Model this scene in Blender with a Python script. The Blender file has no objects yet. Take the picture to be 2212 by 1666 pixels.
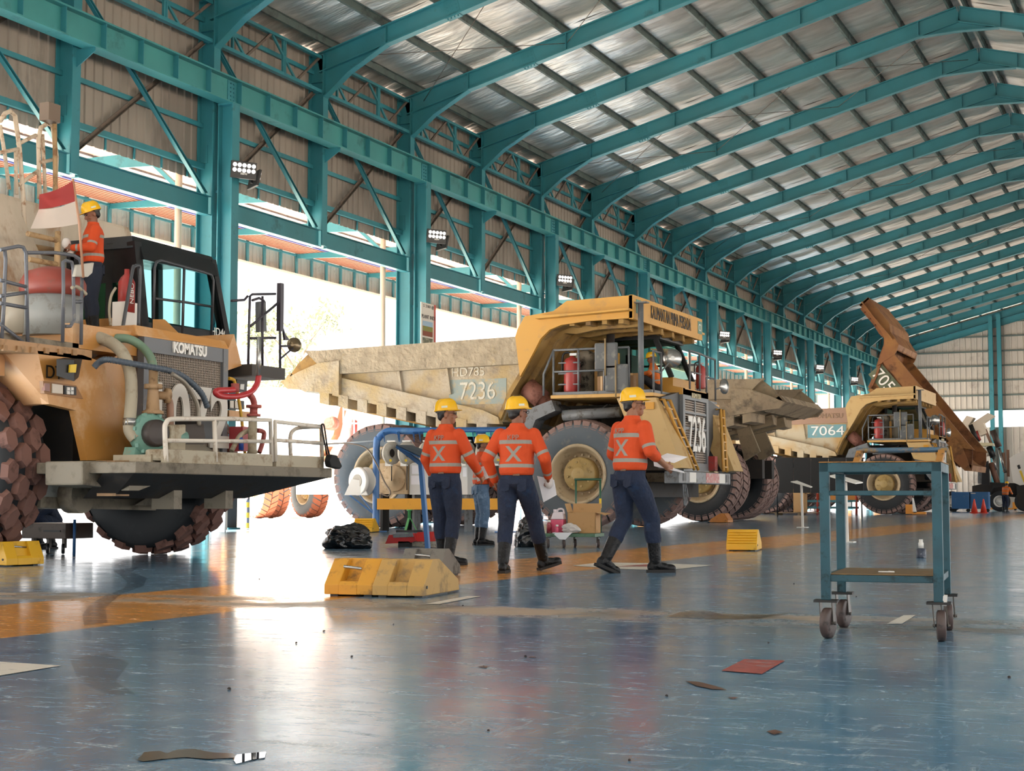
import bpy, bmesh, math, random
from mathutils import Vector, Matrix, Euler
random.seed(7)
PI = math.pi
scene = bpy.context.scene
COL = scene.collection

# ------------------------------------------------------------------ camera
FPX, CX, CY, CAMH = 3340.0, 1106.0, 833.0, 0.72      # focal length in pixels of the 2212 x 1666 frame
TH = math.atan(244 / FPX)                            # pitch up
PH = math.atan(1485 * math.cos(TH) / FPX)            # yaw to the left of the hall's long axis (+Y)
cd = bpy.data.cameras.new('camera'); cam = bpy.data.objects.new('camera', cd); COL.objects.link(cam)
cd.sensor_width = 36; cd.lens = FPX / 2212 * 36; cd.clip_end = 900; cd.clip_start = 0.05
cam.location = (0, 0, CAMH); cam.rotation_euler = (PI / 2 + TH, 0, PH)
scene.camera = cam
FW = Vector((-math.sin(PH) * math.cos(TH), math.cos(PH) * math.cos(TH), math.sin(TH)))
RT = Vector((math.cos(PH), math.sin(PH), 0)); UPV = RT.cross(FW)
def P(x, y, ax, v):
    """photo pixel -> world point on the plane where coordinate ax equals v"""
    d = FW + RT * ((x - CX) / FPX) + UPV * ((CY - y) / FPX)
    t = (v - (0, 0, CAMH)[ax]) / d[ax]
    return Vector((0, 0, CAMH)) + d * t
def PX(x, y, X): return P(x, y, 0, X)
def PY(x, y, Y): return P(x, y, 1, Y)
def G(x, y, z=0.0): return P(x, y, 2, z)

# ------------------------------------------------------------------ light
w = bpy.data.worlds.new('sky'); scene.world = w; w.use_nodes = True
bg = w.node_tree.nodes['Background']; bg.inputs[0].default_value = (1.0, 0.985, 0.97, 1); bg.inputs[1].default_value = 1.15
sd = bpy.data.lights.new('sun_offscreen', 'SUN'); sun = bpy.data.objects.new('sun_offscreen', sd); COL.objects.link(sun)
sd.energy = 30.0; sd.angle = math.radians(1.0); sd.color = (1.0, 0.96, 0.90)
sun.rotation_euler = (Vector((0.68, 0.40, -0.62))).to_track_quat('-Z', 'Y').to_euler()
vs = scene.view_settings
vs.view_transform = 'Standard'; vs.look = 'None'; vs.gamma = 1; vs.use_curve_mapping = False
vs.exposure = 1.3

# ------------------------------------------------------------------ materials
def C(h):
    h = h.lstrip('#'); o = []
    for i in (0, 2, 4):
        c = int(h[i:i + 2], 16) / 255
        o.append(c / 12.92 if c <= 0.04045 else ((c + 0.055) / 1.055) ** 2.4)
    return (*o, 1)
MATS = {}
def nd(nt, t, **kw):
    n = nt.nodes.new(t)
    for k, v in kw.items():
        if k.startswith('i_'):
            key = k[2:]; key = int(key) if key.isdigit() else key.replace('_', ' ')
            n.inputs[key].default_value = v
        else: setattr(n, k, v)
    return n
def ramp(nt, src, stops):
    r = nt.nodes.new('ShaderNodeValToRGB'); e = r.color_ramp.elements
    e[0].position, e[0].color = stops[0]; e[1].position, e[1].color = stops[1]
    for p, c in stops[2:]:
        k = e.new(p); k.color = c
    nt.links.new(src, r.inputs[0]); return r
def mix(nt, fac, a, b, typ='MIX'):
    m = nt.nodes.new('ShaderNodeMix'); m.data_type = 'RGBA'; m.blend_type = typ
    for s, v in ((0, fac), (6, a), (7, b)):
        if hasattr(v, 'is_linked') or isinstance(v, bpy.types.NodeSocket): nt.links.new(v, m.inputs[s])
        else: m.inputs[s].default_value = v
    return m.outputs[2]
BW = ((0, 0, 0, 1), (1, 1, 1, 1))
def mat(name, base, rough=0.5, metal=0.0, dirt=None, amt=0.5, scale=3.0, base2=None, s2=1.0, bump=0.0, bscale=40.0, stretch=None, spec=0.5):
    """painted / worn surface: base colour, optional second tone in large soft patches, dirt in ragged patches"""
    if name in MATS: return MATS[name]
    m = bpy.data.materials.new(name); m.use_nodes = True; nt = m.node_tree; b = nt.nodes['Principled BSDF']
    b.inputs['Roughness'].default_value = rough; b.inputs['Metallic'].default_value = metal
    b.inputs['Specular IOR Level'].default_value = spec
    col = C(base) if isinstance(base, str) else base
    b.inputs['Base Color'].default_value = col
    if dirt or base2 or bump:
        tc = nd(nt, 'ShaderNodeTexCoord'); src = tc.outputs['Object']
        if stretch:
            mp = nd(nt, 'ShaderNodeMapping'); mp.inputs['Scale'].default_value = stretch
            nt.links.new(src, mp.inputs[0]); src = mp.outputs[0]
        cur = col
        if base2:
            n = nd(nt, 'ShaderNodeTexNoise', i_Scale=s2, i_Detail=4.0); nt.links.new(src, n.inputs['Vector'])
            r = ramp(nt, n.outputs[0], [(0.4, BW[0]), (0.62, BW[1])]); cur = mix(nt, r.outputs[0], col, C(base2))
        if dirt:
            n = nd(nt, 'ShaderNodeTexNoise', i_Scale=scale, i_Detail=9.0, i_Roughness=0.68); nt.links.new(src, n.inputs['Vector'])
            lo = 0.68 - 0.36 * amt
            r = ramp(nt, n.outputs[0], [(lo, BW[0]), (lo + 0.14, BW[1])])
            cur = mix(nt, r.outputs[0], cur, C(dirt))
            rr = nd(nt, 'ShaderNodeMapRange', i_3=rough, i_4=min(1, rough + 0.25)); nt.links.new(r.outputs[0], rr.inputs[0]); nt.links.new(rr.outputs[0], b.inputs['Roughness'])
        if isinstance(cur, bpy.types.NodeSocket): nt.links.new(cur, b.inputs['Base Color'])
        if bump:
            n = nd(nt, 'ShaderNodeTexNoise', i_Scale=bscale, i_Detail=4.0); nt.links.new(src, n.inputs['Vector'])
            bp = nd(nt, 'ShaderNodeBump', i_Strength=bump, i_Distance=0.05); nt.links.new(n.outputs[0], bp.inputs['Height']); nt.links.new(bp.outputs[0], b.inputs['Normal'])
    MATS[name] = m; return m
def glass(name, tint, rough=0.03):
    if name in MATS: return MATS[name]
    m = bpy.data.materials.new(name); m.use_nodes = True; nt = m.node_tree; b = nt.nodes['Principled BSDF']
    out = nt.nodes['Material Output']; tr = nd(nt, 'ShaderNodeBsdfTransparent'); tr.inputs[0].default_value = C(tint)
    b.inputs['Base Color'].default_value = (0.02, 0.02, 0.02, 1); b.inputs['Roughness'].default_value = rough
    lw = nd(nt, 'ShaderNodeLayerWeight', i_Blend=0.5); pw = nd(nt, 'ShaderNodeMath', operation='POWER'); nt.links.new(lw.outputs['Facing'], pw.inputs[0]); pw.inputs[1].default_value = 4.0; fr = nd(nt, 'ShaderNodeMapRange', i_3=0.05, i_4=0.8); nt.links.new(pw.outputs[0], fr.inputs[0]); ms = nd(nt, 'ShaderNodeMixShader')
    nt.links.new(fr.outputs[0], ms.inputs[0]); nt.links.new(tr.outputs[0], ms.inputs[1]); nt.links.new(b.outputs[0], ms.inputs[2]); nt.links.new(ms.outputs[0], out.inputs[0])
    MATS[name] = m; return m

# ------------------------------------------------------------------ mesh helpers
V = Vector
class MB:
    def __init__(s): s.v = []; s.f = []; s.m = []; s.sm = []
    def add(s, vs, fs, mi=0, smooth=False):
        o = len(s.v); s.v += [V(p) for p in vs]
        for f in fs: s.f.append([i + o for i in f]); s.m.append(mi); s.sm.append(smooth)
        return s
    def hexa(s, p, mi=0):      # p: 4 bottom (ccw seen from above) + 4 top
        return s.add(p, [(3, 2, 1, 0), (4, 5, 6, 7), (0, 1, 5, 4), (1, 2, 6, 5), (2, 3, 7, 6), (3, 0, 4, 7)], mi)
    def box(s, c, d, mi=0, rot=None):
        x, y, z = [k / 2 for k in d]; c = V(c)
        p = [V(q) for q in ((-x, -y, -z), (x, -y, -z), (x, y, -z), (-x, y, -z), (-x, -y, z), (x, -y, z), (x, y, z), (-x, y, z))]
        if rot is not None: R = Euler(rot).to_matrix(); p = [R @ q for q in p]
        return s.hexa([q + c for q in p], mi)
    def b2(s, a, b, mi=0):     # box from two corners
        return s.box([(a[i] + b[i]) / 2 for i in range(3)], [abs(a[i] - b[i]) for i in range(3)], mi)
    def bar(s, p0, p1, wd, ht, up=(0, 0, 1), mi=0, off=(0, 0)):   # box along p0->p1; wd sideways, ht along up
        p0, p1 = V(p0), V(p1); d = (p1 - p0).normalized(); up = V(up)
        sd = d.cross(up)
        if sd.length < 1e-4: sd = d.cross(V((1, 0, 0)))
        sd.normalize(); u = sd.cross(d); o = sd * off[0] + u * off[1]
        q = []
        for e in (p0, p1):
            q.append([e + o + sd * a * wd / 2 + u * b * ht / 2 for a, b in ((-1, -1), (1, -1), (1, 1), (-1, 1))])
        a, b = q
        return s.add(a + b, [(0, 1, 2, 3), (7, 6, 5, 4), (0, 4, 5, 1), (1, 5, 6, 2), (2, 6, 7, 3), (3, 7, 4, 0)], mi)
    def ibeam(s, p0, p1, h, b, tw=0.02, tf=0.025, up=(0, 0, 1), mi=0):
        s.bar(p0, p1, tw, h - 2 * tf, up, mi); s.bar(p0, p1, b, tf, up, mi, (0, h / 2 - tf / 2)); s.bar(p0, p1, b, tf, up, mi, (0, -h / 2 + tf / 2)); return s
    def prism(s, pts, d, mi=0, smooth=False):   # polygon pts (3D), extruded by vector d
        pts = [V(p) for p in pts]; d = V(d); n = len(pts)
        nrm = V((0, 0, 0))
        for i in range(n): nrm += pts[i].cross(pts[(i + 1) % n])
        fl = nrm.dot(d) > 0
        a = list(range(n)); fs = [a[::-1] if fl else a, [i + n for i in (a if fl else a[::-1])]]
        for i in range(n):
            j = (i + 1) % n; fs.append((i, j, j + n, i + n) if fl else (j, i, i + n, j + n))
        return s.add(pts + [p + d for p in pts], fs, mi, smooth)
    def tube(s, path, r, n=8, mi=0, caps=True, closed=False):
        path = [V(p) for p in path]; m = len(path); rs = r if isinstance(r, (list, tuple)) else [r] * m
        rings = []; prev = None
        for i in range(m):
            a = path[i - 1] if (i > 0 or closed) else path[i]; b = path[(i + 1) % m] if (i < m - 1 or closed) else path[i]
            t = (b - a)
            if t.length < 1e-9: t = V((0, 0, 1))
            t.normalize()
            if prev is None:
                u = t.orthogonal().normalized()
            else:
                u = prev - t * prev.dot(t)
                if u.length < 1e-5: u = t.orthogonal()
                u.normalize()
            prev = u; w_ = t.cross(u)
            rings.append([path[i] + (u * math.cos(2 * PI * k / n) + w_ * math.sin(2 * PI * k / n)) * rs[i] for k in range(n)])
        vs = [p for rg in rings for p in rg]; fs = []
        for i in range(m if closed else m - 1):
            j = (i + 1) % m
            for k in range(n):
                l = (k + 1) % n; fs.append((i * n + k, i * n + l, j * n + l, j * n + k))
        s.add(vs, fs, mi, True)
        if caps and not closed:
            o = len(s.v) - len(vs)
            s.f.append([o + k for k in range(n)][::-1]); s.m.append(mi); s.sm.append(False)
            s.f.append([o + (m - 1) * n + k for k in range(n)]); s.m.append(mi); s.sm.append(False)
        return s
    def lathe(s, prof, o=(0, 0, 0), axis=(0, 0, 1), n=24, mi=0, smooth=True, caps=True):   # prof: list of (radius, height)
        ax = V(axis).normalized(); u = ax.orthogonal().normalized(); w_ = ax.cross(u); o = V(o); vs = []; fs = []
        for r, h in prof:
            for k in range(n):
                a = 2 * PI * k / n; vs.append(o + ax * h + (u * math.cos(a) + w_ * math.sin(a)) * r)
        for i in range(len(prof) - 1):
            for k in range(n):
                l = (k + 1) % n; fs.append((i * n + k, i * n + l, (i + 1) * n + l, (i + 1) * n + k))
        base = len(s.v); s.add(vs, fs, mi, smooth)
        if caps:
            if prof[0][0] > 1e-6: s.f.append([base + k for k in range(n)][::-1]); s.m.append(mi); s.sm.append(False)
            if prof[-1][0] > 1e-6: s.f.append([base + (len(prof) - 1) * n + k for k in range(n)]); s.m.append(mi); s.sm.append(False)
        return s
    def xform(s, M):
        s.v = [M @ p for p in s.v]; return s
    def mesh(s, name, mats, org=(0, 0, 0), bevel=0):
        org = V(org); me = bpy.data.meshes.new(name)
        me.from_pydata([tuple(p - org) for p in s.v], [], s.f)
        for i, p in enumerate(me.polygons): p.material_index = s.m[i]; p.use_smooth = s.sm[i]
        for m in (mats if isinstance(mats, (list, tuple)) else [mats]): me.materials.append(m)
        if bevel:
            bm = bmesh.new(); bm.from_mesh(me)
            es = [e for e in bm.edges if len(e.link_faces) == 2 and e.calc_face_angle(0) > 0.5]
            bmesh.ops.bevel(bm, geom=es, offset=bevel, segments=2, affect='EDGES', profile=0.6); bm.to_mesh(me); bm.free()
        me.validate(); return me
    def build(s, name, mats, parent=None, bevel=0, org=None):
        if org is None: org = worldloc(parent) if parent else (0, 0, 0)
        return link(name, s.mesh(name, mats, org, bevel), parent)
LOC = {}
def worldloc(o):
    r = V((0, 0, 0))
    while o is not None: r += o.location; o = o.parent
    return r
def link(name, me, parent=None, loc=None):
    o = bpy.data.objects.new(name, me); COL.objects.link(o); o.parent = parent
    if loc is not None: o.location = loc
    return o
def tag(o, label, cat, group=None):
    o['label'] = label; o['category'] = cat
    if group: o['group'] = group
    return o
def thing(name, label, cat, loc=(0, 0, 0), rotz=0.0, group=None):
    o = bpy.data.objects.new(name, None); COL.objects.link(o); o.location = loc; o.rotation_euler = (0, 0, rotz); o.empty_display_size = 0.1
    return tag(o, label, cat, group)
def struct(o): o['kind'] = 'structure'; return o
def copy_tree(o, parent=None):
    c = o.copy(); COL.objects.link(c); c.parent = parent
    for ch in list(o.children): copy_tree(ch, c)
    return c
def dup(o, loc, rotz=0.0, label=None, group=None):
    c = copy_tree(o); c.location = loc; c.rotation_euler = (0, 0, rotz)
    if label: c['label'] = label
    if group: c['group'] = group
    return c
def smooth_path(pts, n=6):
    pts = [V(p) for p in pts]; out = []
    for i in range(len(pts) - 1):
        p0 = pts[max(i - 1, 0)]; p1 = pts[i]; p2 = pts[i + 1]; p3 = pts[min(i + 2, len(pts) - 1)]
        for k in range(n):
            t = k / n
            out.append(0.5 * ((2 * p1) + (p2 - p0) * t + (2 * p0 - 5 * p1 + 4 * p2 - p3) * t * t + (3 * p1 - p0 - 3 * p2 + p3) * t ** 3))
    out.append(pts[-1]); return out
def text(name, s, size, mat_, parent, loc, rot, depth=0.004, sx=1.0, font_bold=False, org=None, offset=0.0, width=None):
    """flat lettering as a thin mesh; loc in world (parent's origin is subtracted)"""
    cu = bpy.data.curves.new(name, 'FONT'); cu.body = s; cu.size = size; cu.extrude = depth; cu.align_x = 'CENTER'; cu.align_y = 'CENTER'; cu.offset = offset
    o = bpy.data.objects.new(name, cu); COL.objects.link(o); dg = bpy.context.evaluated_depsgraph_get()
    me = bpy.data.meshes.new_from_object(o.evaluated_get(dg)); bpy.data.objects.remove(o); bpy.data.curves.remove(cu)
    me.materials.clear(); me.materials.append(mat_)
    if width:
        xs = [v.co.x for v in me.vertices]; sx = width / (max(xs) - min(xs))
    M = Euler(rot).to_matrix().to_4x4() @ Matrix.Diagonal((sx, 1, 1, 1)); me.transform(M)
    ob = link(name, me, parent); l = V(loc) - (worldloc(parent) if parent and org is None else V(org or (0, 0, 0))); ob.location = l
    return ob
FACE_RIGHT = (PI / 2, 0, PI / 2)    # lettering read from +X
FACE_NEAR = (PI / 2, 0, 0)          # lettering read from -Y

teal = mat('teal_paint', '2a6e78', 0.42, dirt='24525a', amt=0.25, scale=1.2, base2='307a86', s2=0.6)
teal_hi = teal     # the braces carry the same paint as the columns
brown = mat('brown_brace', '5e5248', 0.6, dirt='45403c', amt=0.5, scale=4)  # brown-grey tone for roof rods, one brace per bay and alternate truss diagonals
dark = mat('black_paint', '17181a', 0.45)
rubber = mat('rubber', '2c3033', 0.75, dirt='5c5650', amt=0.35, scale=3)
white = mat('white_paint', 'd9d6cf', 0.45)
grey = mat('grey_paint', '6d7073', 0.45, dirt='4b4740', amt=0.45, scale=6)
# ------------------------------------------------------------------ the hall
W, RX, RW = -21.4, -6.65, 8.1           # left column line, ridge, right column line
S, Y0 = 5.03, 30.35
FY = lambda i: Y0 + S * i
YA, YB = FY(-9), FY(18)
SL = 0.262                              # roof slope
def roofz(x): return 16.75 - abs(x - RX) * SL

# floor ------------------------------------------------------------
def floor_mat():
    m = bpy.data.materials.new('blue_epoxy_floor'); m.use_nodes = True; nt = m.node_tree; b = nt.nodes['Principled BSDF']; L = nt.links.new
    tc = nd(nt, 'ShaderNodeTexCoord'); ob = tc.outputs['Object']
    sx = nd(nt, 'ShaderNodeSeparateXYZ'); L(ob, sx.inputs[0])
    def noise(sc, det=6.0, rg=0.6, dist=0.0, stretch=None):
        n = nd(nt, 'ShaderNodeTexNoise', i_Scale=sc, i_Detail=det, i_Roughness=rg, i_Distortion=dist)
        if stretch:
            mp = nd(nt, 'ShaderNodeMapping'); mp.inputs['Scale'].default_value = stretch[:3]; mp.inputs['Rotation'].default_value = (0, 0, stretch[3]); L(ob, mp.inputs[0]); L(mp.outputs[0], n.inputs['Vector'])
        else: L(ob, n.inputs['Vector'])
        return n.outputs[0]
    def band(sock, c, hw, soft=0.02, wob=None):     # 1 inside |x-c|<hw
        s = sock
        if wob is not None:
            a = nd(nt, 'ShaderNodeMath', operation='MULTIPLY_ADD'); L(wob, a.inputs[0]); a.inputs[1].default_value = 0.5; a.inputs[2].default_value = -0.25
            q = nd(nt, 'ShaderNodeMath', operation='ADD'); L(s, q.inputs[0]); L(a.outputs[0], q.inputs[1]); s = q.outputs[0]
        d = nd(nt, 'ShaderNodeMath', operation='SUBTRACT'); L(s, d.inputs[0]); d.inputs[1].default_value = c
        e = nd(nt, 'ShaderNodeMath', operation='ABSOLUTE'); L(d.outputs[0], e.inputs[0])
        r = nd(nt, 'ShaderNodeMapRange', i_1=hw - soft, i_2=hw + soft, i_3=1.0, i_4=0.0); L(e.outputs[0], r.inputs[0]); return r.outputs[0]
    def mul(a, bq):
        k = nd(nt, 'ShaderNodeMath', operation='MULTIPLY')
        for s, v in ((0, a), (1, bq)):
            if isinstance(v, float): k.inputs[s].default_value = v
            else: L(v, k.inputs[s])
        return k.outputs[0]
    blue = mix(nt, ramp(nt, noise(0.7, 5), [(0.35, BW[0]), (0.7, BW[1])]).outputs[0], C('41698a'), C('628499'))
    blue = mix(nt, ramp(nt, noise(2.4, 8, 0.7), [(0.48, BW[0]), (0.72, (0.7, 0.7, 0.7, 1))]).outputs[0], blue, C('7d93a0'))
    # scuffs: pale thin scratches in two directions
    s1 = ramp(nt, noise(1.0, 6, 0.75, 1.2, (4.0, 15.0, 1, 0.9)), [(0.53, BW[0]), (0.69, (0.7,) * 3 + (1,))]).outputs[0]
    s2 = ramp(nt, noise(1.0, 6, 0.75, 1.5, (13.0, 4.0, 1, 0.3)), [(0.55, BW[0]), (0.69, (0.65,) * 3 + (1,))]).outputs[0]
    blue = mix(nt, s1, blue, C('a3b0b4')); blue = mix(nt, s2, blue, C('a3b0b2'))
    yel = mix(nt, ramp(nt, noise(3.0, 8, 0.7), [(0.4, BW[0]), (0.7, BW[1])]).outputs[0], C('d68c30'), C('c08a52'))
    yel = mix(nt, s1, yel, C('d0aa7c'))
    cur = mix(nt, band(sx.outputs[0], -6.55, 0.88, 0.015), blue, yel)
    far = band(sx.outputs[0], -12.6, 0.12, 0.01); cur = mix(nt, mul(far, 0.7), cur, C('b9b4a8'))
    # worn joint across the hall and rust brown dirt
    jn = mul(band(sx.outputs[1], 9.15, 0.42, 0.18, noise(1.3, 6)), ramp(nt, noise(1.6, 7, 0.65), [(0.38, BW[0]), (0.55, BW[1])]).outputs[0])
    cur = mix(nt, jn, cur, mix(nt, ramp(nt, noise(1.1, 6), [(0.46, BW[0]), (0.58, BW[1])]).outputs[0], C('a3917d'), C('6f6455')))
    jn2 = mul(band(sx.outputs[1], 22.0, 0.7, 0.3, noise(0.9, 5)), ramp(nt, noise(0.8, 7, 0.65), [(0.5, BW[0]), (0.62, BW[1])]).outputs[0])
    cur = mix(nt, jn2, cur, C('9a7f66'))
    st = ramp(nt, noise(0.55, 9, 0.72, 0.6), [(0.63, BW[0]), (0.70, BW[1])]).outputs[0]; cur = mix(nt, mul(st, 0.75), cur, C('8c7a68'))
    sp = ramp(nt, noise(6.5, 7, 0.7), [(0.715, BW[0]), (0.74, BW[1])]).outputs[0]; cur = mix(nt, mul(sp, 0.85), cur, C('4a3c33'))
    L(cur, b.inputs['Base Color'])
    r1 = nd(nt, 'ShaderNodeMapRange', i_1=0.3, i_2=0.75, i_3=0.10, i_4=0.24); L(noise(2.0, 8, 0.7), r1.inputs[0])
    r2 = nd(nt, 'ShaderNodeMath', operation='MULTIPLY_ADD'); L(s1, r2.inputs[0]); r2.inputs[1].default_value = 0.22; L(r1.outputs[0], r2.inputs[2])
    r3 = nd(nt, 'ShaderNodeMath', operation='MULTIPLY_ADD'); L(jn, r3.inputs[0]); r3.inputs[1].default_value = 0.25; L(r2.outputs[0], r3.inputs[2])
    L(r3.outputs[0], b.inputs['Roughness'])
    b.inputs['IOR'].default_value = 1.5
    bp = nd(nt, 'ShaderNodeBump', i_Strength=0.12, i_Distance=0.004); L(noise(9.0, 6, 0.7), bp.inputs['Height']); L(bp.outputs[0], b.inputs['Normal'])
    return m
ground = MB().add([(-260, -160, -0.06), (160, -160, -0.06), (160, 330, -0.06), (-260, 330, -0.06)], [(0, 1, 2, 3)]).build('ground', mat('pale_dirt', 'c6bcb0', 0.9, dirt='b3a594', amt=0.5, scale=0.2))
struct(ground)
floor = struct(MB().b2((W - 0.6, YA, -0.3), (RW + 0.5, YB, 0.0)).build('floor', floor_mat()))
apron = struct(MB().b2((W - 9.5, YA, -0.3), (W - 0.61, YB, -0.03)).build('floor_apron', mat('concrete_apron', 'c4bcb0', 0.8, dirt='a3937f', amt=0.5, scale=0.5)))
def marking(name, pts, m, z=0.003):
    mb = MB(); q = [G(x, y, z) for x, y in pts]; mb.add(q, [list(range(len(q)))])
    o = mb.build(name, m, floor); return o
wpaint = mat('white_floor_paint', 'cfc9bd', 0.35, dirt='8f9498', amt=0.4, scale=5); rpaint = mat('red_floor_paint', '99443c', 0.35, dirt='7a6a6c', amt=0.45, scale=9)
marking('white_marking', [(-40, 1427), (132, 1438), (-40, 1466)], wpaint)
marking('white_marking', [(1236, 1222), (1300, 1215), (1420, 1217), (1543, 1221), (1440, 1232), (1330, 1229)], wpaint)
marking('red_marking', [(1328, 1224), (1400, 1219), (1452, 1219), (1420, 1224)], rpaint, 0.005)
marking('red_marking', [(1558, 1449), (1608, 1424), (1696, 1427), (1646, 1456)], rpaint)
marking('white_marking', [(1915, 1348), (1952, 1329), (1978, 1329), (1948, 1348)], wpaint)
marking('white_marking', [(918, 1305), (1010, 1288), (1040, 1288), (950, 1305)], wpaint)
oil = mat('wet_oil', '3b3026', 0.08); rust = mat('rust_stain', '5a3a2a', 0.4)
marking('oil_stain', [(296, 1642), (312, 1625), (345, 1622), (360, 1628), (380, 1620), (420, 1618), (460, 1626), (505, 1628), (508, 1637), (450, 1640), (400, 1636), (350, 1640), (310, 1645)], mat('oil_brown', '4a443c', 0.12))
marking('water_puddle', [(503, 1640), (512, 1630), (540, 1627), (575, 1624), (572, 1637), (545, 1641), (520, 1648), (510, 1650)], mat('water', '3a4148', 0.01, spec=1.0))
for pts in ([(1480, 1471), (1510, 1473), (1545, 1482), (1570, 1490), (1540, 1489), (1505, 1482)], [(1655, 1580), (1675, 1576), (1692, 1582), (1672, 1587)], [(1030, 1440), (1055, 1439), (1050, 1443)], [(1140, 1420), (1150, 1418), (1160, 1421)], [(1570, 1506), (1595, 1506), (1585, 1510)]):
    marking('rust_stain', pts, rust)

def film(name, col, f, rough):
    m = bpy.data.materials.new(name); m.use_nodes = True; nt = m.node_tree; b = nt.nodes['Principled BSDF']; b.inputs['Base Color'].default_value = C(col); b.inputs['Roughness'].default_value = rough
    t = nd(nt, 'ShaderNodeBsdfTransparent'); ms = nd(nt, 'ShaderNodeMixShader'); ms.inputs[0].default_value = f
    nt.links.new(t.outputs[0], ms.inputs[1]); nt.links.new(b.outputs[0], ms.inputs[2]); nt.links.new(ms.outputs[0], nt.nodes['Material Output'].inputs[0]); return m
marking('wet_track', [(245, 1232), (300, 1224), (284, 1236), (318, 1248), (310, 1265), (262, 1283), (228, 1312), (232, 1345), (182, 1351), (178, 1325), (195, 1305), (230, 1285), (268, 1270), (275, 1258), (262, 1245)], film('wet_film', '2f4250', 0.32, 0.12), 0.004)
marking('wet_track', [(150, 1420), (230, 1410), (280, 1430), (250, 1470), (300, 1500), (240, 1500), (170, 1470)], film('wet_film2', '26384a', 0.22, 0.15), 0.004)
marking('wet_track', [(1440, 1332), (1470, 1322), (1520, 1318), (1560, 1326), (1660, 1328), (1720, 1322), (1640, 1336), (1540, 1337)], film('wet_film3', '4a4238', 0.55, 0.15), 0.004)
# steel ------------------------------------------------------------
wallL = struct(thing('wall_left', '', '')); del wallL['label'], wallL['category']
ceil_ = struct(thing('ceiling', '', '')); del ceil_['label'], ceil_['category']
clad_m = mat('metal_cladding', '8c837a', 0.45, metal=0.0, dirt='6a625a', amt=0.35, scale=0.8, base2='787068', s2=0.5, stretch=(1, 1, 0.25))
def corr(y0, y1, z0, z1, X, pitch=0.30, d=0.035, name='cladding_sheet', parent=None, m=None):
    mb = MB(); n = max(1, round((y1 - y0) / pitch)); p = (y1 - y0) / n; ys = []
    for k in range(n):
        a = y0 + k * p; ys += [(a, 0), (a + p * 0.72, 0), (a + p * 0.79, d), (a + p * 0.93, d)]
    ys.append((y1, 0)); vs = []; fs = []
    for y, o in ys: vs += [(X + o, y, z0), (X + o, y, z1)]
    for k in range(len(ys) - 1): fs.append((2 * k, 2 * k + 2, 2 * k + 3, 2 * k + 1))
    return mb.add(vs, fs).build(name, m or clad_m, parent)
def rafter_mesh():
    """one portal rafter, both slopes, origin on the left column line"""
    mb = MB(); h = 0.52; zt = lambda x: roofz(x) - 0.22
    for sgn in (-1, 1):
        xe = W if sgn < 0 else RW
        a = V((xe, 0, zt(xe) - h / 2)); b = V((RX, 0, zt(RX) - h / 2)); mb.ibeam(a, b, h, 0.24, 0.02, 0.03)
        # knee haunch: tapering plate with its own flange
        k = -sgn; x1 = xe + k * 0.22; x2 = xe + k * 2.1
        p = [(x1, -0.01, zt(x1) - h), (x2, -0.01, zt(x2) - h), (x1 + k * 0.75, -0.01, zt(x1) - h - 0.12), (x1, -0.01, zt(x1) - h - 0.72)]
        mb.prism(p, (0, 0.02, 0)); mb.bar((p[3][0], 0, p[3][2]), (p[2][0], 0, p[2][2]), 0.24, 0.03); mb.bar((p[2][0], 0, p[2][2]), (p[1][0], 0, p[1][2]), 0.24, 0.03)
        # apex haunch
        q = [(RX, -0.01, zt(RX) - h), (RX + sgn * 1.25, -0.01, zt(RX + sgn * 1.25) - h), (RX, -0.01, zt(RX) - h - 0.28)]
        mb.prism(q, (0, 0.02, 0)); mb.bar((q[2][0], 0, q[2][2]), (q[1][0], 0, q[1][2]), 0.24, 0.03)
    return mb.mesh('rafter', teal)
RAF = rafter_mesh()
def stiff_mesh(h, b):
    return MB().box((0, 0, 0), (0.016, b, h)).mesh('stiffener', teal)
ST_R = stiff_mesh(0.5, 0.22)
sp = MB().box((0, 0, 0), (0.42, 0.03, 0.44)); sp.box((0, 0, -0.27), (0.4, 0.25, 0.02))
for a in range(3):
    for b_ in range(4): sp.lathe([(0.018, -0.03), (0.018, 0.03)], (-0.13 + 0.13 * a, 0, -0.15 + 0.1 * b_), (0, 1, 0), 6)
for a in range(4): sp.lathe([(0.018, 0), (0.018, 0.05)], (-0.15 + 0.1 * a, -0.08, -0.33), (0, 0, 1), 6)
SPL = sp.mesh('splice_plate', teal)
for i in range(-1, 19):
    r = link('rafter', RAF, ceil_, (0, FY(i), 0))
    for x in [W + 2.1, W + 5.2, W + 8.0, W + 10.8, W + 13.5, RX, RX + 1.3]:
        o = link('stiffener', ST_R, r, (x, 0, roofz(x) - 0.48))
    link('splice_plate', SPL, r, (W + 4.0, 0, roofz(W + 4.0) - 0.48)).rotation_euler = (0, -math.atan(SL), 0)
ST_G = stiff_mesh(0.58, 0.30); ST_G.transform(Matrix.Rotation(PI / 2, 4, 'Z'))
# purlins run the length of the hall
for sgn in (-1, 1):
    for k in range(10):
        x = RX + sgn * (0.25 + k * 1.56)
        z = roofz(x) - 0.11
        mb = MB().bar((x, FY(-6), z), (x, YB, z), 0.016, 0.19); mb.bar((x + 0.035, FY(-6), z + 0.09), (x + 0.035, YB, z + 0.09), 0.07, 0.012); mb.bar((x - 0.035, FY(-6), z - 0.09), (x - 0.035, YB, z - 0.09), 0.07, 0.012)
        mb.build('purlin', mat('purlin_steel', '4c5a57', 0.5, dirt='3c4442', amt=0.5, scale=2), ceil_)
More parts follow.
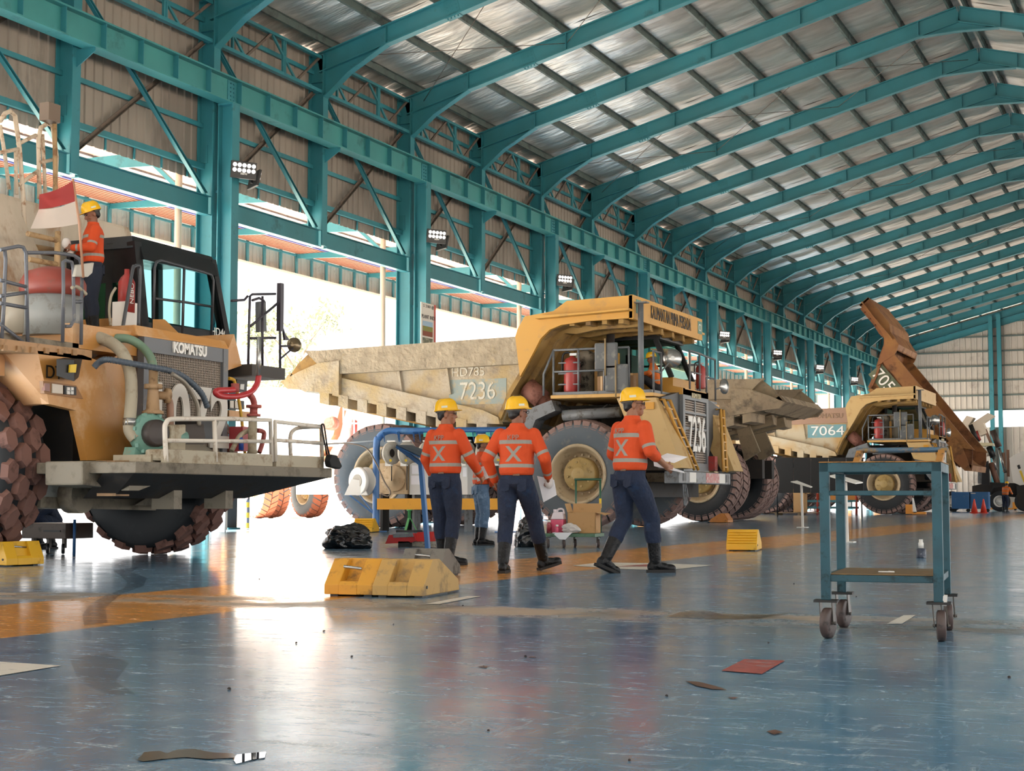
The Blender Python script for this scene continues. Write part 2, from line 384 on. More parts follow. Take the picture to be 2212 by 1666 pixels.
# foil insulation sheets, one per bay and slope, sagging between the purlins
def foil():
    m = bpy.data.materials.new('foil_insulation'); m.use_nodes = True; nt = m.node_tree; b = nt.nodes['Principled BSDF']; L = nt.links.new
    tc = nd(nt, 'ShaderNodeTexCoord'); mp = nd(nt, 'ShaderNodeMapping'); mp.inputs['Scale'].default_value = (0.35, 1.6, 1); L(tc.outputs['Object'], mp.inputs[0])
    n = nd(nt, 'ShaderNodeTexNoise', i_Scale=1.3, i_Detail=5.0, i_Roughness=0.6); L(mp.outputs[0], n.inputs['Vector'])
    L(ramp(nt, n.outputs[0], [(0.3, C('aaa59e')), (0.7, C('dedad4'))]).outputs[0], b.inputs['Base Color'])
    b.inputs['Metallic'].default_value = 0.75; b.inputs['Roughness'].default_value = 0.36
    n2 = nd(nt, 'ShaderNodeTexNoise', i_Scale=1.6, i_Detail=4.0); L(mp.outputs[0], n2.inputs['Vector'])
    bp = nd(nt, 'ShaderNodeBump', i_Strength=0.55, i_Distance=0.16); L(n2.outputs[0], bp.inputs['Height']); L(bp.outputs[0], b.inputs['Normal'])
    return m
FOIL = foil()
def sheet(i, sgn):
    y0 = FY(i); mb = MB(); nx, ny = 40, 20; xe = W - 0.9 if sgn < 0 else RW + 0.9; vs = []; fs = []; ph = random.random() * 0.8
    for a in range(nx + 1):
        x = RX + (xe - RX) * a / nx; dd = abs(x - RX)
        for b_ in range(ny + 1):
            t = b_ / ny; y = y0 + S * t
            k = (dd - 0.25) / 1.56; c = abs(math.sin(PI * k))
            z = roofz(x) - 0.005 - 0.045 * c * abs(math.sin(PI * t)) ** 0.7 - 0.028 * c * (0.5 + 0.5 * math.sin(2 * PI * (t * 4 + ph + 0.6 * math.sin(k * 2.1 + i))))
            vs.append((x, y, z))
    for a in range(nx):
        for b_ in range(ny):
            p = a * (ny + 1) + b_; q = (p, p + 1, p + ny + 2, p + ny + 1); fs.append(q if sgn > 0 else q[::-1])
    mb.add(vs, fs, 0, True); return mb.build('insulation_sheet', FOIL, ceil_)
for i in range(-9, 18):
    for sgn in (-1, 1): sheet(i, sgn)
for sgn in (-1, 1):     # outer roof skin
    xe = W - 1.0 if sgn < 0 else RW + 1.0
    MB().prism([(RX, YA, roofz(RX) + 0.05), (xe, YA, roofz(xe) + 0.05), (xe, YA, roofz(xe) + 0.09), (RX, YA, roofz(RX) + 0.09)], (0, YB - YA + 0.7, 0)).build('roof_skin', clad_m, ceil_)
# roof bracing rods
for i in (1, 4, 7, 11):
    for k in range(3):
        xa, xb = W + 0.6 + 4.6 * k, W + 5.2 + 4.6 * k
        for (ya, yb) in ((FY(i), FY(i + 1)), (FY(i + 1), FY(i))):
            MB().tube([(xa, ya, roofz(xa) - 0.5), (xb, yb, roofz(xb) - 0.5)], 0.011, 5).build('brace_rod', brown, ceil_)

# left wall: columns, girts, bracing, eave trusses, crane girder
XF = W + 0.0
def column_mesh(z0, z1, h=0.46, b=0.26):
    mb = MB(); mb.bar((0, 0, z0), (0, 0, z1), 0.02, h - 0.06, (1, 0, 0))
    mb.bar((h / 2 - 0.015, 0, z0), (h / 2 - 0.015, 0, z1), b, 0.03, (1, 0, 0)); mb.bar((-h / 2 + 0.015, 0, z0), (-h / 2 + 0.015, 0, z1), b, 0.03, (1, 0, 0))
    mb.box((0, 0, z1 - 0.75), (h - 0.05, b - 0.02, 0.015)); mb.box((0, 0, z1 - 0.02), (h, b, 0.03)); return mb
ztop = roofz(W) - 0.24
CFULL = column_mesh(0, ztop).mesh('steel_column', teal); CHALF = column_mesh(7.45, ztop).mesh('hanging_column', teal)
XG = W + 0.55; ZG = 10.08; HG = 0.62
mb = MB().bar((0, 0, 0), (0, 0, ZG), 0.025, 0.36, (1, 0, 0))
for e in (-0.19, 0.19): mb.bar((e, 0, 0), (e, 0, ZG), 0.30, 0.03, (1, 0, 0))
for z in (1.6, 3.2, 4.8, 6.4, 8.0): mb.box((-0.3, 0, z), (0.3, 0.08, 0.06))
mb.box((0, 0, 0.02), (0.6, 0.5, 0.04)); mb.box((0, 0, ZG - 0.02), (0.42, 0.32, 0.04)); CRANE = mb.mesh('crane_column', teal)
for i in range(-2, 19):
    even = i % 2 == 0
    link('steel_column' if even else 'hanging_column', CFULL if even else CHALF, wallL, (W, FY(i), 0))
    if even:
        link('crane_column', CRANE, wallL, (XG, FY(i) + 0.05, 0))
        mb = MB()
        for z0, z1, mi in ((0, 0.75, 0), (0.75, 1.55, 1), (1.55, 2.1, 2)): mb.b2((XG - 0.235, FY(i) - 0.16, z0 + 0.0), (XG + 0.235, FY(i) + 0.26, z1), mi)
        mb.build('column_guard', [mat('guard_black', '2c2a28', 0.6), mat('guard_orange', 'd68a2c', 0.45), mat('guard_blue', '5fb2c4', 0.45)], wallL)
    else:   # bracket that carries the girder
        mb = MB().prism([(W + 0.2, FY(i) - 0.01, ZG), (XG + 0.15, FY(i) - 0.01, ZG), (XG + 0.15, FY(i) - 0.01, ZG - 0.08), (W + 0.2, FY(i) - 0.01, ZG - 0.4)], (0, 0.02, 0)); mb.build('girder_bracket', teal, wallL)
gird = MB().ibeam((XG, FY(-3), ZG + HG / 2), (XG, YB, ZG + HG / 2), HG, 0.36, 0.02, 0.03)
gird.bar((XG, FY(-3), ZG + HG + 0.04), (XG, YB, ZG + HG + 0.04), 0.06, 0.08)
gird = gird.build('crane_girder', mat('teal_girder', '347a7c', 0.45, dirt='2a6064', amt=0.3, scale=1.0, base2='3c8686', s2=0.7), wallL)
gs = MB()
for a in range(2):
    for b_ in range(5): gs.lathe([(0.02, 0), (0.02, 0.03)], (0.01, -0.06 + 0.12 * a, -0.2 + 0.1 * b_), (1, 0, 0), 6)
gs.box((0, 0, 0), (0.02, 0.34, 0.54)); GS = gs.mesh('splice_plate', teal)
for i in range(-2, 18):
    for k in range(4): link('stiffener', ST_G, gird, (XG, FY(i) + 0.35 + S * k / 4, ZG + HG / 2)).rotation_euler = (0, 0, PI / 2)
    if i % 2 == 0: link('splice_plate', GS, gird, (XG + 0.02, FY(i) + 0.12, ZG + HG / 2))
# rotate stiffeners: plates stand across the beam
for o in gird.children:
    if o.name.startswith('stiffener'): o.rotation_euler = (0, 0, 0)
zc = 11.62
for i in range(-3, 18):
    y0, y1 = FY(i), FY(i + 1)
    # lower beam (channel) with its end plates
    MB().ibeam((W + 0.12, y0 + 0.14, 7.63), (W + 0.12, y1 - 0.14, 7.63), 0.46, 0.2, 0.015, 0.02).build('door_head_beam', teal, wallL)
    # cross bracing
    xb = W + 0.02
    m1 = MB().bar((xb, y0 + 0.15, zc), (xb, y1 - 0.15, 7.9), 0.09, 0.012, (1, 0, 0)); m1.bar((xb + 0.05, y0 + 0.15, zc + 0.05), (xb + 0.05, y1 - 0.15, 7.95), 0.012, 0.09, (1, 0, 0)); m1.bar((xb + 0.05, y0 + 0.15, zc - 0.05), (xb + 0.05, y1 - 0.15, 7.85), 0.012, 0.09, (1, 0, 0)); m1.build('cross_brace', teal_hi, wallL)
    m2 = MB().bar((xb - 0.1, y0 + 0.15, 7.9), (xb - 0.1, y1 - 0.15, zc), 0.10, 0.012, (1, 0, 0)); m2.bar((xb - 0.06, y0 + 0.15, 7.85), (xb - 0.06, y1 - 0.15, zc - 0.05), 0.012, 0.08, (1, 0, 0)); m2.build('cross_brace', brown, wallL)
    # eave truss
    xt = W + 0.12; zt = roofz(W) - 0.33
    MB().bar((xt, y0 + 0.13, zc), (xt, y1 - 0.13, zc), 0.14, 0.09).build('truss_chord', teal, wallL)
    MB().bar((xt, y0 + 0.13, zt), (xt, y1 - 0.13, zt), 0.12, 0.08).build('truss_chord', teal, wallL)
    n = 4
    for k in range(n):
        ya = y0 + 0.15 + (S - 0.3) * k / n; yb = y0 + 0.15 + (S - 0.3) * (k + 1) / n; up_ = k % 2 == 0
        MB().bar((xt, ya, zt if up_ else zc), (xt, yb, zc if up_ else zt), 0.06, 0.05, (1, 0, 0)).build('truss_diagonal', teal if up_ else brown, wallL)
        if k: MB().bar((xt, ya + (0.55 if up_ else -0.55), zc if 0 else zc), (xt, ya + (0.55 if up_ else -0.55), zt), 0.06, 0.06, (1, 0, 0)).build('truss_post', teal, wallL)
    for z in (9.62, 11.05, 12.2):
        MB().bar((W - 0.16, y0, z), (W - 0.16, y1, z), 0.06, 0.11).build('girt', teal, wallL)
    MB().bar((W - 0.13, y0, 8.62), (W - 0.13, y1, 8.62), 0.1, 0.13).build('girt', teal, wallL)
    corr(y0, y1, 8.3, 12.76, W - 0.24, parent=wallL)
    mb = MB()       # short skirt ribs under the last girt
    for k in range(5): mb.box((W - 0.2, y0 + 0.5 + k, 8.44), (0.03, 0.05, 0.28))
    mb.build('skirt_rib', teal, wallL)
corr(FY(-9), FY(-3), 8.3, 12.76, W - 0.24, parent=wallL)

def translucent(name, col, f):
    m = bpy.data.materials.new(name); m.use_nodes = True; nt = m.node_tree; b = nt.nodes['Principled BSDF']; b.inputs['Base Color'].default_value = C(col); b.inputs['Roughness'].default_value = 0.6
    t = nd(nt, 'ShaderNodeBsdfTranslucent'); t.inputs[0].default_value = C(col); ms = nd(nt, 'ShaderNodeMixShader'); ms.inputs[0].default_value = f
    nt.links.new(b.outputs[0], ms.inputs[1]); nt.links.new(t.outputs[0], ms.inputs[2]); nt.links.new(ms.outputs[0], nt.nodes['Material Output'].inputs[0]); return m
# outer canopy along the left wall
ZC = 9.2; XO = W - 6.9
canopy = struct(thing('trim_1', '', '')); del canopy['label'], canopy['category']
pink = translucent('canopy_sheet', 'd6ae9a', 0.12); bluel = mat('blue_trim', '3a4f9a', 0.5); orang = mat('orange_rib', '96644e', 0.55); pale = translucent('pale_sheet', 'efe2d8', 0.25)
for i in range(-4, 19):
    y0, y1 = FY(i), FY(i + 1)
    for k in range(4):
        a, b_ = y0 + S * k / 4 + 0.01, y0 + S * (k + 1) / 4 - 0.01
        mb = MB().b2((W - 0.3, a, ZC), (W - 5.7, b_, ZC + 0.03)); mb.build('canopy_sheet', pink, canopy)
    for x in (W - 1.6, W - 3.4, W - 5.0): MB().bar((x, y0, ZC - 0.03), (x, y1, ZC - 0.03), 0.03, 0.05).build('canopy_purlin', grey, canopy)
    MB().b2((W - 5.7, y0, ZC + 0.02), (XO, y1, ZC + 0.05)).build('canopy_sheet', pale, canopy)
    MB().b2((W - 5.72, y0, ZC - 0.04), (W - 5.78, y1, ZC + 0.02)).build('blue_strip', bluel, canopy)
    for k in range(7):
        x = W - 5.88 - k * 0.15; MB().b2((x, y0, ZC - 0.05), (x - 0.055, y1, ZC + 0.02)).build('canopy_rib', orang, canopy)
    corr(y0, y1, 8.45, 9.3, XO - 0.1, 0.25, 0.03, 'fascia_sheet', canopy, mat('fascia_sheet', '98a09a', 0.5, dirt='7c827c', amt=0.35, scale=1.5))
    for k in range(5): MB().bar((XO, y0 + k * S / 5, 8.45), (XO, y0 + k * S / 5, ZC), 0.12, 0.05, (1, 0, 0)).build('fascia_stud', teal, canopy)
    MB().bar((XO, y0, 8.42), (XO, y1, 8.42), 0.16, 0.08).build('fascia_rail', mat('white_rail', 'cfc8bc', 0.5), canopy)
    MB().bar((XO, y0, ZC - 0.1), (XO, y1, ZC - 0.1), 0.1, 0.05).build('fascia_rail', teal, canopy)
    MB().prism([(W, y0 - 0.03, ZC - 0.06), (XO, y0 - 0.03, ZC - 0.06), (XO, y0 - 0.03, ZC - 0.2), (W, y0 - 0.03, ZC - 0.5)], (0, 0.06, 0)).build('canopy_bracket', teal, canopy)
    if i % 2 == 0:
        MB().bar((W - 0.2, y0, 7.6), (W - 1.6, y0, ZC - 0.35), 0.1, 0.1, (0, 1, 0)).build('knee_brace', teal, canopy)
        MB().tube([(W - 0.5, y0 - 0.45, 0), (W - 0.5, y0 - 0.45, 8.9)], 0.085, 10).build('downpipe', mat('pvc_pipe', 'cdbfae', 0.5), canopy)

# far gable wall
wallF = struct(thing('wall_far', '', '')); del wallF['label'], wallF['category']
zo0, zo1 = 6.08, 7.33
gm = mat('gable_cladding', 'b2aaa0', 0.5, dirt='958c82', amt=0.3, scale=0.7)
def corrx(x0, x1, z0f, z1f, Y, parent, pitch=0.42, name='cladding_sheet', m=None):
    n = max(1, round((x1 - x0) / pitch)); p = (x1 - x0) / n; xs = []
    for k in range(n):
        a = x0 + k * p; xs += [(a, 0), (a + p * 0.66, 0), (a + p * 0.74, -0.06), (a + p * 0.92, -0.06)]
    xs.append((x1, 0)); vs = []; fs = []
    for x, o in xs: vs += [(x, Y + o, z0f(x)), (x, Y + o, z1f(x))]
    for k in range(len(xs) - 1): fs.append((2 * k, 2 * k + 2, 2 * k + 3, 2 * k + 1))
    return MB().add(vs, fs).build(name, m or gm, parent)
k = 0; x = W
while x < RW - 0.1:
    xb = min(x + 4.2, RW); corrx(x, xb, lambda q: zo1, lambda q: roofz(q) - 0.02, YB + 0.25, wallF); corrx(x, xb, lambda q: 0, lambda q: zo0, YB + 0.25, wallF); x = xb
for z in (7.38, 8.49, 9.62, 10.72, 11.82, 12.95, 14.05, 15.15):
    hw = (16.5 - z) / SL; xa, xb = max(W, RX - hw), min(RW, RX + hw)
    MB().bar((xa, YB + 0.14, z), (xb, YB + 0.14, z), 0.05, 0.12).build('girt', mat('dark_girt', '55605c', 0.5), wallF)
for x in (-14.05, -13.45, -6.65, -1.7, 3.2):
    MB().ibeam((x, YB - 0.1, 0), (x, YB - 0.1, roofz(x) - 0.4), 0.35, 0.3, 0.02, 0.03, (0, 1, 0)).build('gable_column', teal, wallF)
for sgn in (-1, 1):
    xe = W if sgn < 0 else RW
    MB().ibeam((xe, YB + 0.05, roofz(xe) - 1.05), (RX, YB + 0.05, roofz(RX) - 1.05), 0.5, 0.2).build('gable_beam', teal, wallF)
# right wall and near gable, mostly out of the picture
wallR = struct(thing('wall_right', '', '')); del wallR['label'], wallR['category']
o = corr(YA, YB, 8.3, 12.42, RW + 0.24, 0.6, -0.035, parent=wallR)
MB().ibeam((RW, YA, 7.63), (RW, YB, 7.63), 0.46, 0.2).build('door_head_beam', teal, wallR)
for i in range(-8, 19, 2): link('steel_column', CFULL, wallR, (RW, FY(i), 0))
wallN = struct(thing('wall_near', '', '')); del wallN['label'], wallN['category']
corrx(W, RW, lambda q: 7.0, lambda q: roofz(q) - 0.1, YA, wallN, 1.0)
# ------------------------------------------------------------------ wheels
def tread(mb, R, w, N, dep, kind='block', mi=0):
    """rubber lugs around a wheel whose axle is the local Y axis, centred on the origin"""
    def cyl(a, r, h): return V((math.sin(a) * r, h, math.cos(a) * r))
    da = 2 * PI / N
    if kind == 'block':
        for s in (-1, 1):
            for k in range(N):
                a = da * (k + (0.5 if s > 0 else 0)); g = da * 0.40; sk = da * 0.55
                lo = []; hi = []
                for (aa, h, r) in ((a - g, s * w * 0.5, R - dep * 0.55), (a + g, s * w * 0.5, R - dep * 0.55), (a + g + sk, s * w * 0.03, R), (a - g + sk, s * w * 0.03, R)):
                    lo.append(cyl(aa, R - dep * 1.6, h)); hi.append(cyl(aa, r, h))
                mb.add(lo + hi, [(4, 5, 6, 7), (0, 1, 5, 4), (1, 2, 6, 5), (2, 3, 7, 6), (3, 0, 4, 7)], mi)
                # shoulder lip down the sidewall
                q = [cyl(a - g, R - dep * 0.55, s * w * 0.5), cyl(a + g, R - dep * 0.55, s * w * 0.5), cyl(a + g * 0.9, R - dep * 2.6, s * w * 0.53), cyl(a - g * 0.9, R - dep * 2.6, s * w * 0.53)]
                mb.add(q, [(0, 1, 2, 3), (3, 2, 1, 0)], mi)
    else:                                   # big staggered hexagonal knobs
        cols = (-0.38, -0.13, 0.13, 0.38)
        for ci, c in enumerate(cols):
            for k in range(N):
                a = da * (k + 0.5 * (ci % 2)); hw = w * 0.145; ga = da * 0.46; outer = abs(c) > 0.3
                rt_ = R - (dep * 0.35 if outer else 0); lo = []; hi = []
                hexa = [(-1, 0), (-0.5, 1), (0.5, 1), (1, 0), (0.5, -1), (-0.5, -1)]
                jit = 1 + 0.06 * math.sin(k * 7.3 + ci)
                for (x_, y_) in hexa:
                    lo.append(cyl(a + x_ * ga, R - dep * 1.4, w * c + y_ * hw)); hi.append(cyl(a + x_ * ga * 0.82 * jit, rt_, w * c + y_ * hw * 0.84))
                fs = [tuple(range(6, 12))] + [(i, (i + 1) % 6, 6 + (i + 1) % 6, 6 + i) for i in range(6)]
                mb.add(lo + hi, [f[::-1] for f in fs], mi)
    return mb
def wheel_meshes(R, w, rimR, N, dep, kind, tire_m, tread_m, rim_m, hub_m):
    """tire, tread, rim and hub meshes; outer face towards -Y"""
    t = MB(); Rt = R - dep
    prof = [(rimR * 0.96, -w * 0.40), (rimR * 1.05, -w * 0.47), (rimR * 1.25, -w * 0.525), ((rimR + Rt) / 2 * 1.02, -w * 0.54), (Rt * 0.93, -w * 0.525), (Rt, -w * 0.47), (Rt, w * 0.47), (Rt * 0.93, w * 0.525), ((rimR + Rt) / 2 * 1.02, w * 0.54), (rimR * 1.25, w * 0.525), (rimR * 1.05, w * 0.47), (rimR * 0.96, w * 0.40)]
    t.lathe(prof, (0, 0, 0), (0, 1, 0), 56, caps=False)
    tr = tread(MB(), R, w, N, dep, kind)
    r = MB(); r.lathe([(rimR * 1.06, -w * 0.46), (rimR * 1.06, -w * 0.50), (rimR * 0.98, -w * 0.50), (rimR * 0.93, -w * 0.43), (rimR * 0.90, -w * 0.30), (rimR * 0.80, -w * 0.22), (rimR * 0.78, -w * 0.02), (rimR * 0.55, 0.0), (0.02, 0.0)], (0, 0, 0), (0, 1, 0), 40, caps=False)
    r.lathe([(rimR * 0.96, w * 0.46), (rimR * 0.9, w * 0.30), (rimR * 0.75, w * 0.1), (0.02, w * 0.08)], (0, 0, 0), (0, 1, 0), 30, caps=False)
    for k in range(16):
        a = 2 * PI * k / 16; r.lathe([(0.026, -0.06), (0.026, 0.02)], (math.cos(a) * rimR * 0.68, -0.01, math.sin(a) * rimR * 0.68), (0, 1, 0), 6)
    h = MB(); h.lathe([(rimR * 0.60, 0.0), (rimR * 0.60, -w * 0.30), (rimR * 0.55, -w * 0.36), (rimR * 0.28, -w * 0.38), (rimR * 0.26, -w * 0.46), (rimR * 0.20, -w * 0.48), (0.001, -w * 0.48)], (0, 0, 0), (0, 1, 0), 30, caps=False)
    for k in range(8):
        a = 2 * PI * k / 8 + 0.2; h.lathe([(0.028, -0.03), (0.028, 0.01)], (math.cos(a) * rimR * 0.43, -w * 0.37, math.sin(a) * rimR * 0.43), (0, 1, 0), 6)
    for k in range(6):
        a = 2 * PI * k / 6; h.lathe([(0.018, -0.03), (0.018, 0.01)], (math.cos(a) * rimR * 0.25, -w * 0.38, math.sin(a) * rimR * 0.25), (0, 1, 0), 6)
    return dict(tire=t.mesh('wheel', tire_m), tread=tr.mesh('tread', tread_m), rim=r.mesh('rim', rim_m), hub=h.mesh('hub', hub_m))
def add_wheel(ms, parent, loc, flip=False, steer=0.0, name='wheel', hub=True, spin=0.0):
    o = link(name, ms['tire'], parent, loc); o.rotation_euler = (0, 0, (PI if flip else 0) + steer)
    for k in ('tread', 'rim', 'hub'):
        if k == 'hub' and not hub: continue
        link(k, ms[k], o, (0, 0, 0)).rotation_euler = (0, spin, 0)
    return o
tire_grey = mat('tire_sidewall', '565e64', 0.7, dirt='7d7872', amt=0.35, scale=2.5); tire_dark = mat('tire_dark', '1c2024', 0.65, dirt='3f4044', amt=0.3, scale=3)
tread_pink = mat('tread_dusty', '8a7068', 0.85, dirt='5a4a46', amt=0.45, scale=6); tread_red = mat('tread_red_dust', '78564c', 0.9, dirt='523a34', amt=0.4, scale=5); tread_dark = mat('tread_dark', '4a4846', 0.8, dirt='6d655e', amt=0.4, scale=5)
rim_tan = mat('rim_tan', 'b5a182', 0.5, dirt='85745a', amt=0.4, scale=5); hub_tan = mat('hub_yellow', 'ad925c', 0.45, dirt='85704a', amt=0.35, scale=5)
WM785 = wheel_meshes(1.275, 0.72, 0.66, 34, 0.075, 'block', tire_grey, tread_pink, rim_tan, hub_tan)
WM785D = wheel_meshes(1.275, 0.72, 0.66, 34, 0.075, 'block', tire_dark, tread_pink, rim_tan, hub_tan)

# ------------------------------------------------------------------ rigid haul truck (local: X forward, Y to its left, Z up, origin on the floor under the front axle)
OG = (0, 0, 0)
yel = mat('truck_yellow', 'c4923e', 0.45, dirt='a9854e', amt=0.3, scale=2.2)
yel_pale = mat('truck_yellow_pale', 'c0a06a', 0.5, dirt='b08d5a', amt=0.35, scale=3)
mud = mat('bed_mud', 'b3a691', 0.85, dirt='9a8c78', amt=0.5, scale=2.0, base2='b0996f', s2=1.3, bump=0.5, bscale=14)
mud_rail = mat('bed_rail_mud', 'a99a82', 0.9, dirt='b39a66', amt=0.2, scale=1.2, base2='988a74', s2=3, bump=1.0, bscale=9)
underm = mat('bed_underside', '9c7c46', 0.8, dirt='7a6244', amt=0.5, scale=2)
chas = mat('chassis_dark', '211d1a', 0.7, dirt='3d342b', amt=0.4, scale=4)
rail_g = mat('handrail_grey', '63676b', 0.4, dirt='8c8880', amt=0.3, scale=9)
steel_b = mat('steel_bright', 'a9a9a6', 0.25, metal=0.8)
extred = mat('extinguisher_red', '9e3430', 0.4, dirt='7b4a46', amt=0.4, scale=8)
glass_c = glass('cab_glass', 'b9cfc6')
white_t = mat('white_lettering', 'e6e4de', 0.5); black_t = mat('black_lettering', '26221c', 0.5)
LOCAL = dict(org=OG)
def bed_parts(root, pal, M=None, number=None, tailclosed=False):
    side, rail, can, und = pal; dv = 2.65
    def put(mb, name, m, par=root):
        if M is not None: mb.xform(M)
        return mb.build(name, m, par, org=OG)
    def poly(pts, v): return [(u, v, z) for u, z in pts]
    for s in (-1, 1):
        vo = s * dv
        def pr(pts, v0, th): return MB().prism(poly(pts, vo - s * v0), (0, -s * th, 0))
        sp_ = put(pr([(-6.7, 3.85), (-1.2, 3.92), (-1.58, 3.15), (-1.84, 2.55), (-2.8, 2.6), (-6.5, 3.4)], 0.22, 0.08), 'bed_side', side)
        put(pr([(-7.17, 4.39), (-6.73, 4.38), (-1.42, 4.5), (-1.18, 4.0), (-1.18, 3.86), (-6.19, 3.78), (-6.75, 4.0)], 0.0, 0.24), 'bed_rail', rail)
        put(pr([(-6.3, 3.72), (-2.3, 2.80), (-1.9, 2.62), (-1.86, 2.46), (-2.82, 2.50), (-6.4, 3.26)], 0.07, 0.2), 'bed_rib_band', side)
        put(pr([(-6.15, 4.1), (-6.75, 4.06), (-7.32, 3.86), (-7.82, 3.64), (-7.64, 3.45), (-7.3, 3.42), (-6.15, 3.26)], -0.04, 0.14), 'bed_tail_plate', side)
        put(pr([(-6.2, 4.3), (-7.1, 4.34), (-7.45, 4.05), (-7.72, 3.7), (-6.2, 3.4)], 0.12, 0.1), 'tail_liner', und)
        MBs = MB()
        for u in (-4.6, -3.3): MBs.bar((u, vo - s * 0.17, 3.85), (u + 0.1, vo - s * 0.17, 3.2), 0.05, 0.05, (0, 1, 0))
        put(MBs, 'bed_stiffener', side)
        put(pr([(-1.42, 4.5), (-1.36, 4.67), (-1.18, 4.96), (-0.46, 5.05), (-0.12, 5.27), (1.48, 5.32), (1.48, 4.8), (0.4, 4.78), (-0.25, 4.72), (-0.55, 4.62), (-0.78, 4.42), (-1.06, 3.93), (-1.3, 3.55)], -0.02, 0.1), 'canopy_side', can)
        fin = MB().prism([(-0.85, vo, 4.93), (0.5, vo, 4.95), (1.48, vo, 5.0), (1.48, vo, 4.95), (-0.8, vo, 4.86)], (0, s * 0.3, 0)); put(fin, 'canopy_fin', can)
    # floor with duck tail, front wall and canopy top
    put(MB().prism([(-7.75, -dv + 0.2, 3.62), (-6.4, -dv + 0.2, 3.25), (-2.4, -dv + 0.2, 2.45), (-1.85, -dv + 0.2, 2.52), (-1.85, -dv + 0.2, 2.66), (-2.4, -dv + 0.2, 2.6), (-7.6, -dv + 0.2, 3.75)], (0, 2 * dv - 0.4, 0)), 'bed_floor', side)
    put(MB().prism([(-7.84, -dv + 0.12, 3.66), (-7.2, -dv + 0.12, 3.36), (-7.0, -dv + 0.12, 3.5), (-7.66, -dv + 0.12, 3.86)], (0, 2 * dv - 0.24, 0)), 'tail_lip', side)
    for k in range(9):
        t = k / 8; u = -6.75 + t * 4.3; z = 3.28 - t * 0.86
        put(MB().hexa([(u, -dv + 0.05, z - 0.2), (u + 0.27, -dv + 0.05, z - 0.26), (u + 0.27, dv - 0.05, z - 0.26), (u, dv - 0.05, z - 0.2), (u, -dv + 0.05, z + 0.1), (u + 0.27, -dv + 0.05, z + 0.05), (u + 0.27, dv - 0.05, z + 0.05), (u, dv - 0.05, z + 0.1)]), 'floor_rib', side)
    for s in (-1, 1): put(MB().bar((-7.0, s * 0.75, 3.2), (-2.3, s * 0.75, 2.2), 0.3, 0.32), 'floor_beam', und)
    curve = [(-1.86, 2.55), (-1.58, 3.15), (-1.06, 3.93), (-0.78, 4.42), (-0.55, 4.62), (-0.25, 4.72), (0.4, 4.8), (1.42, 4.82)]
    back = [(u - 0.05, z + 0.12) if u < 0.3 else (u, z + 0.1) for u, z in curve][::-1]
    put(MB().prism([(u, -dv + 0.1, z) for u, z in curve + back], (0, 2 * dv - 0.2, 0)), 'bed_front_wall', und)
    for k in range(6):
        v = -2.1 + k * 0.84
        pts = [(u + (0.14 if u < 0 else 0.0), v, z - (0.03 if u < -0.5 else 0.16)) for u, z in curve]; base = [(u, v, z) for u, z in curve][::-1]
        put(MB().prism(pts + base, (0, 0.14, 0)), 'canopy_rib', und)
    for k in range(4):
        u = -0.1 + k * 0.4; put(MB().b2((u, -dv + 0.1, 4.7), (u + 0.12, dv - 0.1, 4.82)), 'canopy_crossrib', und)
    topc = [(-1.3, 4.75), (-1.18, 4.96), (-0.46, 5.05), (-0.12, 5.27), (1.42, 5.32)]; tb = [(u, z - 0.06) for u, z in topc][::-1]
    put(MB().prism([(u, -dv, z) for u, z in topc + tb], (0, 2 * dv, 0)), 'canopy_top', can)
    fr = put(MB().b2((1.40, -dv - 0.02, 4.78), (1.50, dv + 0.02, 5.33)), 'canopy_front', can)
    if M is None or number:
        pass
    return fr
def railing(root, pts, z0, h, m, r=0.03, mid=True, name='handrail'):
    """posts at pts with top and middle rail"""
    o = MB().tube([V((p[0], p[1], z0 + h)) for p in pts], r, 6).build(name, m, root, org=OG)
    if mid: MB().tube([V((p[0], p[1], z0 + h * 0.52)) for p in pts], r * 0.85, 6).build(name, m, root, org=OG)
    for p in pts: MB().tube([(p[0], p[1], z0), (p[0], p[1], z0 + h)], r, 6).build('handrail_post', m, root, org=OG)
    return o
def extinguisher(root, c, r, h, m=None, name='fire_extinguisher'):
    x, y, z = c
    o = MB().lathe([(r * 0.9, 0), (r, 0.03), (r, h * 0.82), (r * 0.8, h * 0.92), (r * 0.25, h * 0.97), (r * 0.25, h)], (x, y, z), (0, 0, 1), 16).build(name, m or extred, root, org=OG)
    MB().tube(smooth_path([(x, y, z + h), (x - r * 0.5, y, z + h * 1.1), (x - r * 1.2, y, z + h * 1.02), (x - r * 1.3, y, z + h * 0.6)]), r * 0.14, 6).build('hose', dark, o, org=OG)
    MB().box((x + r * 0.2, y, z + h * 1.04), (r * 0.9, r * 0.3, r * 0.3)).build('valve', steel_b, o, org=OG)
    return o
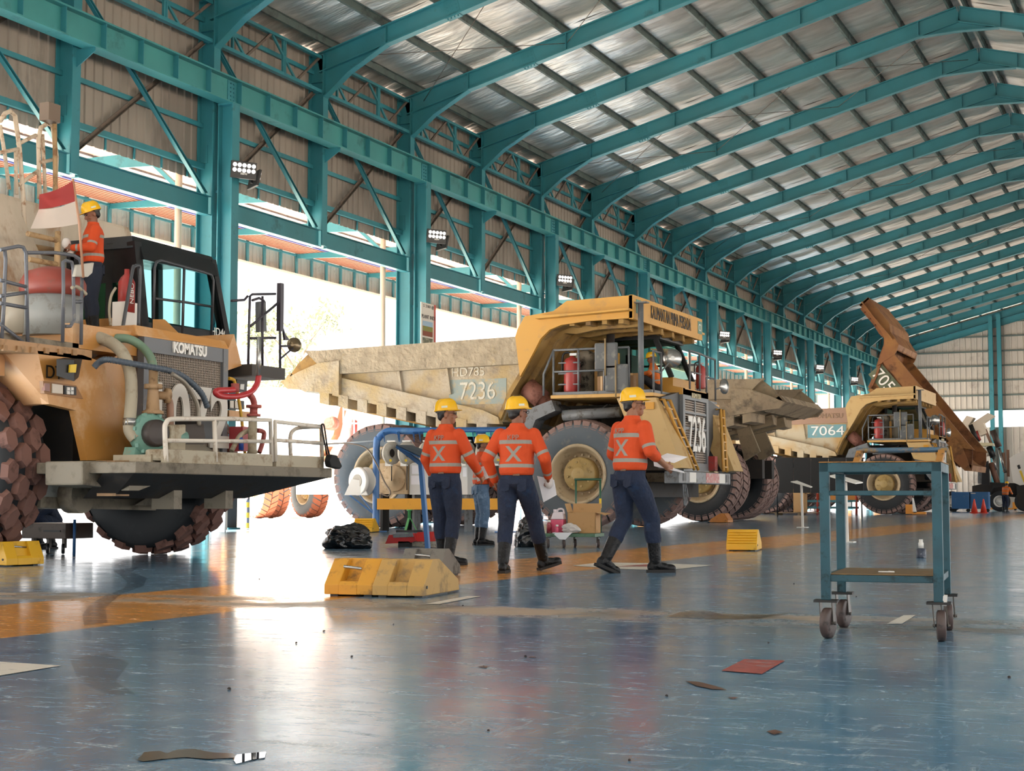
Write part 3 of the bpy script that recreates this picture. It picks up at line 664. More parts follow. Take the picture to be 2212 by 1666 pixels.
def haul_truck(name, label, loc, rotz, number, pal, wm, M=None, simple=False, front_text=None):
    t = thing(name, label, 'dump truck', loc, rotz)
    def B(mb, nm, m, par=t, bevel=0): return mb.build(nm, m, par, bevel, OG)
    # running gear
    for s in (-1, 1):
        B(MB().b2((-6.6, s * 0.45, 1.35), (1.9, s * 0.75, 1.95)), 'chassis_rail', chas)
        add_wheel(wm, t, (0.09, s * 2.20, 1.275), s > 0)
        add_wheel(wm, t, (-5.06, s * 2.28, 1.275), s > 0); add_wheel(wm, t, (-5.06, s * 1.42, 1.275), s > 0, hub=False)
        B(MB().lathe([(0.2, 0), (0.2, 1.0), (0.13, 1.0), (0.13, 1.7)], (0.09, s * 1.35, 1.1), (0, 0, 1), 14), 'suspension_strut', chas)
        B(MB().lathe([(0.16, 0), (0.16, 1.1), (0.1, 1.1), (0.1, 2.0)], (-3.2, s * 0.95, 1.2), (-0.25, 0, 1), 12), 'hoist_cylinder', chas)
        B(MB().lathe([(0.14, 0), (0.14, 0.8)], (-5.6, s * 1.0, 1.5), (0, 0, 1), 12), 'rear_strut', chas)
        B(MB().prism([(-0.6, s * 1.9, 3.0), (-1.35, s * 1.9, 2.75), (-1.7, s * 1.9, 1.9), (-1.3, s * 1.9, 1.85), (-1.0, s * 1.9, 2.55), (-0.5, s * 1.9, 2.75)], (0, s * 0.55, 0)), 'fender_arch', grey)
    for x in (-6.3, -3.4, -1.6, 0.1, 1.6): B(MB().b2((x, -0.5, 1.4), (x + 0.25, 0.5, 1.85)), 'crossmember', chas)
    B(MB().lathe([(0.3, -2.0), (0.42, -0.6), (0.55, -0.3), (0.55, 0.3), (0.42, 0.6), (0.3, 2.0)], (-5.06, 0, 1.275), (0, 1, 0), 16), 'rear_axle', chas)
    B(MB().tube([(0.09, -1.9, 1.2), (0.09, 1.9, 1.2)], 0.16, 10), 'front_axle', chas)
    B(MB().b2((-0.9, -0.95, 1.5), (1.3, 0.95, 2.95)), 'engine_block', chas)
    B(MB().b2((-2.9, -1.6, 1.2), (-1.7, -0.85, 2.2)), 'fuel_tank', chas)
    if simple:
        bed_parts(t, pal, M, number); return t
    # pipes and hoses above the wheel
    B(MB().tube([(-0.4, -2.2, 2.65), (1.0, -2.15, 2.7)], 0.13, 10), 'air_tank', grey)
    for k in range(4): B(MB().tube(smooth_path([(-0.5, -1.9 - 0.1 * k, 2.9), (0, -1.9 - 0.1 * k, 2.7 - 0.08 * k), (0.7, -1.9 - 0.1 * k, 2.88)]), 0.025, 5), 'hose', chas)
    B(MB().lathe([(0.24, 0), (0.24, 0.5), (0.17, 0.5), (0.17, 0.7)], (-1.35, -2.1, 3.35), (0.6, 0, -0.5), 14), 'exhaust_outlet', mat('rust_pink', '8a5a4c', 0.7, dirt='6a4438', amt=0.5, scale=6))
    # deck
    B(MB().b2((-0.55, -2.62, 3.02), (1.95, 2.62, 3.10)), 'deck', mat('deck_edge', 'c89c58', 0.5, dirt='a88450', amt=0.35, scale=4), bevel=0.01)
    B(MB().b2((-0.5, -2.58, 3.10), (1.9, 2.58, 3.17)), 'deck_plate', grey)
    for s in (-1, 1):
        fp = [(1.05, 2.99), (1.98, 2.99), (2.58, 1.40), (2.28, 1.38), (1.80, 2.22), (1.34, 2.30)]
        o = B(MB().prism([(u, s * 2.55, z) for u, z in fp], (0, -s * 0.85, 0)), 'fender_panel', yel_pale)
        B(MB().prism([(1.34, s * 2.45, 2.28), (1.80, s * 2.45, 2.22), (2.25, s * 2.45, 1.4), (2.0, s * 2.45, 1.4)], (0, -s * 0.6, 0)), 'fender_liner', grey)
        for k in range(2): B(MB().lathe([(0.10, 0), (0.08, -0.05), (0.001, -0.05)], (1.52 + 0.22 * k, s * 2.555, 2.55), (0, s, 0), 14, caps=False), 'headlight', mat('lamp_dark', '1d1c1b', 0.2), o)
        B(MB().box((1.85, s * 2.5, 2.8), (0.2, 0.2, 0.16)), 'marker_lamp', mat('lamp_amber', 'c98f2a', 0.3), o)
        B(MB().tube([(2.0, s * 2.3, 2.95), (2.12, s * 2.4, 2.95), (2.5, s * 1.35, 1.38)], 0.04, 6), 'ladder_rail', yel)
        B(MB().tube([(2.0, s * 1.95, 2.95), (2.15, s * 2.05, 2.95), (2.5, s * 1.05, 1.38)], 0.04, 6), 'ladder_rail', yel)
        for k in range(7):
            f = (k + 0.5) / 7; B(MB().bar((2.15 + 0.35 * f, s * (2.38 - 1.03 * f), 2.85 - 1.47 * f), (2.15 + 0.35 * f, s * (2.05 - 1.0 * f), 2.85 - 1.47 * f), 0.05, 0.03), 'ladder_step', yel)
        B(MB().prism([(2.05, s * 1.02, 3.2), (2.05, s * 2.35, 3.0), (2.05, s * 1.05, 1.45)], (-0.5, 0, 0)), 'hood_side', mat('charcoal_panel', '34373a', 0.5, dirt='55565a', amt=0.3, scale=3))
    # hood and radiator
    B(MB().prism([(0.7, -1.05, 3.15), (2.14, -1.05, 3.15), (2.14, -1.05, 3.3), (1.6, -1.05, 3.42), (0.7, -1.05, 3.42)], (0, 2.08, 0)), 'hood', yel)
    rf = B(MB().b2((1.0, -1.0, 1.38), (2.06, 1.0, 3.2)), 'radiator', mat('radiator_core', '6f6256', 0.7, dirt='5a4f45', amt=0.5, scale=10))
    gf = mat('grille_frame', '6c7073', 0.45, dirt='8d8a84', amt=0.3, scale=5)
    for a, b_ in (((2.05, -1.02, 1.36), (2.14, -0.86, 3.3)), ((2.05, 0.86, 1.36), (2.14, 1.02, 3.3)), ((2.05, -0.86, 3.05), (2.14, 0.86, 3.28)), ((2.05, -0.86, 1.36), (2.14, 0.86, 1.56)), ((2.05, -0.04, 1.5), (2.12, 0.04, 3.1))): B(MB().b2(a, b_), 'grille_frame', gf)
    for z in (1.95, 2.35, 2.72): B(MB().b2((2.05, -0.86, z), (2.13, 0.86, z + 0.05)), 'grille_frame', gf)
    gs_ = mat('grille_slat', '9a8d80', 0.5)
    for k in range(26):
        z = 1.6 + k * 0.056; B(MB().b2((2.06, -0.86, z), (2.10, 0.86, z + 0.022)), 'grille_slat', gs_)
    if front_text: text('number', front_text, 1.18, white_t, t, (2.15, 0.02, 2.2), FACE_RIGHT, 0.01, 0.60, org=OG, offset=0.012)
    text('maker_name', 'KOMATSU', 0.17, mat('cream_lettering', 'd8cba6', 0.5), t, (2.15, 0, 3.16), FACE_RIGHT, 0.008, 0.9, org=OG)
    B(MB().b2((2.05, -2.2, 1.06), (2.4, 2.0, 1.34)), 'bumper', grey, bevel=0.02)
    for v, wd, m in ((-1.4, 0.5, white), (-0.1, 1.1, mat('red_sticker', 'a83a34', 0.4, dirt='d0c6bc', amt=0.5, scale=12)), (1.0, 0.5, white)): B(MB().b2((2.39, v, 1.09), (2.405, v + wd, 1.32)), 'bumper_sticker', m)
    for v in (-1.9, 1.6): B(MB().b2((2.39, v, 1.12), (2.41, v + 0.22, 1.3)), 'tow_socket', dark)
    for s in (-1, 1): B(MB().b2((2.1, s * 1.1 - 0.12, 1.4), (2.3, s * 1.1 + 0.12, 1.75)), 'fire_box', extred)
    B(MB().b2((1.2, -1.9, 0.75), (1.6, 1.9, 1.1)), 'front_beam', chas)
    for k in range(3): B(MB().tube(smooth_path([(2.3, -1.6 + k * 0.1, 1.06), (2.3, -1.55 + k * 0.15, 0.75), (2.3, -1.5 + k * 0.05, 0.55)]), 0.02, 5), 'hose', grey)
    # cab on the left side
    cabm = mat('cab_black', '202224', 0.45, dirt='3a3a38', amt=0.3, scale=5)
    x0, x1, y0, y1, z0, z1 = -0.35, 1.25, 0.35, 2.15, 3.17, 4.62
    for (x, y) in ((x0, y0), (x0, y1)): B(MB().b2((x, y, z0), (x + 0.12, y + (0.1 if y == y0 else -0.1), z1)), 'cab_pillar', cabm)
    for y in (y0, y1 - 0.1): B(MB().bar((x1 + 0.15, y + 0.05, z0 + 0.5), (x1 - 0.25, y + 0.05, z1), 0.1, 0.12, (1, 0, 0)), 'cab_pillar', cabm)
    B(MB().b2((x0 - 0.1, y0 - 0.05, z1), (x1 - 0.1, y1 + 0.05, z1 + 0.12)), 'cab_roof', cabm)
    B(MB().b2((x0, y0, z0), (x1 + 0.2, y1, z0 + 0.5)), 'cab_base', yel)
    B(MB().b2((x0, y0 + 0.1, z0 + 0.5), (x0 + 0.05, y1 - 0.1, z1)), 'cab_rear_panel', cabm)
    B(MB().prism([(x1 + 0.14, y0 + 0.1, z0 + 0.5), (x1 - 0.24, y0 + 0.1, z1), (x1 - 0.26, y0 + 0.1, z1), (x1 + 0.12, y0 + 0.1, z0 + 0.5)], (0, y1 - y0 - 0.2, 0)), 'windshield', glass_c)
    B(MB().prism([(x0 + 0.12, y0 + 0.04, z0 + 0.5), (x1 + 0.1, y0 + 0.04, z0 + 0.5), (x1 - 0.3, y0 + 0.04, z1), (x0 + 0.12, y0 + 0.04, z1)], (0, 0.015, 0)), 'side_window', glass_c)
    B(MB().b2((0.0, 1.0, z0 + 0.5), (0.15, 1.5, z1 - 0.3)), 'seat', dark)
    B(MB().b2((-0.3, -0.5, 3.17), (0.1, 0.3, 4.3)), 'cabinet', yel)
    B(MB().lathe([(0.13, 0), (0.13, 1.0), (0.10, 1.1), (0.10, 1.5)], (0.3, -0.9, 3.15), (0, 0, 1), 12), 'exhaust_stack', mat('soot', '2a2523', 0.8))
    for k in range(2): B(MB().lathe([(0.2, 0), (0.2, 0.75), (0.24, 0.75), (0.24, 0.95), (0.05, 1.02)], (0.05 + 0.5 * k, -1.9, 3.17), (0, 0, 1), 14), 'air_cleaner', mat('air_cleaner', '8d8474', 0.5, dirt='2c2a27', amt=0.5, scale=4))
    # handrails
    nr = [(-0.5, -2.55), (0.12, -2.55), (0.75, -2.55), (1.35, -2.55)]
    railing(t, nr, 3.1, 1.05, rail_g, 0.028); B(MB().tube([(-0.5, -2.55, 4.15), (-0.75, -2.55, 3.6), (-0.75, -2.55, 3.1)], 0.028, 6), 'handrail', rail_g)
    railing(t, [(1.9, -2.45), (1.9, -1.9)], 3.1, 0.95, rail_g, 0.028); railing(t, [(2.05, -0.2), (2.05, 0.6), (1.95, 1.5), (1.9, 2.45)], 3.2, 1.05, rail_g, 0.028)
    railing(t, [(1.4, 2.55), (0.4, 2.55), (-0.5, 2.55)], 3.1, 1.05, rail_g, 0.028)
    B(MB().tube([(1.62, -2.5, 3.1), (1.62, -2.5, 5.15)], 0.07, 8), 'canopy_prop', rail_g)
    B(MB().box((1.62, -2.5, 5.16), (0.35, 0.2, 0.03)), 'prop_plate', rail_g)
    for s, zz in ((-1, 3.95), (-1, 3.45)):
        o = B(MB().box((0.85 + (3.95 - zz) * 0.5, -2.68, zz), (0.55, 0.1, 0.62)), 'mirror_housing', mat('mirror_back', '55585a', 0.5, dirt='7d7b76', amt=0.4, scale=6), bevel=0.04)
        B(MB().tube([(0.85 + (3.95 - zz) * 0.5, -2.75, zz - 0.45), (0.85 + (3.95 - zz) * 0.5, -2.75, zz + 0.4)], 0.02, 5), 'mirror_stem', mat('brass_tube', '9a8562', 0.5), o)
    o = B(MB().lathe([(0.001, 0), (0.22, 0.02), (0.22, 0.05), (0.05, 0.09)], (2.05, -1.55, 3.95), (0.5, -1, 0), 18), 'round_mirror', steel_b); B(MB().tube([(2.02, -1.55, 3.9), (1.9, -1.95, 3.6)], 0.02, 5), 'mirror_stem', rail_g, o)
    o = B(MB().lathe([(0.001, 0), (0.2, 0.03), (0.2, 0.06), (0.05, 0.1)], (1.95, 2.95, 3.6), (1, -0.3, 0), 18), 'round_mirror', steel_b); B(MB().tube([(1.9, 2.5, 3.5), (1.92, 2.93, 3.58)], 0.02, 5), 'mirror_stem', rail_g, o)
    extinguisher(t, (-0.12, -2.35, 3.17), 0.19, 0.85)
    for a in range(3): B(MB().bar((-0.4, -2.5, 3.35 + a * 0.25), (0.15, -2.5, 3.35 + a * 0.25), 0.03, 0.03), 'extinguisher_cage', rail_g)
    extinguisher(t, (2.0, 0.85, 3.4), 0.12, 0.6)
    # dump body
    fr = bed_parts(t, pal, M, number)
    return t
PAL_MUD = (mud, mud_rail, yel, underm)
t2 = haul_truck('haul_truck', 'mud-caked yellow dump truck numbered 7236 with its yellow canopy over the deck', (-13.1, 35.6, 0), 0, '7236', PAL_MUD, WM785, front_text='7236')
text('company_name', 'KALIMANTAN PRIMA PERSADA', 0.44, black_t, t2, (1.51, 0.1, 5.06), FACE_RIGHT, 0.004, org=OG, width=3.1)
plate = mat('teal_plate', '4f7f74', 0.5)
for v, s in ((-2.3, 'T2'), (2.45, 'C1')):
    o = MB().b2((1.50, v - 0.17, 4.93), (1.508, v + 0.17, 5.25)).build('fleet_plate', plate, t2, org=OG); text('fleet_code', s, 0.26, white_t, o, (1.512, v, 5.08), FACE_RIGHT, 0.003, 0.8, org=OG)
o = MB().b2((-3.25, -2.44, 2.95), (-1.75, -2.425, 3.55)).build('number_plate', mat('blue_grey_plate', '8f9a94', 0.6, dirt='b8a27c', amt=0.55, scale=4), t2, org=OG)
text('number', '7236', 0.6, mat('worn_white', 'c9c4b4', 0.6, dirt='b09a74', amt=0.5, scale=9), t2, (-2.5, -2.45, 3.25), FACE_NEAR, 0.004, 0.8, org=OG)
text('model_name', 'HD785', 0.3, mat('worn_white', 'c9c4b4'), t2, (-2.75, -2.445, 3.72), FACE_NEAR, 0.004, 1.0, org=OG)
# ------------------------------------------------------------------ water truck at the left
wt = thing('water_truck', 'orange water truck with a black cab and a white railed pump platform', 'truck', (-12.4, 14.9, 0))
org_ = mat('truck_orange', 'c08a4c', 0.38, dirt='c8a27a', amt=0.45, scale=1.6, base2='b07c3c', s2=1.2)
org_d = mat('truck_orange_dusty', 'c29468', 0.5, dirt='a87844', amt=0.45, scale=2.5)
beige = mat('old_beige', 'aaa08a', 0.55, dirt='7a664c', amt=0.5, scale=3.0)
bumpm = mat('dusty_grey', '7d7464', 0.65, dirt='5c5448', amt=0.5, scale=3)
blk = mat('cab_black_paint', '191a1c', 0.35, dirt='2c2b2a', amt=0.3, scale=4)
railw = mat('rail_white', 'd6cdbf', 0.45, dirt='a8927a', amt=0.4, scale=7)
tankm = mat('tank_white', 'b8ac9a', 0.6, dirt='8a6a4c', amt=0.42, scale=1.5, base2='a59a88', s2=2, stretch=(1, 1, 0.4))
def WB(mb, nm, m, par=wt, bevel=0): return mb.build(nm, m, par, bevel)
def plate_x(pts, X, th): return MB().prism([PX(x, y, X) for x, y in pts], (-th, 0, 0))
def tube_px(pts, X, r, n=8, sub=6, dx=None):
    q = []
    for k, p in enumerate(pts): q.append(PX(p[0], p[1], (p[2] if len(p) > 2 else X)))
    return MB().tube(smooth_path(q, sub) if sub else q, r, n)
WM465 = wheel_meshes(1.09, 0.64, 0.50, 19, 0.085, 'knob', tire_dark, tread_red, mat('rim_dark', '4a4038', 0.6), mat('rim_dark', '4a4038'))
yc = 14.9
for s, y in ((-1, 12.95), (1, 16.55)):
    add_wheel(WM465, wt, (0, y - yc, 1.09), s > 0)
    for k in (0, 0.8): add_wheel(WM465, wt, (-4.6, s * (1.3 + k), 1.09), s > 0, hub=False)
for y in (14.3, 15.5): WB(MB().b2((-20, y - 0.15, 0.95), (-11.2, y + 0.15, 1.5)), 'chassis_rail', chas)
WB(MB().b2((-13.6, 13.7, 1.0), (-11.4, 16.1, 2.3)), 'engine_block', chas)
WB(MB().tube([(-12.4, 13.3, 0.95), (-12.4, 16.2, 0.95)], 0.17, 10), 'front_axle', chas)
WB(MB().prism([(-11.6, 14.0, 0.6), (-11.6, 15.9, 0.6), (-11.6, 16.2, 0.95), (-11.6, 13.8, 0.95)], (-1.5, 0, 0)), 'sump_guard', bumpm)
WB(MB().lathe([(0.2, -0.1), (0.2, 0.1)], PX(165, 1070, -11.3), (1, 0, 0), 18), 'tow_eye', bumpm)
WB(MB().bar(PX(80, 1085, -11.5), PX(330, 1092, -11.5), 0.1, 0.12), 'steering_link', bumpm)
WB(MB().prism([PX(290, 1092, -11.3), PX(345, 1060, -11.3), PX(395, 1065, -11.3), PX(370, 1095, -11.3)], (-0.06, 0, 0)), 'skid_plate', bumpm)
# fender with its dusty side chamfer
fend = WB(plate_x([(81, 758), (178, 767), (225, 784), (271, 995), (189, 995), (165, 887), (106, 873)], -11.0, 0.10), 'fender', org_)
WB(MB().lathe([(0.14, 0), (0.14, 0.75), (0.1, 0.75), (0.1, 1.25)], (-12.35, 13.75, 1.0), (0, 0, 1), 14), 'suspension_strut', chas)
a, b_, c_, d_ = PX(81, 758, -11.0), PX(106, 873, -11.0), PX(75, 873, -11.25), PX(8, 761, -11.35)
WB(MB().prism([a, b_, c_, d_], (-0.5, 0.25, 0)), 'fender_side', org_d)
WB(MB().b2((-13.5, 12.15, 2.0), (-11.4, 12.6, 2.3)), 'fender_side', org_d)
WB(plate_x([(225, 784), (312, 735), (312, 990), (271, 995)], -11.15, 0.3), 'inner_panel', org_)
lamp = WB(plate_x([(93, 823), (165, 833), (180, 862), (96, 850)], -10.985, 0.05), 'lamp_bezel', mat('lamp_bezel', '8d6238', 0.5))
for pts, m in (([(97, 828), (108, 829), (108, 846), (97, 844)], mat('lamp_red', '7d4a3a', 0.3)), ([(113, 829), (136, 832), (136, 851), (113, 849)], mat('lamp_clear', 'b8a994', 0.15)), ([(139, 833), (165, 836), (165, 854), (139, 852)], dark)):
    WB(plate_x(pts, -10.97, 0.04), 'headlamp', m, lamp)
for x, y in ((147, 841), (155, 841), (147, 848), (155, 848)): WB(MB().box(PX(x, y, -10.965), (0.02, 0.04, 0.04)), 'lens', white, lamp)
WB(MB().hexa([PX(122, 812, -10.8), PX(160, 824, -10.8), PX(170, 815, -11.0), PX(140, 808, -11.0), PX(122, 776, -10.8), PX(160, 778, -10.8), PX(178, 775, -11.0), PX(140, 773, -11.0)]), 'work_lamp', dark)
WB(plate_x([(152, 788), (166, 787), (164, 805), (151, 805)], -10.77, 0.02), 'lamp_sticker', mat('yellow_sticker', 'd8b52c', 0.5))
text('letter', 'DT', 0.2, black_t, wt, PX(117, 806, -10.985), FACE_RIGHT, 0.003)
# lower bumper and platform
WB(plate_x([(179, 996), (246, 996), (246, 1055), (179, 1048)], -10.6, 0.5), 'bumper_end', bumpm, bevel=0.02)
WB(plate_x([(248, 995), (279, 995), (279, 1072), (250, 1072)], -10.5, 0.25), 'bumper_post', mat('rusty_tan', '9a7650', 0.6, dirt='6a5a46', amt=0.4, scale=5))
plat = WB(MB().b2((-11.3, 13.0, 0.98), (-10.0, 16.95, 1.10)), 'platform', bumpm, bevel=0.015)
WB(MB().prism([(-10.02, 13.0, 0.98), (-10.02, 16.9, 0.98), (-10.6, 15.9, 0.72), (-10.6, 13.4, 0.72)], (-0.4, 0, 0)), 'platform_gusset', chas)
WB(plate_x([(279, 1010), (380, 1028), (300, 1060), (279, 1060)], -10.3, 0.1), 'platform_bracket', bumpm)
for y in (14.2, 15.2): WB(MB().b2((-10.7, y, 0.6), (-10.4, y + 0.15, 1.0)), 'platform_leg', bumpm)
for y0_, y1_, m in ((13.55, 15.62, beige), (15.7, 16.8, beige)): WB(MB().b2((-10.1, y0_, 1.10), (-10.03, y1_, 1.24)), 'toe_board', m)
WB(MB().b2((-10.35, 13.6, 1.12), (-10.06, 14.55, 1.25)), 'kick_box', beige, bevel=0.03)
Xr = -10.05; rr = 0.027
WB(MB().tube(smooth_path([PX(359, 998, Xr), PX(356, 930, Xr), PX(359, 914, Xr), PX(370, 906, Xr), PX(420, 905, Xr)], 5) + [PX(500, 905, Xr), PX(584, 908, Xr), PX(587, 998, Xr)], rr, 8), 'guard_rail', railw)
WB(MB().tube([PX(357, 952, Xr), PX(587, 954, Xr)], rr * 0.85, 8), 'guard_rail', railw)
WB(MB().tube([PX(463, 905, Xr), PX(466, 998, Xr)], rr, 8), 'guard_rail_post', railw)
WB(MB().tube([PX(595, 998, Xr), PX(594, 911, Xr), PX(694, 922, Xr), PX(696, 998, Xr)], rr, 8), 'guard_rail', railw)
WB(MB().tube([PX(594, 951, Xr), PX(700, 958, Xr)], rr * 0.85, 8), 'guard_rail', railw)
WB(MB().tube(smooth_path([PX(628, 985, -10.9), PX(627, 945, -10.9), PX(634, 930, -10.9), PX(650, 924, -10.9), PX(694, 922, -10.4)], 5), rr, 8), 'guard_rail', railw)
# grille
def gy(y): return y
gr = WB(MB().b2((-11.6, 14.41, 1.18), (-11.06, 16.07, 2.56)), 'radiator', mat('radiator_brown', '5c4c40', 0.7, dirt='473a32', amt=0.5, scale=12))
gfm = mat('grille_frame_grey', '63666a', 0.45, dirt='837c72', amt=0.3, scale=5)
for a, b_ in (((-11.08, 14.40, 1.18), (-10.99, 14.50, 2.57)), ((-11.08, 15.98, 1.18), (-10.99, 16.08, 2.57)), ((-11.08, 14.5, 2.40), (-11.0, 15.98, 2.57)), ((-11.08, 14.5, 1.92), (-11.01, 15.98, 1.96)), ((-11.08, 14.5, 1.18), (-11.0, 15.98, 1.24)), ((-11.08, 14.5, 1.55), (-11.01, 15.98, 1.58))): WB(MB().b2(a, b_), 'grille_frame', gfm)
gw = mat('grille_wire', '93877a', 0.5)
for k in range(40): z = 1.25 + k * 0.0285; WB(MB().b2((-11.05, 14.5, z), (-11.035, 15.98, z + 0.009)), 'grille_wire', gw)
for k in range(44): y = 14.52 + k * 0.0335; WB(MB().b2((-11.045, y, 1.22), (-11.03, y + 0.009, 2.42)), 'grille_wire', gw)
text('maker_name', 'KOMATSU', 0.17, white_t, wt, (-10.985, 15.27, 2.49), FACE_RIGHT, 0.012, width=0.66, offset=0.006)
text('number', '1072', 0.98, mat('number_white', 'cfcac0', 0.5), wt, (-11.0, 15.30, 1.66), FACE_RIGHT, 0.012, width=1.5, offset=0.03)
# hood and orange shoulders
WB(MB().prism([(-11.0, 14.3, 2.57), (-11.0, 16.12, 2.57), (-11.05, 16.1, 2.68), (-11.05, 14.3, 2.7)], (-1.0, 0, 0)), 'hood', org_, bevel=0.02)
WB(plate_x([(491, 758), (506, 722), (522, 790), (493, 800)], -11.05, 0.6), 'hood_shoulder', org_)
WB(MB().prism([PX(355, 690, -11.5), PX(400, 735, -11.2), PX(330, 722, -11.2), PX(330, 690, -11.5)], (-0.05, 0.1, 0)), 'cab_shoulder', org_)
WB(MB().b2((-12.2, 13.3, 2.35), (-11.1, 15.0, 2.62)), 'hood_side_deck', org_)
WB(MB().b2((-13.0, 15.40, 2.4), (-12.0, 15.55, 2.95)), 'cab_step', org_)
# deck
dk = mat('deck_rust', 'a9825a', 0.55, dirt='7d6648', amt=0.4, scale=5)
WB(MB().b2((-13.2, 11.9, 2.22), (-11.0, 13.5, 2.33)), 'deck', dk); WB(MB().b2((-13.2, 11.9, 2.33), (-11.1, 13.4, 2.40)), 'deck_plate', bumpm)
WB(MB().b2((-13.3, 13.4, 2.45), (-11.9, 15.5, 2.66)), 'upper_deck', org_d)
for k in range(6): WB(MB().box(PX(10 + k * 30, 752 + k * 2, -10.99), (0.03, 0.06, 0.06)), 'deck_bolt', mat('rusty_tan', '9a7650'))
# cab
X0, X1 = -11.95, -13.05; cy0, cy1 = 15.55, 17.45; zb, zt_ = 2.80, 3.92
WB(MB().prism([(X0, cy0, 2.4), (X0, cy0, zb), (X1, cy0, zb), (X1, cy0, 2.4)], (0, cy1 - cy0, 0)), 'cab_base', org_)
WB(MB().prism([(X0 + 0.02, cy0, zb - 0.2), (X0 - 0.02, cy0, zb + 0.1), (X0 - 0.02, cy1, zb + 0.16), (X0 + 0.02, cy1, zb - 0.2)], (-0.1, 0, 0)), 'cab_lower_panel', blk)
def pil(p, q, w1=0.1, w2=0.12): return WB(MB().bar(p, q, w1, w2, (1, 0, 0)), 'cab_pillar', blk)
pil((X0, cy0 + 0.06, zb), (X0 - 0.15, cy0 + 0.06, zt_), 0.14); pil((X0, cy1 - 0.03, zb), (X0 - 0.15, cy1 - 0.2, zt_), 0.1); pil((X1, cy0 + 0.06, zb), (X1, cy0 + 0.06, zt_)); pil((X1, cy1 - 0.06, zb), (X1, cy1 - 0.1, zt_))
pil((X0 - 0.48, cy0 + 0.05, zb), (X0 - 0.48, cy0 + 0.05, zt_), 0.09, 0.1)
WB(MB().hexa([(X1 - 0.1, cy0 - 0.02, zt_ - 0.08), (X0 - 0.1, cy0 - 0.02, zt_ - 0.08), (X0 - 0.1, cy1 - 0.1, zt_ - 0.06), (X1 - 0.1, cy1 - 0.1, zt_ - 0.06), (X1 - 0.1, cy0 + 0.04, zt_ + 0.08), (X0 - 0.16, cy0 + 0.04, zt_ + 0.08), (X0 - 0.16, cy1 - 0.16, zt_ + 0.06), (X1 - 0.1, cy1 - 0.16, zt_ + 0.06)]), 'cab_roof', blk)
WB(MB().prism([(X0 - 0.02, cy0 + 0.1, zt_ - 0.22), (X0 - 0.02, cy1 - 0.2, zt_ - 0.22), (X0 - 0.1, cy1 - 0.2, zt_), (X0 - 0.1, cy0 + 0.1, zt_)], (-0.05, 0, 0)), 'cab_visor', blk)
WB(MB().b2((X0 - 0.1, cy0 + 0.01, zt_ - 0.5), (X1, cy0 + 0.05, zt_)), 'cab_side_panel', blk)
WB(MB().b2((X0 - 0.1, cy0 + 0.02, zb), (X1, cy0 + 0.04, zt_ - 0.5)), 'side_window', glass('green_glass', '8fb8a2'))
WB(MB().prism([(X0 - 0.01, cy0 + 0.12, zb + 0.12), (X0 - 0.01, cy1 - 0.08, zb + 0.16), (X0 - 0.1, cy1 - 0.22, zt_ - 0.2), (X0 - 0.1, cy0 + 0.12, zt_ - 0.2)], (-0.012, 0, 0)), 'windshield', glass('teal_glass', 'b5d6d8'))
WB(MB().lathe([(0.20, -0.015), (0.225, 0), (0.20, 0.015)], (X0 - 0.45, 16.35, zb + 0.2), (0.5, 0, 0.8), 20, caps=False), 'steering_wheel', dark)
WB(MB().b2((X0 - 0.25, cy0 + 0.2, zb), (X0 - 0.05, cy1 - 0.2, zb + 0.16)), 'dashboard', dark)
WB(MB().b2((X1 + 0.05, 16.2, zb - 0.1), (X1 + 0.2, 16.7, zb + 0.7)), 'seat', dark)
bars = mat('guard_bar', '3a3d42', 0.35)
Xb = X0 + 0.12
for pts in ([(331, 715), (334, 578), (338, 566), (348, 563), (440, 588), (457, 594), (461, 606), (456, 735)], [(335, 645), (400, 653), (459, 663)], [(398, 578), (394, 728)]):
    WB(tube_px(pts, Xb, 0.018, 6, 0), 'window_guard_bar', bars)
WB(tube_px([(262, 728), (285, 590), (290, 577), (297, 574), (303, 582), (301, 640), (299, 708)], -11.4, 0.022, 7, 4), 'grab_rail', bars)
text('model_name', 'HD465', 0.15, white_t, wt, PX(476, 719, X0 + 0.03), FACE_RIGHT, 0.003, width=0.42)
WB(MB().lathe([(0.025, -0.01), (0.04, 0), (0.025, 0.01)], (X1 + 0.2, 15.7, zt_ + 0.11), (0, 1, 0), 10), 'lifting_eye', blk)
# exit frame and mirrors at the right of the cab
Xm = -11.0; tub = mat('mirror_tube', '35303a', 0.45)
for pts in ([(536, 800), (538, 700), (540, 640), (545, 636), (595, 635)], [(605, 800), (605, 615)], [(541, 705), (600, 655)], [(540, 731), (595, 730)], [(567, 640), (567, 800)], [(500, 650), (528, 648), (535, 640)], [(545, 649), (560, 644), (570, 650)]):
    WB(tube_px(pts, Xm, 0.017, 6, 0), 'mirror_frame_tube', tub)
WB(MB().b2((Xm - 0.03, PX(602, 650, Xm).y, PX(602, 715, Xm).z), (Xm + 0.03, PX(609, 650, Xm).y, PX(605, 612, Xm).z)), 'side_panel', tub)
WB(plate_x([(559, 652), (575, 650), (577, 716), (560, 718)], Xm - 0.05, 0.06), 'mirror_housing', mat('mirror_back', '55585a'), bevel=0.015)
WB(MB().b2((-11.5, PX(530, 790, Xm).y, PX(530, 812, Xm).z), (-10.9, PX(602, 790, Xm).y, PX(602, 797, Xm).z)), 'step_platform', mat('dark_step', '3a3530', 0.6))
WB(tube_px([(608, 748), (625, 748)], Xm, 0.014, 6, 0), 'mirror_arm', tub); WB(tube_px([(606, 775), (633, 752)], Xm, 0.012, 6, 0), 'mirror_arm', tub)
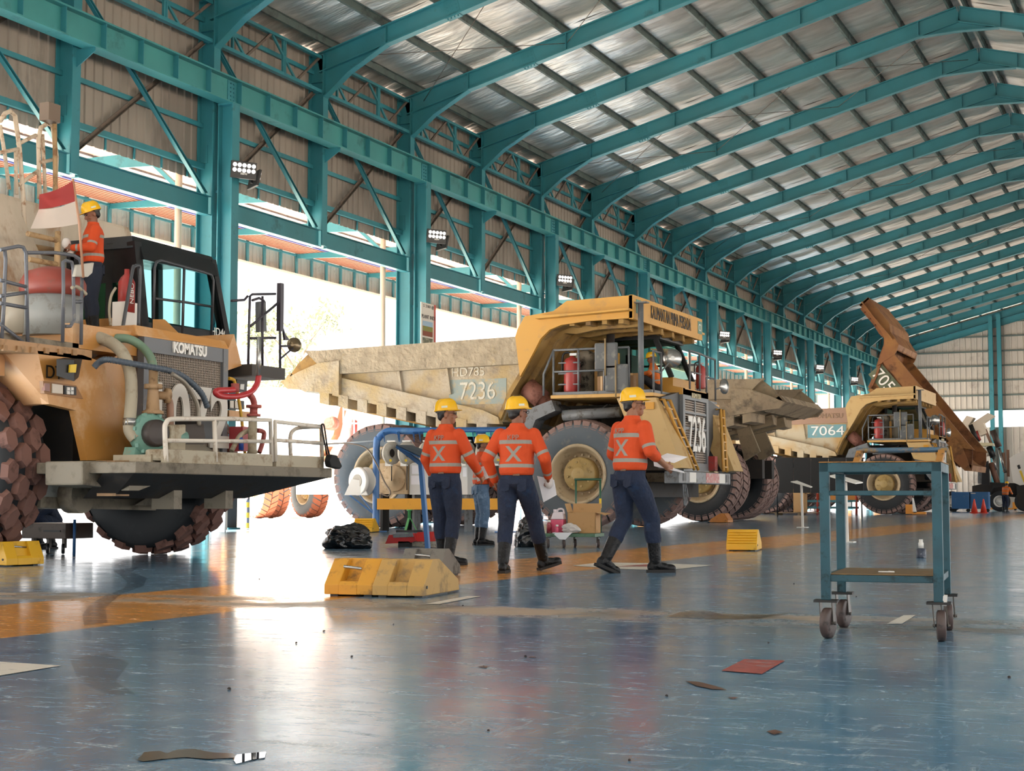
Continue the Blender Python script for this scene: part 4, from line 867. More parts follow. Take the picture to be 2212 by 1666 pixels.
WB(MB().lathe([(0.001, 0.02), (0.10, 0), (0.10, -0.02), (0.03, -0.05)], PX(636, 745, Xm), (0.8, -0.6, 0), 18), 'round_mirror', mat('bronze_mirror', '7a6a50', 0.2, metal=0.5))
WB(MB().prism([PX(613, 710, Xm), PX(617, 722, Xm), PX(626, 735, Xm), PX(616, 735, Xm)], (-0.03, 0, 0)), 'mirror_bracket', tub)
# lamps and red box right of the grille
WB(plate_x([(512, 820), (535, 822), (533, 848), (512, 845)], -11.2, 0.2), 'work_lamp', dark); WB(plate_x([(520, 830), (528, 830), (527, 842), (519, 841)], -11.19, 0.02), 'lamp_sticker', white)
WB(plate_x([(495, 864), (528, 866), (528, 885), (495, 884)], -11.2, 0.15), 'headlamp', dark)
for q in ([(497, 866), (505, 866), (505, 882), (497, 881)], [(508, 866), (517, 867), (517, 883), (508, 882)]): WB(plate_x(q, -11.19, 0.02), 'lens', mat('lamp_clear', 'b8a994'))
WB(plate_x([(495, 886), (540, 890), (540, 905), (495, 903)], -11.2, 0.3), 'fender_end', org_)
WB(tube_px([(494, 818), (503, 820), (508, 830), (520, 890), (530, 990)], -11.0, 0.022, 7, 4), 'ladder_rail', mat('yellow_tube', 'c99a2e', 0.45))
WB(MB().b2((-11.0, PX(495, 940, -11).y, PX(495, 975, -11).z), (-10.8, PX(516, 940, -11).y, PX(495, 922, -11).z)), 'red_box', mat('red_box', 'a33c40', 0.45))
# pump set
pg = mat('pump_green', '6f9a8c', 0.45, dirt='8a8c78', amt=0.3, scale=6); Xp = -10.5
pc = PX(322, 937, Xp)
PA = V((0.93, -0.36, 0))
pump = WB(MB().lathe([(0.05, -0.12), (0.17, -0.12), (0.225, -0.06), (0.235, 0.02), (0.2, 0.07), (0.12, 0.09)], pc, PA, 28), 'pump', pg, bevel=0)
for k in range(14):
    a = 2 * PI * k / 14; ax = PA; u = V((0, 0, 1)); w_ = ax.cross(u)
    WB(MB().box(pc + (u * math.cos(a) + w_ * math.sin(a)) * 0.215 + ax * 0.05, (0.04, 0.04, 0.04)), 'flange_bolt', pg, pump)
WB(MB().lathe([(0.15, 0), (0.15, 0.12), (0.12, 0.14)], pc + PA * 0.05, PA, 20), 'pump_cover', mat('pump_cover', '3c3430', 0.5), pump)
WB(MB().lathe([(0.07, 0), (0.07, 0.4)], pc + V((0.05, 0.05, -0.03)), (0.3, 1, 0), 14), 'pump_shaft_housing', pg, pump)
WB(MB().prism([pc + V((-0.05, -0.16, -0.15)), pc + V((0.1, 0.3, -0.15)), pc + V((0.1, 0.34, -0.32)), pc + V((-0.05, -0.22, -0.32))], (-0.15, 0, 0)), 'pump_foot', pg, pump)
WB(MB().b2((-10.75, PX(285, 990, Xp).y, 1.1), (-10.25, PX(370, 990, Xp).y, 1.19)), 'pump_base', beige)
fl = mat('flange_tan', 'a08260', 0.6, dirt='6b5138', amt=0.4, scale=8)
pf = PX(330, 895, Xp)
WB(MB().lathe([(0.12, 0), (0.12, 0.03), (0.075, 0.05), (0.06, 0.25), (0.06, 0.28), (0.10, 0.28), (0.10, 0.33), (0.05, 0.33), (0.05, 0.52)], pf, (0, 0, 1), 18), 'discharge_pipe', fl)
WB(MB().lathe([(0.045, 0), (0.045, 0.12), (0.085, 0.12), (0.085, 0.16), (0.045, 0.16)], PX(336, 854, Xp), (0.5, 0.85, 0), 16), 'branch_flange', fl)
WB(tube_px([(356, 856), (366, 868), (368, 890), (368, 925)], Xp + 0.05, 0.04, 10), 'branch_pipe', mat('pipe_brown', '8d6a56', 0.55))
WB(tube_px([(150, 722, -11.4), (195, 725, -11.2), (235, 738, -11.0), (262, 760, -10.8), (280, 800, -10.7), (284, 850, -10.65), (281, 900, -10.6), (280, 930, -10.6), (292, 948, -10.55)], Xp, 0.068, 14), 'suction_hose', mat('hose_cream', 'a39a86', 0.6, dirt='7d725e', amt=0.35, scale=5))
WB(MB().lathe([(0.078, -0.04), (0.078, 0.04)], PX(281, 912, -10.6), (0, 0.05, 1), 14), 'hose_clamp', steel_b)
WB(tube_px([(232, 732, -11.2), (275, 732, -11.0), (305, 748, -10.9), (326, 775, -10.7), (332, 810, -10.55), (332, 830, -10.5)], Xp, 0.05, 12), 'delivery_hose', mat('hose_green', '6f8a74', 0.55, dirt='8c8a74', amt=0.3, scale=5))
ch = [PX(*q) for q in ((203, 794, -10.75), (215, 782, -10.7), (232, 777, -10.6), (270, 783, -10.5), (320, 792, -10.45), (370, 802, -10.4), (405, 820, -10.4), (435, 850, -10.4), (448, 880, -10.4))]
cp = smooth_path(ch, 18); rs = [0.036 if k % 3 else 0.028 for k in range(len(cp))]
WB(MB().tube(cp, rs, 10), 'corrugated_hose', mat('hose_slate', '4b5560', 0.5))
WB(tube_px([(372, 808), (400, 828), (420, 860), (428, 885), (430, 920)], -10.35, 0.026, 8), 'steel_pipe', mat('steel_pipe', '8c8478', 0.4, metal=0.3))
WB(plate_x([(369, 918), (402, 917), (402, 980), (369, 982)], -10.3, 0.35), 'control_box', beige, bevel=0.015)
WB(plate_x([(402, 917), (440, 916), (445, 960), (402, 962)], -10.35, 0.3), 'motor', mat('motor_brown', '3e342c', 0.6)); WB(plate_x([(425, 905), (462, 910), (462, 950), (425, 945)], -10.4, 0.3), 'motor', dark)
WB(MB().prism([PX(402, 960, -10.3), PX(440, 960, -10.3), PX(475, 985, -10.3), PX(402, 985, -10.3)], (-0.3, 0, 0)), 'motor_base', bumpm)
# fire monitor (red swivel pipe)
red = mat('monitor_red', 'b02e32', 0.35); redd = mat('monitor_red_dusty', '9c4a44', 0.5)
WB(tube_px([(559, 812), (555, 830), (543, 846), (520, 855), (495, 857), (475, 855), (466, 849), (470, 844), (490, 843), (510, 842)], -10.4, 0.036, 12), 'monitor_pipe', red)
WB(tube_px([(560, 728), (559, 770), (557, 812)], -10.4, 0.03, 10, 0), 'monitor_nozzle', steel_b)
WB(MB().lathe([(0.05, -0.05), (0.05, 0.05)], PX(508, 838, -10.4), (0, 0, 1), 12), 'swivel', redd)
WB(tube_px([(538, 852), (545, 860), (549, 872), (549, 885)], -10.42, 0.04, 10), 'monitor_elbow', redd)
zz = PX(548, 900, -10.42)
WB(MB().lathe([(0.085, 0), (0.085, 0.03), (0.05, 0.035), (0.05, 0.10), (0.095, 0.105), (0.095, 0.14), (0.05, 0.14)], zz, (0, 0, 1), 16), 'monitor_flange', redd)
WB(MB().lathe([(0.07, 0), (0.055, 0.05), (0.055, 0.45)], PX(545, 980, -10.42), (0, 0, 1), 14), 'monitor_riser', beige)
WB(tube_px([(500, 975), (520, 940), (545, 928)], -10.5, 0.03, 8), 'monitor_stay', beige); WB(tube_px([(555, 930), (570, 935), (566, 960), (560, 978)], -10.5, 0.03, 8), 'monitor_stay', redd)
WB(MB().lathe([(0.03, 0), (0.03, 0.12), (0.015, 0.15)], PX(521, 973, -10.3), (0, 0, 1), 10), 'blue_bottle', mat('blue_plastic', '2f4fa0', 0.35))
# air cleaner, extinguisher, mirrors and rails on the deck
ac = PX(112, 727, -11.5)
WB(MB().lathe([(0.31, 0), (0.31, 0.46)], ac, (0, 0, 1), 26), 'air_cleaner', mat('cleaner_grey', '8f9290', 0.45, dirt='6a6258', amt=0.3, scale=4))
WB(MB().lathe([(0.33, 0.44), (0.36, 0.5), (0.36, 0.58), (0.30, 0.70), (0.14, 0.76), (0.001, 0.77)], ac, (0, 0, 1), 26), 'air_cleaner_cap', mat('cap_red', '93453a', 0.45, dirt='6e5a50', amt=0.35, scale=5))
WB(MB().lathe([(0.16, 0), (0.16, 0.45)], PX(42, 722, -11.8), (0, 0, 1), 18), 'canister', mat('canister', 'a39b8c', 0.45))
ex = PX(269, 712, -11.6)
WB(MB().b2(ex + V((-0.09, -0.12, 0)), ex + V((0.09, 0.12, 0.32))), 'extinguisher_holder', white)
o = WB(MB().lathe([(0.10, 0.2), (0.10, 0.56), (0.07, 0.62), (0.03, 0.66), (0.03, 0.72)], ex + V((0.02, 0, 0)), (0, 0, 1), 18), 'fire_extinguisher', extred)
tb_ = text('extinguisher_brand', 'NEBO', 0.095, white_t, wt, ex + V((0.125, -0.03, 0.42)), FACE_RIGHT, 0.002); tb_.rotation_euler = (PI / 2, 0, 0)
WB(tube_px([(250, 622, -11.6), (240, 640, -11.6), (236, 670, -11.6), (239, 703, -11.6)], -11.6, 0.016, 6), 'hose', mat('hose_cream', 'a39a86'))
rail_s = mat('deck_rail', '5c5f66', 0.35, dirt='8a857c', amt=0.3, scale=8); Xd = -11.05
for pts in ([(3, 745), (8, 660), (12, 560), (10, 540)], [(0, 540), (40, 532), (50, 534), (56, 546), (57, 600), (60, 745)], [(57, 546), (120, 546), (160, 552), (172, 560), (176, 575)], [(135, 740), (137, 620), (136, 566), (142, 563), (155, 566), (158, 580), (160, 690), (152, 705), (140, 705)], [(175, 745), (177, 600)], [(0, 640), (57, 632)], [(0, 605), (57, 620)], [(0, 655), (57, 665)], [(0, 700), (50, 740)], [(160, 576), (172, 580)], [(160, 652), (177, 652)]):
    WB(tube_px(pts, Xd, 0.02, 7, 0), 'deck_rail', rail_s)
WB(plate_x([(166, 572), (204, 567), (200, 590), (190, 599), (163, 598)], Xd + 0.05, 0.05), 'deck_mirror', mat('mirror_cream', 'b5b0a4', 0.3), bevel=0.012)
WB(tube_px([(155, 622), (165, 619), (178, 628), (186, 636)], Xd, 0.02, 7), 'sensor_hose', mat('hose_cream', 'a39a86'))
for pts in ([(60, 505, -12.2), (125, 520, -12.2)], [(62, 560, -12.2), (125, 572, -12.2)], [(125, 500, -12.2), (122, 620, -12.2)], [(62, 620, -12.2), (80, 622, -12.2)]): WB(tube_px(pts, -12.2, 0.035, 6, 0), 'tank_step', mat('step_rust', 'a88a62', 0.6, dirt='7a5a3c', amt=0.5, scale=6))
# water tank
XT = -13.6
tk = [(11.9, 2.6), (17.5, 2.6), (17.55, 4.36), (17.45, 4.52), (11.9, 4.56)]
WB(MB().prism([(XT, y, z) for y, z in tk], (-6.0, 0, 0)), 'water_tank', tankm, bevel=0.05)
WB(MB().prism([PX(-30, 410, -13.0), PX(28, 425, -13.0), PX(130, 640, -12.6), PX(-30, 640, -12.6)], (-0.1, 0.05, 0)), 'tank_baffle', tankm)
WB(MB().tube([PX(0, 540, -12.9), PX(55, 535, -12.9), PX(120, 545, -12.9)], 0.06, 8), 'tank_pipe', mat('step_rust', 'a88a62'))
for pts in ([(0, 262), (10, 246), (22, 240), (32, 250), (42, 320), (50, 430), (56, 540)], [(85, 430), (83, 300), (88, 276), (104, 266), (114, 274), (122, 340), (118, 420)], [(0, 270), (10, 330), (20, 410)], [(0, 330), (40, 322)], [(38, 312), (78, 292)], [(86, 352), (118, 344)], [(40, 400), (84, 368)], [(92, 290), (98, 418)], [(34, 320), (36, 420)]):
    WB(tube_px(pts, -13.4, 0.03 if len(pts) > 4 else 0.025, 7, 0), 'tank_ladder_rail', mat('ladder_white_rust', 'c2b29c', 0.5, dirt='8a6244', amt=0.5, scale=7))
WB(MB().b2(PX(105, 258, -13.2) - V((0.15, 0, 0)), PX(131, 228, -13.2)), 'caged_lamp', mat('cage_brown', '6a5a4c', 0.6)); WB(tube_px([(118, 258), (120, 440)], -13.3, 0.03, 6, 0), 'lamp_post', mat('step_rust', 'a88a62'))
# flag on the deck rail
fg = thing('flag', 'red and white flag on a thin pole at the water truck railing', 'flag', PX(178, 600, -10.92))
MB().tube([PX(180, 600, -10.92), PX(171, 480, -10.92), PX(157, 386, -10.92)], 0.014, 6).build('pole', mat('pole_copper', 'b08468', 0.45), fg)
def cloth(c00, c10, c01, c11, name, m):   # bilinear, waving
    mb = MB(); n = 12; vs = []
    for i in range(n + 1):
        for j in range(n + 1):
            u, v = i / n, j / n; x = (c00[0] * (1 - u) + c10[0] * u) * (1 - v) + (c01[0] * (1 - u) + c11[0] * u) * v; y = (c00[1] * (1 - u) + c10[1] * u) * (1 - v) + (c01[1] * (1 - u) + c11[1] * u) * v
            y += 5 * math.sin(u * PI) * (1 if v < 0.5 else 0.6)
            vs.append(PX(x, y, -10.92 + 0.09 * math.sin(u * 5 + v * 1.5) * u))
    f = [(i * (n + 1) + j, (i + 1) * (n + 1) + j, (i + 1) * (n + 1) + j + 1, i * (n + 1) + j + 1) for i in range(n) for j in range(n)]
    mb.add(vs, f, 0, True); return mb.build(name, m, fg)
cloth((158, 390), (85, 420), (162, 435), (84, 452), 'red_band', mat('flag_red', 'a83e3c', 0.8)); cloth((162, 435), (84, 452), (168, 484), (66, 494), 'white_band', mat('flag_white', 'd3c6ba', 0.8))
# ------------------------------------------------------------------ other machines in the hall
grime = mat('bed_grime', '8d7c66', 0.85, dirt='6a5d4e', amt=0.5, scale=1.8, base2='9c8a70', s2=1.2, bump=0.5, bscale=12)
grime_d = mat('bed_grime_dark', '887860', 0.85, dirt='6a5d4e', amt=0.5, scale=2.2)
cream = mat('bed_cream', 'b5a88e', 0.7, dirt='a08660', amt=0.4, scale=1.2, base2='b3915e', s2=0.8); pinkr = mat('bed_rail_pink', '9d7d68', 0.8, dirt='a8895e', amt=0.4, scale=1.5)
orust = mat('bed_rust_orange', '7d4f2a', 0.6, dirt='573822', amt=0.45, scale=1.4, base2='8c6030', s2=0.9); drust = mat('bed_rust_dark', '784c2a', 0.7, dirt='553622', amt=0.5, scale=2)
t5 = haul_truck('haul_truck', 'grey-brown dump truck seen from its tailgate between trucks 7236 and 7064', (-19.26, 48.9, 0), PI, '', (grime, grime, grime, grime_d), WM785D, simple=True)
for s in (-1, 1): MB().prism([(-6.6, s * 0.9, 2.2), (-6.2, s * 0.9, 3.2), (-5.8, s * 0.9, 3.1), (-6.1, s * 0.9, 1.9)], (0, 0.12, 0)).build('pivot_bracket', grime_d, t5, org=OG)
MB().lathe([(0.1, 0), (0.22, 0.06), (0.22, 0.2)], (-5.9, -2.8, 4.15), (0, -1, 0), 16).build('work_lamp', steel_b, t5, org=OG)
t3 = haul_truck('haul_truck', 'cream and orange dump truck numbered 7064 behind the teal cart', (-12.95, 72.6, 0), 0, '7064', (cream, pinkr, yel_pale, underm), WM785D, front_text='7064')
t3.scale = (1.07,) * 3
o = MB().b2((-3.1, -2.44, 3.25), (-1.45, -2.425, 3.8)).build('number_plate', mat('blue_plate', '6f9aa0', 0.6, dirt='a89c84', amt=0.4, scale=4), t3, org=OG)
text('number', '7064', 0.55, white_t, t3, (-2.25, -2.45, 3.52), FACE_NEAR, 0.004, org=OG, width=1.4)
text('maker_name', 'KOMATSU', 0.3, mat('faint_lettering', '8a7058', 0.7), t3, (-2.2, -2.66, 4.15), FACE_NEAR, 0.004, org=OG, width=1.3)
pv = Matrix.Translation((-6.2, 0, 2.4)) @ Matrix.Rotation(-math.radians(51), 4, 'Y') @ Matrix.Translation((6.2, 0, -2.4))
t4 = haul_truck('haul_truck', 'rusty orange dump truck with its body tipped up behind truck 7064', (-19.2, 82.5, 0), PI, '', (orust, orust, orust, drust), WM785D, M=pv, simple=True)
t4.scale = (1.08,) * 3
p = pv @ V((-2.2, 2.45, 3.3)); nm = text('number', '7052', 0.8, white_t, t4, (0, 0, 0), FACE_NEAR, 0.004, org=OG)
bp_ = MB().b2((-3.3, 2.44, 2.95), (-1.3, 2.46, 3.75)).xform(pv).build('number_plate', mat('green_plate', '5d6650', 0.6), t4, org=OG)
nm.location = p + V((0, 0.06, 0)); nm.rotation_euler = (0, -math.radians(51), 0); nm.data.transform(Matrix.Rotation(PI, 4, 'Z'))
# black skirt hung under the bed of truck 7064
sk = thing('black_curtain', 'black rubber curtain hanging beside the wheels under truck 7064', 'curtain', PY(1740, 1066, 60.0))
for k in range(5):
    xa, xb = 1676 + k * 38, 1676 + (k + 1) * 38; MB().prism([PY(xa, 990, 60), PY(xb - 1, 990, 60), PY(xb - 1, 1065, 60), PY(xa, 1065, 60)], (0, 0.03 + 0.02 * (k % 2), 0)).build('curtain_panel', mat('curtain_black', '101112', 0.6), sk)
MB().bar(PY(1672, 990, 60.05), PY(1868, 990, 60.05), 0.05, 0.05).build('top_bar', dark, sk)
for x in (1678, 1770, 1860): MB().tube([PY(x, 990, 60.08), V((PY(x, 990, 60.08).x, 60.08, 0))], 0.03, 6).build('stand_leg', dark, sk)

# white crane truck with tilted cab, far right
wm_small = wheel_meshes(0.56, 0.34, 0.30, 30, 0.02, 'block', tire_dark, tire_dark, white, white)
Yk = 89.0
kt = thing('crane_truck', 'white service truck with raised arms and tilted cab by the far gable', 'truck', (PY(2168, 1100, Yk).x, Yk, 0))
kw = mat('machine_white', 'd2c6b4', 0.5, dirt='b09a80', amt=0.35, scale=1.5); kc = mat('machine_cream', 'c9bf9c', 0.5)
def KP(pts, y, th, nm, m): return MB().prism([PY(a, b, y) for a, b in pts], (0, th, 0)).build(nm, m, kt)
KP([(2062, 935), (2088, 898), (2103, 902), (2091, 920), (2104, 954), (2086, 970), (2078, 960)], Yk, 1.1, 'housing', kw)
KP([(2091, 920), (2134, 892), (2147, 898), (2124, 914), (2132, 936), (2116, 942), (2112, 930), (2103, 934)], Yk + 0.2, 0.9, 'arm', kw)
KP([(2085, 971), (2099, 956), (2143, 957), (2144, 963), (2118, 964), (2110, 972)], Yk - 0.1, 1.2, 'bracket', kc)
KP([(2092, 976), (2118, 972), (2133, 981), (2131, 985), (2095, 986)], Yk - 0.1, 1.2, 'bracket', kw)
KP([(2096, 986), (2112, 986), (2112, 1018), (2100, 1010)], Yk, 0.9, 'column_block', kw)
KP([(2112, 985), (2122, 985), (2132, 1045), (2112, 1045)], Yk, 0.9, 'mast', grey)
KP([(2122, 1000), (2134, 996), (2138, 1048), (2120, 1048)], Yk - 0.1, 0.5, 'gearbox', dark)
for a, b_, r, m, nm in (((2097, 918), (2112, 955), 0.16, dark, 'cylinder'), ((2106, 925), (2116, 952), 0.10, extred, 'hose_guard'), ((2144, 930), (2158, 966), 0.17, mat('cylinder_dark', '3a2c26', 0.5), 'cylinder'), ((2158, 968), (2172, 1022), 0.09, steel_b, 'piston_rod'), ((2136, 965), (2146, 988), 0.17, dark, 'cylinder'), ((2146, 988), (2152, 1015), 0.09, steel_b, 'piston_rod'), ((2128, 928), (2142, 960), 0.08, mat('pipe_brown', '8d6a56'), 'pipe'), ((2140, 1000), (2155, 1045), 0.16, mat('rust_tube', '7c5848', 0.5), 'tube'), ((2168, 978), (2170, 1020), 0.08, mat('pipe_brown', '8d6a56'), 'pipe'), ((2177, 972), (2178, 1030), 0.08, mat('pipe_brown', '8d6a56'), 'pipe')):
    MB().tube([PY(a[0], a[1], Yk + 0.3), PY(b_[0], b_[1], Yk + 0.3)], r, 10).build(nm, m, kt)
KP([(2180, 990), (2196, 980), (2230, 968), (2230, 1075), (2206, 1050), (2188, 1042)], Yk - 0.2, 2.2, 'tilted_cab', white)
KP([(2197, 1006), (2202, 1004), (2205, 1012), (2200, 1014)], Yk - 0.22, 0.03, 'cab_window', dark); KP([(2202, 1018), (2206, 1016), (2213, 1036), (2212, 1044)], Yk - 0.22, 0.03, 'cab_sticker', mat('yellow_sticker', 'd8b52c'))
KP([(2100, 1050), (2140, 1042), (2190, 1044), (2230, 1060), (2230, 1078), (2100, 1066)], Yk, 1.4, 'chassis', chas)
KP([(2140, 1068), (2146, 1055), (2160, 1051), (2178, 1055), (2186, 1070), (2184, 1062), (2176, 1048), (2144, 1048)], Yk - 0.15, 0.4, 'mudguard', dark)
for x in (2160, 2215): add_wheel(wm_small, kt, (PY(x, 1080, Yk).x - kt.location.x, -0.1, 0.56))
add_wheel(wm_small, kt, (PY(2057, 1080, Yk).x - kt.location.x, -0.1, 0.56))
KP([(2195, 1050), (2230, 1045), (2230, 1100), (2200, 1098)], Yk - 0.3, 0.6, 'engine', chas)
# blue cabinets, cones, pallet jack
bluec = mat('cabinet_blue', '3f74a8', 0.45, dirt='6a8aa5', amt=0.3, scale=3)
yb = G(2100, 1106).y
for (x0, x1, lab) in ((2055, 2094, 'blue steel tool cabinet under the tipped truck body, beside the other cabinet'), (2095, 2136, 'blue steel tool cabinet with white label behind the traffic cones')):
    q = PY(x0, 1063, yb); r_ = PY(x1, 1104, yb)
    c = thing('tool_cabinet', lab, 'cabinet', ((q.x + r_.x) / 2, yb, 0))
    MB().b2((q.x, yb, 0.16), (r_.x, yb + 0.7, q.z)).build('body', bluec, c, 0.02); MB().b2((q.x + 0.05, yb - 0.02, 0.3), (r_.x - 0.05, yb, q.z - 0.08)).build('door', bluec, c)
    for xx in (q.x + 0.1, r_.x - 0.1):
        for yy in (yb + 0.1, yb + 0.6): MB().lathe([(0.08, -0.03), (0.08, 0.03)], (xx, yy, 0.08), (0, 1, 0), 12).build('caster', dark, c)
    if x0 > 2090: MB().box(PY(2102, 1066, yb - 0.03), (0.25, 0.01, 0.05)).build('label_strip', white, c)
def cone(px, lab):
    g_ = G(px, 1109); c = thing('traffic_cone', lab, 'cone', g_, group='red cones by the cabinets')
    MB().lathe([(0.16, 0.03), (0.03, 0.68), (0.02, 0.69)], g_, (0, 0, 1), 18).build('cone_body', mat('cone_red', 'd8432f', 0.5), c); MB().box(g_ + V((0, 0, 0.015)), (0.4, 0.4, 0.03)).build('base', mat('cone_red', 'd8432f'), c)
cone(2105, 'red traffic cone before the gap between the two blue cabinets'); cone(2125, 'red traffic cone before the labelled blue cabinet, nearer the pallet jack')
pj = thing('pallet_jack', 'orange pallet jack parked before the white service truck', 'pallet jack', G(2170, 1103))
yj = pj.location.y; oj = mat('jack_orange', 'd68c34', 0.45)
for d in (0, 0.45): MB().b2((PY(2140, 1100, yj).x, yj + d, 0.06), (PY(2190, 1100, yj).x, yj + d + 0.16, 0.14)).build('fork', oj, pj)
q = PY(2192, 1100, yj); MB().b2((q.x - 0.12, yj, 0.1), (q.x + 0.12, yj + 0.6, 0.5)).build('pump_body', oj, pj); MB().tube([q + V((0.1, 0.3, 0.3)), q + V((0.4, 0.3, 1.1))], 0.025, 6).build('handle', dark, pj)
MB().lathe([(0.09, -0.05), (0.09, 0.05)], (q.x, yj + 0.3, 0.09), (0, 1, 0), 12).build('wheel', dark, pj)

# parts and pallets around truck 7064
def cardboard(name, lab, c, d, rotz=0, openf=True, group=None):
    cb = mat('cardboard', 'b08a5c', 0.75, dirt='9a774c', amt=0.3, scale=6); t = thing(name, lab, 'box', c, rotz, group); x, y, z = d
    for a, b_ in (((-x / 2, -y / 2, 0), (x / 2, -y / 2 + 0.008, z)), ((-x / 2, y / 2 - 0.008, 0), (x / 2, y / 2, z)), ((-x / 2, -y / 2, 0), (-x / 2 + 0.008, y / 2, z)), ((x / 2 - 0.008, -y / 2, 0), (x / 2, y / 2, z))): MB().b2(a, b_).build('panel', cb, t, org=OG)
    MB().b2((-x / 2, -y / 2, 0), (x / 2, y / 2, 0.008)).build('bottom', cb, t, org=OG)
    if openf:
        fl = [((-x / 2, y / 2, z), (x / 2, y / 2, z), (x / 2, y / 2 + y * 0.1, z + y * 0.42), (-x / 2, y / 2 + y * 0.1, z + y * 0.42)), ((x / 2, y / 2, z), (x / 2, -y / 2, z), (x / 2 + x * 0.36, -y / 2 - 0.02, z - x * 0.10), (x / 2 + x * 0.36, y / 2, z - x * 0.04)), ((-x / 2, -y / 2, z), (-x / 2, y / 2, z), (-x / 2 - x * 0.1, y / 2, z + x * 0.3), (-x / 2 - x * 0.1, -y / 2, z + x * 0.3))]
        for f in fl: MB().prism(f, (0.004, 0.004, 0.004)).build('flap', cb, t, org=OG)
    return t
g_ = G(1729, 1113); cardboard('cardboard_box', 'tall open cardboard box on the pallet behind the white sign post', (g_.x, g_.y, 0.12), (0.5, 0.5, 0.85))
pl = thing('pallet', 'low wooden pallet carrying the tall cardboard box', 'pallet', (g_.x, g_.y, 0)); wd = mat('pallet_wood', '7d6a52', 0.8)
for k in range(5): MB().b2((g_.x - 1.2, g_.y - 0.5 + k * 0.22, 0.09), (g_.x + 1.2, g_.y - 0.36 + k * 0.22, 0.115)).build('board', wd, pl)
for k in (-1.0, 0, 0.95): MB().b2((g_.x + k, g_.y - 0.5, 0), (g_.x + k + 0.1, g_.y + 0.52, 0.09)).build('bearer', wd, pl)
rk = thing('steel_rack', 'red and teal steel rack behind the tall cardboard box', 'rack', G(1780, 1111)); yq = rk.location.y
for x in (1738, 1766, 1820, 1850): MB().tube([V((PY(x, 1100, yq).x, yq, 0)), PY(x, 1066, yq)], 0.06, 6).build('upright', mat('rack_red', 'b0402c', 0.5), rk)
for z in (0.25, 0.55): MB().b2((PY(1738, 1100, yq).x, yq - 0.05, z), (PY(1850, 1100, yq).x, yq + 0.6, z + 0.1)).build('shelf', teal, rk)
MB().b2((PY(1765, 1100, yq).x, yq + 0.1, 0.65), (PY(1870, 1100, yq).x, yq + 0.5, 0.95)).build('rack_bin', mat('bin_orange', 'c47f2e', 0.5), rk)
js = thing('jack_trolley', 'orange and white trolley jack beside the front wheel of truck 7064', 'jack', G(1965, 1113)); yq = js.location.y
MB().b2((PY(1956, 1100, yq).x, yq, 0.05), (PY(1970, 1100, yq).x, yq + 0.3, PY(1960, 1090, yq).z)).build('jack_body', oj, js); MB().prism([PY(1970, 1076, yq), PY(1973, 1076, yq), PY(1980, 1108, yq), PY(1973, 1108, yq)], (0, 0.08, 0)).build('handle', white, js); MB().b2((PY(1970, 1108, yq).x, yq, 0.03), (PY(2000, 1108, yq).x, yq + 0.2, 0.14)).build('fork', oj, js)
# ------------------------------------------------------------------ props on the floor
def chock(lab, loc, rotz, w, k=1.0, m=None, ribs=False, handle=True, grp=None, ky=1.2):
    """wheel chock; local: width along X, sloped front towards -Y"""
    m = m or chk; t = thing('wheel_chock', lab, 'wheel chock', loc, rotz, grp)
    front = [(0, 0.015), (0, 0.085), (0.16, 0.27)]; top = (0.29, 0.27); back = [(0.66, 0.10), (0.68, 0.015)]
    prof = front + [top] + back
    def seg(x0, x1, pf): return MB().prism([(x0, y * k * ky, z * k) for y, z in pf], (x1 - x0, 0, 0))
    if ribs:
        seg(-w / 2, w / 2, prof).build('body', m, t, 0.008, OG)
        for q in range(5):
            f = 0.12 + q * 0.18; y, z = 0.16 * f, 0.085 + 0.185 * f
            MB().b2((-w / 2 + 0.02, (y * ky - 0.02) * k, (z - 0.004) * k), (w / 2 - 0.02, (y * ky + 0.02) * k, (z + 0.012) * k)).build('rib', m, t, 0, OG)
    else:
        a, b_ = -w * 0.20, w * 0.17
        seg(-w / 2, a, prof).build('body_side', m, t, 0.006, OG); seg(b_, w / 2, prof).build('body_side', m, t, 0.006, OG)
        seg(a, b_, [(0, 0.015), (0, 0.085), (0.025, 0.11), (0.13, 0.11), (0.22, 0.27), (0.29, 0.27), (0.66, 0.10), (0.68, 0.015)]).build('body_pocket', m, t, 0, OG)
        if handle: MB().tube([(a, 0.10 * k, 0.215 * k), (b_, 0.10 * k, 0.20 * k)], 0.011, 8).build('grip_bar', steel_b, t, org=OG)
    for x in (-w / 2 - 0.002, w / 2 + 0.002): MB().lathe([(0.012, -0.004), (0.012, 0.004)], (x, 0.06 * k, 0.075 * k), (1, 0, 0), 10).build('plug', dark, t, org=OG)
    for x in (-w * 0.35, w * 0.35): MB().b2((x - 0.03, 0.05 * k, 0), (x + 0.03, 0.62 * k, 0.016)).build('foot', dark, t, org=OG)
    return t
chk = mat('chock_yellow', 'c98e26', 0.5, dirt='8a6430', amt=0.45, scale=9); chk_g = mat('chock_worn', 'b08a4a', 0.55, dirt='8a7250', amt=0.5, scale=8); chk_y = mat('chock_bright', 'dba722', 0.45, dirt='b88a22', amt=0.35, scale=9); chk_dk = mat('chock_grey', '6b675f', 0.6, dirt='4a4640', amt=0.5, scale=8); chk_o = mat('chock_orange', 'b0702c', 0.5, dirt='8a5a2c', amt=0.4, scale=8)
A, Bq, Cq = G(703, 1288), G(804, 1291), G(908, 1298)
ang = 0.13
chock('orange-brown wheel chock with a steel grip bar in its pocket', (A + Bq) / 2 + V((-0.015, 0.02, 0)), ang, 0.385, 1.0)
chock('worn yellow wheel chock with an empty pocket beside the grip-bar chock', (A + Bq) / 2 + V((-0.015, 0.02, 0)) + V((math.cos(ang), math.sin(ang), 0)) * 0.40 + V((-math.sin(ang), math.cos(ang), 0)) * -0.03, ang, 0.40, 1.0, chk_g, handle=False)
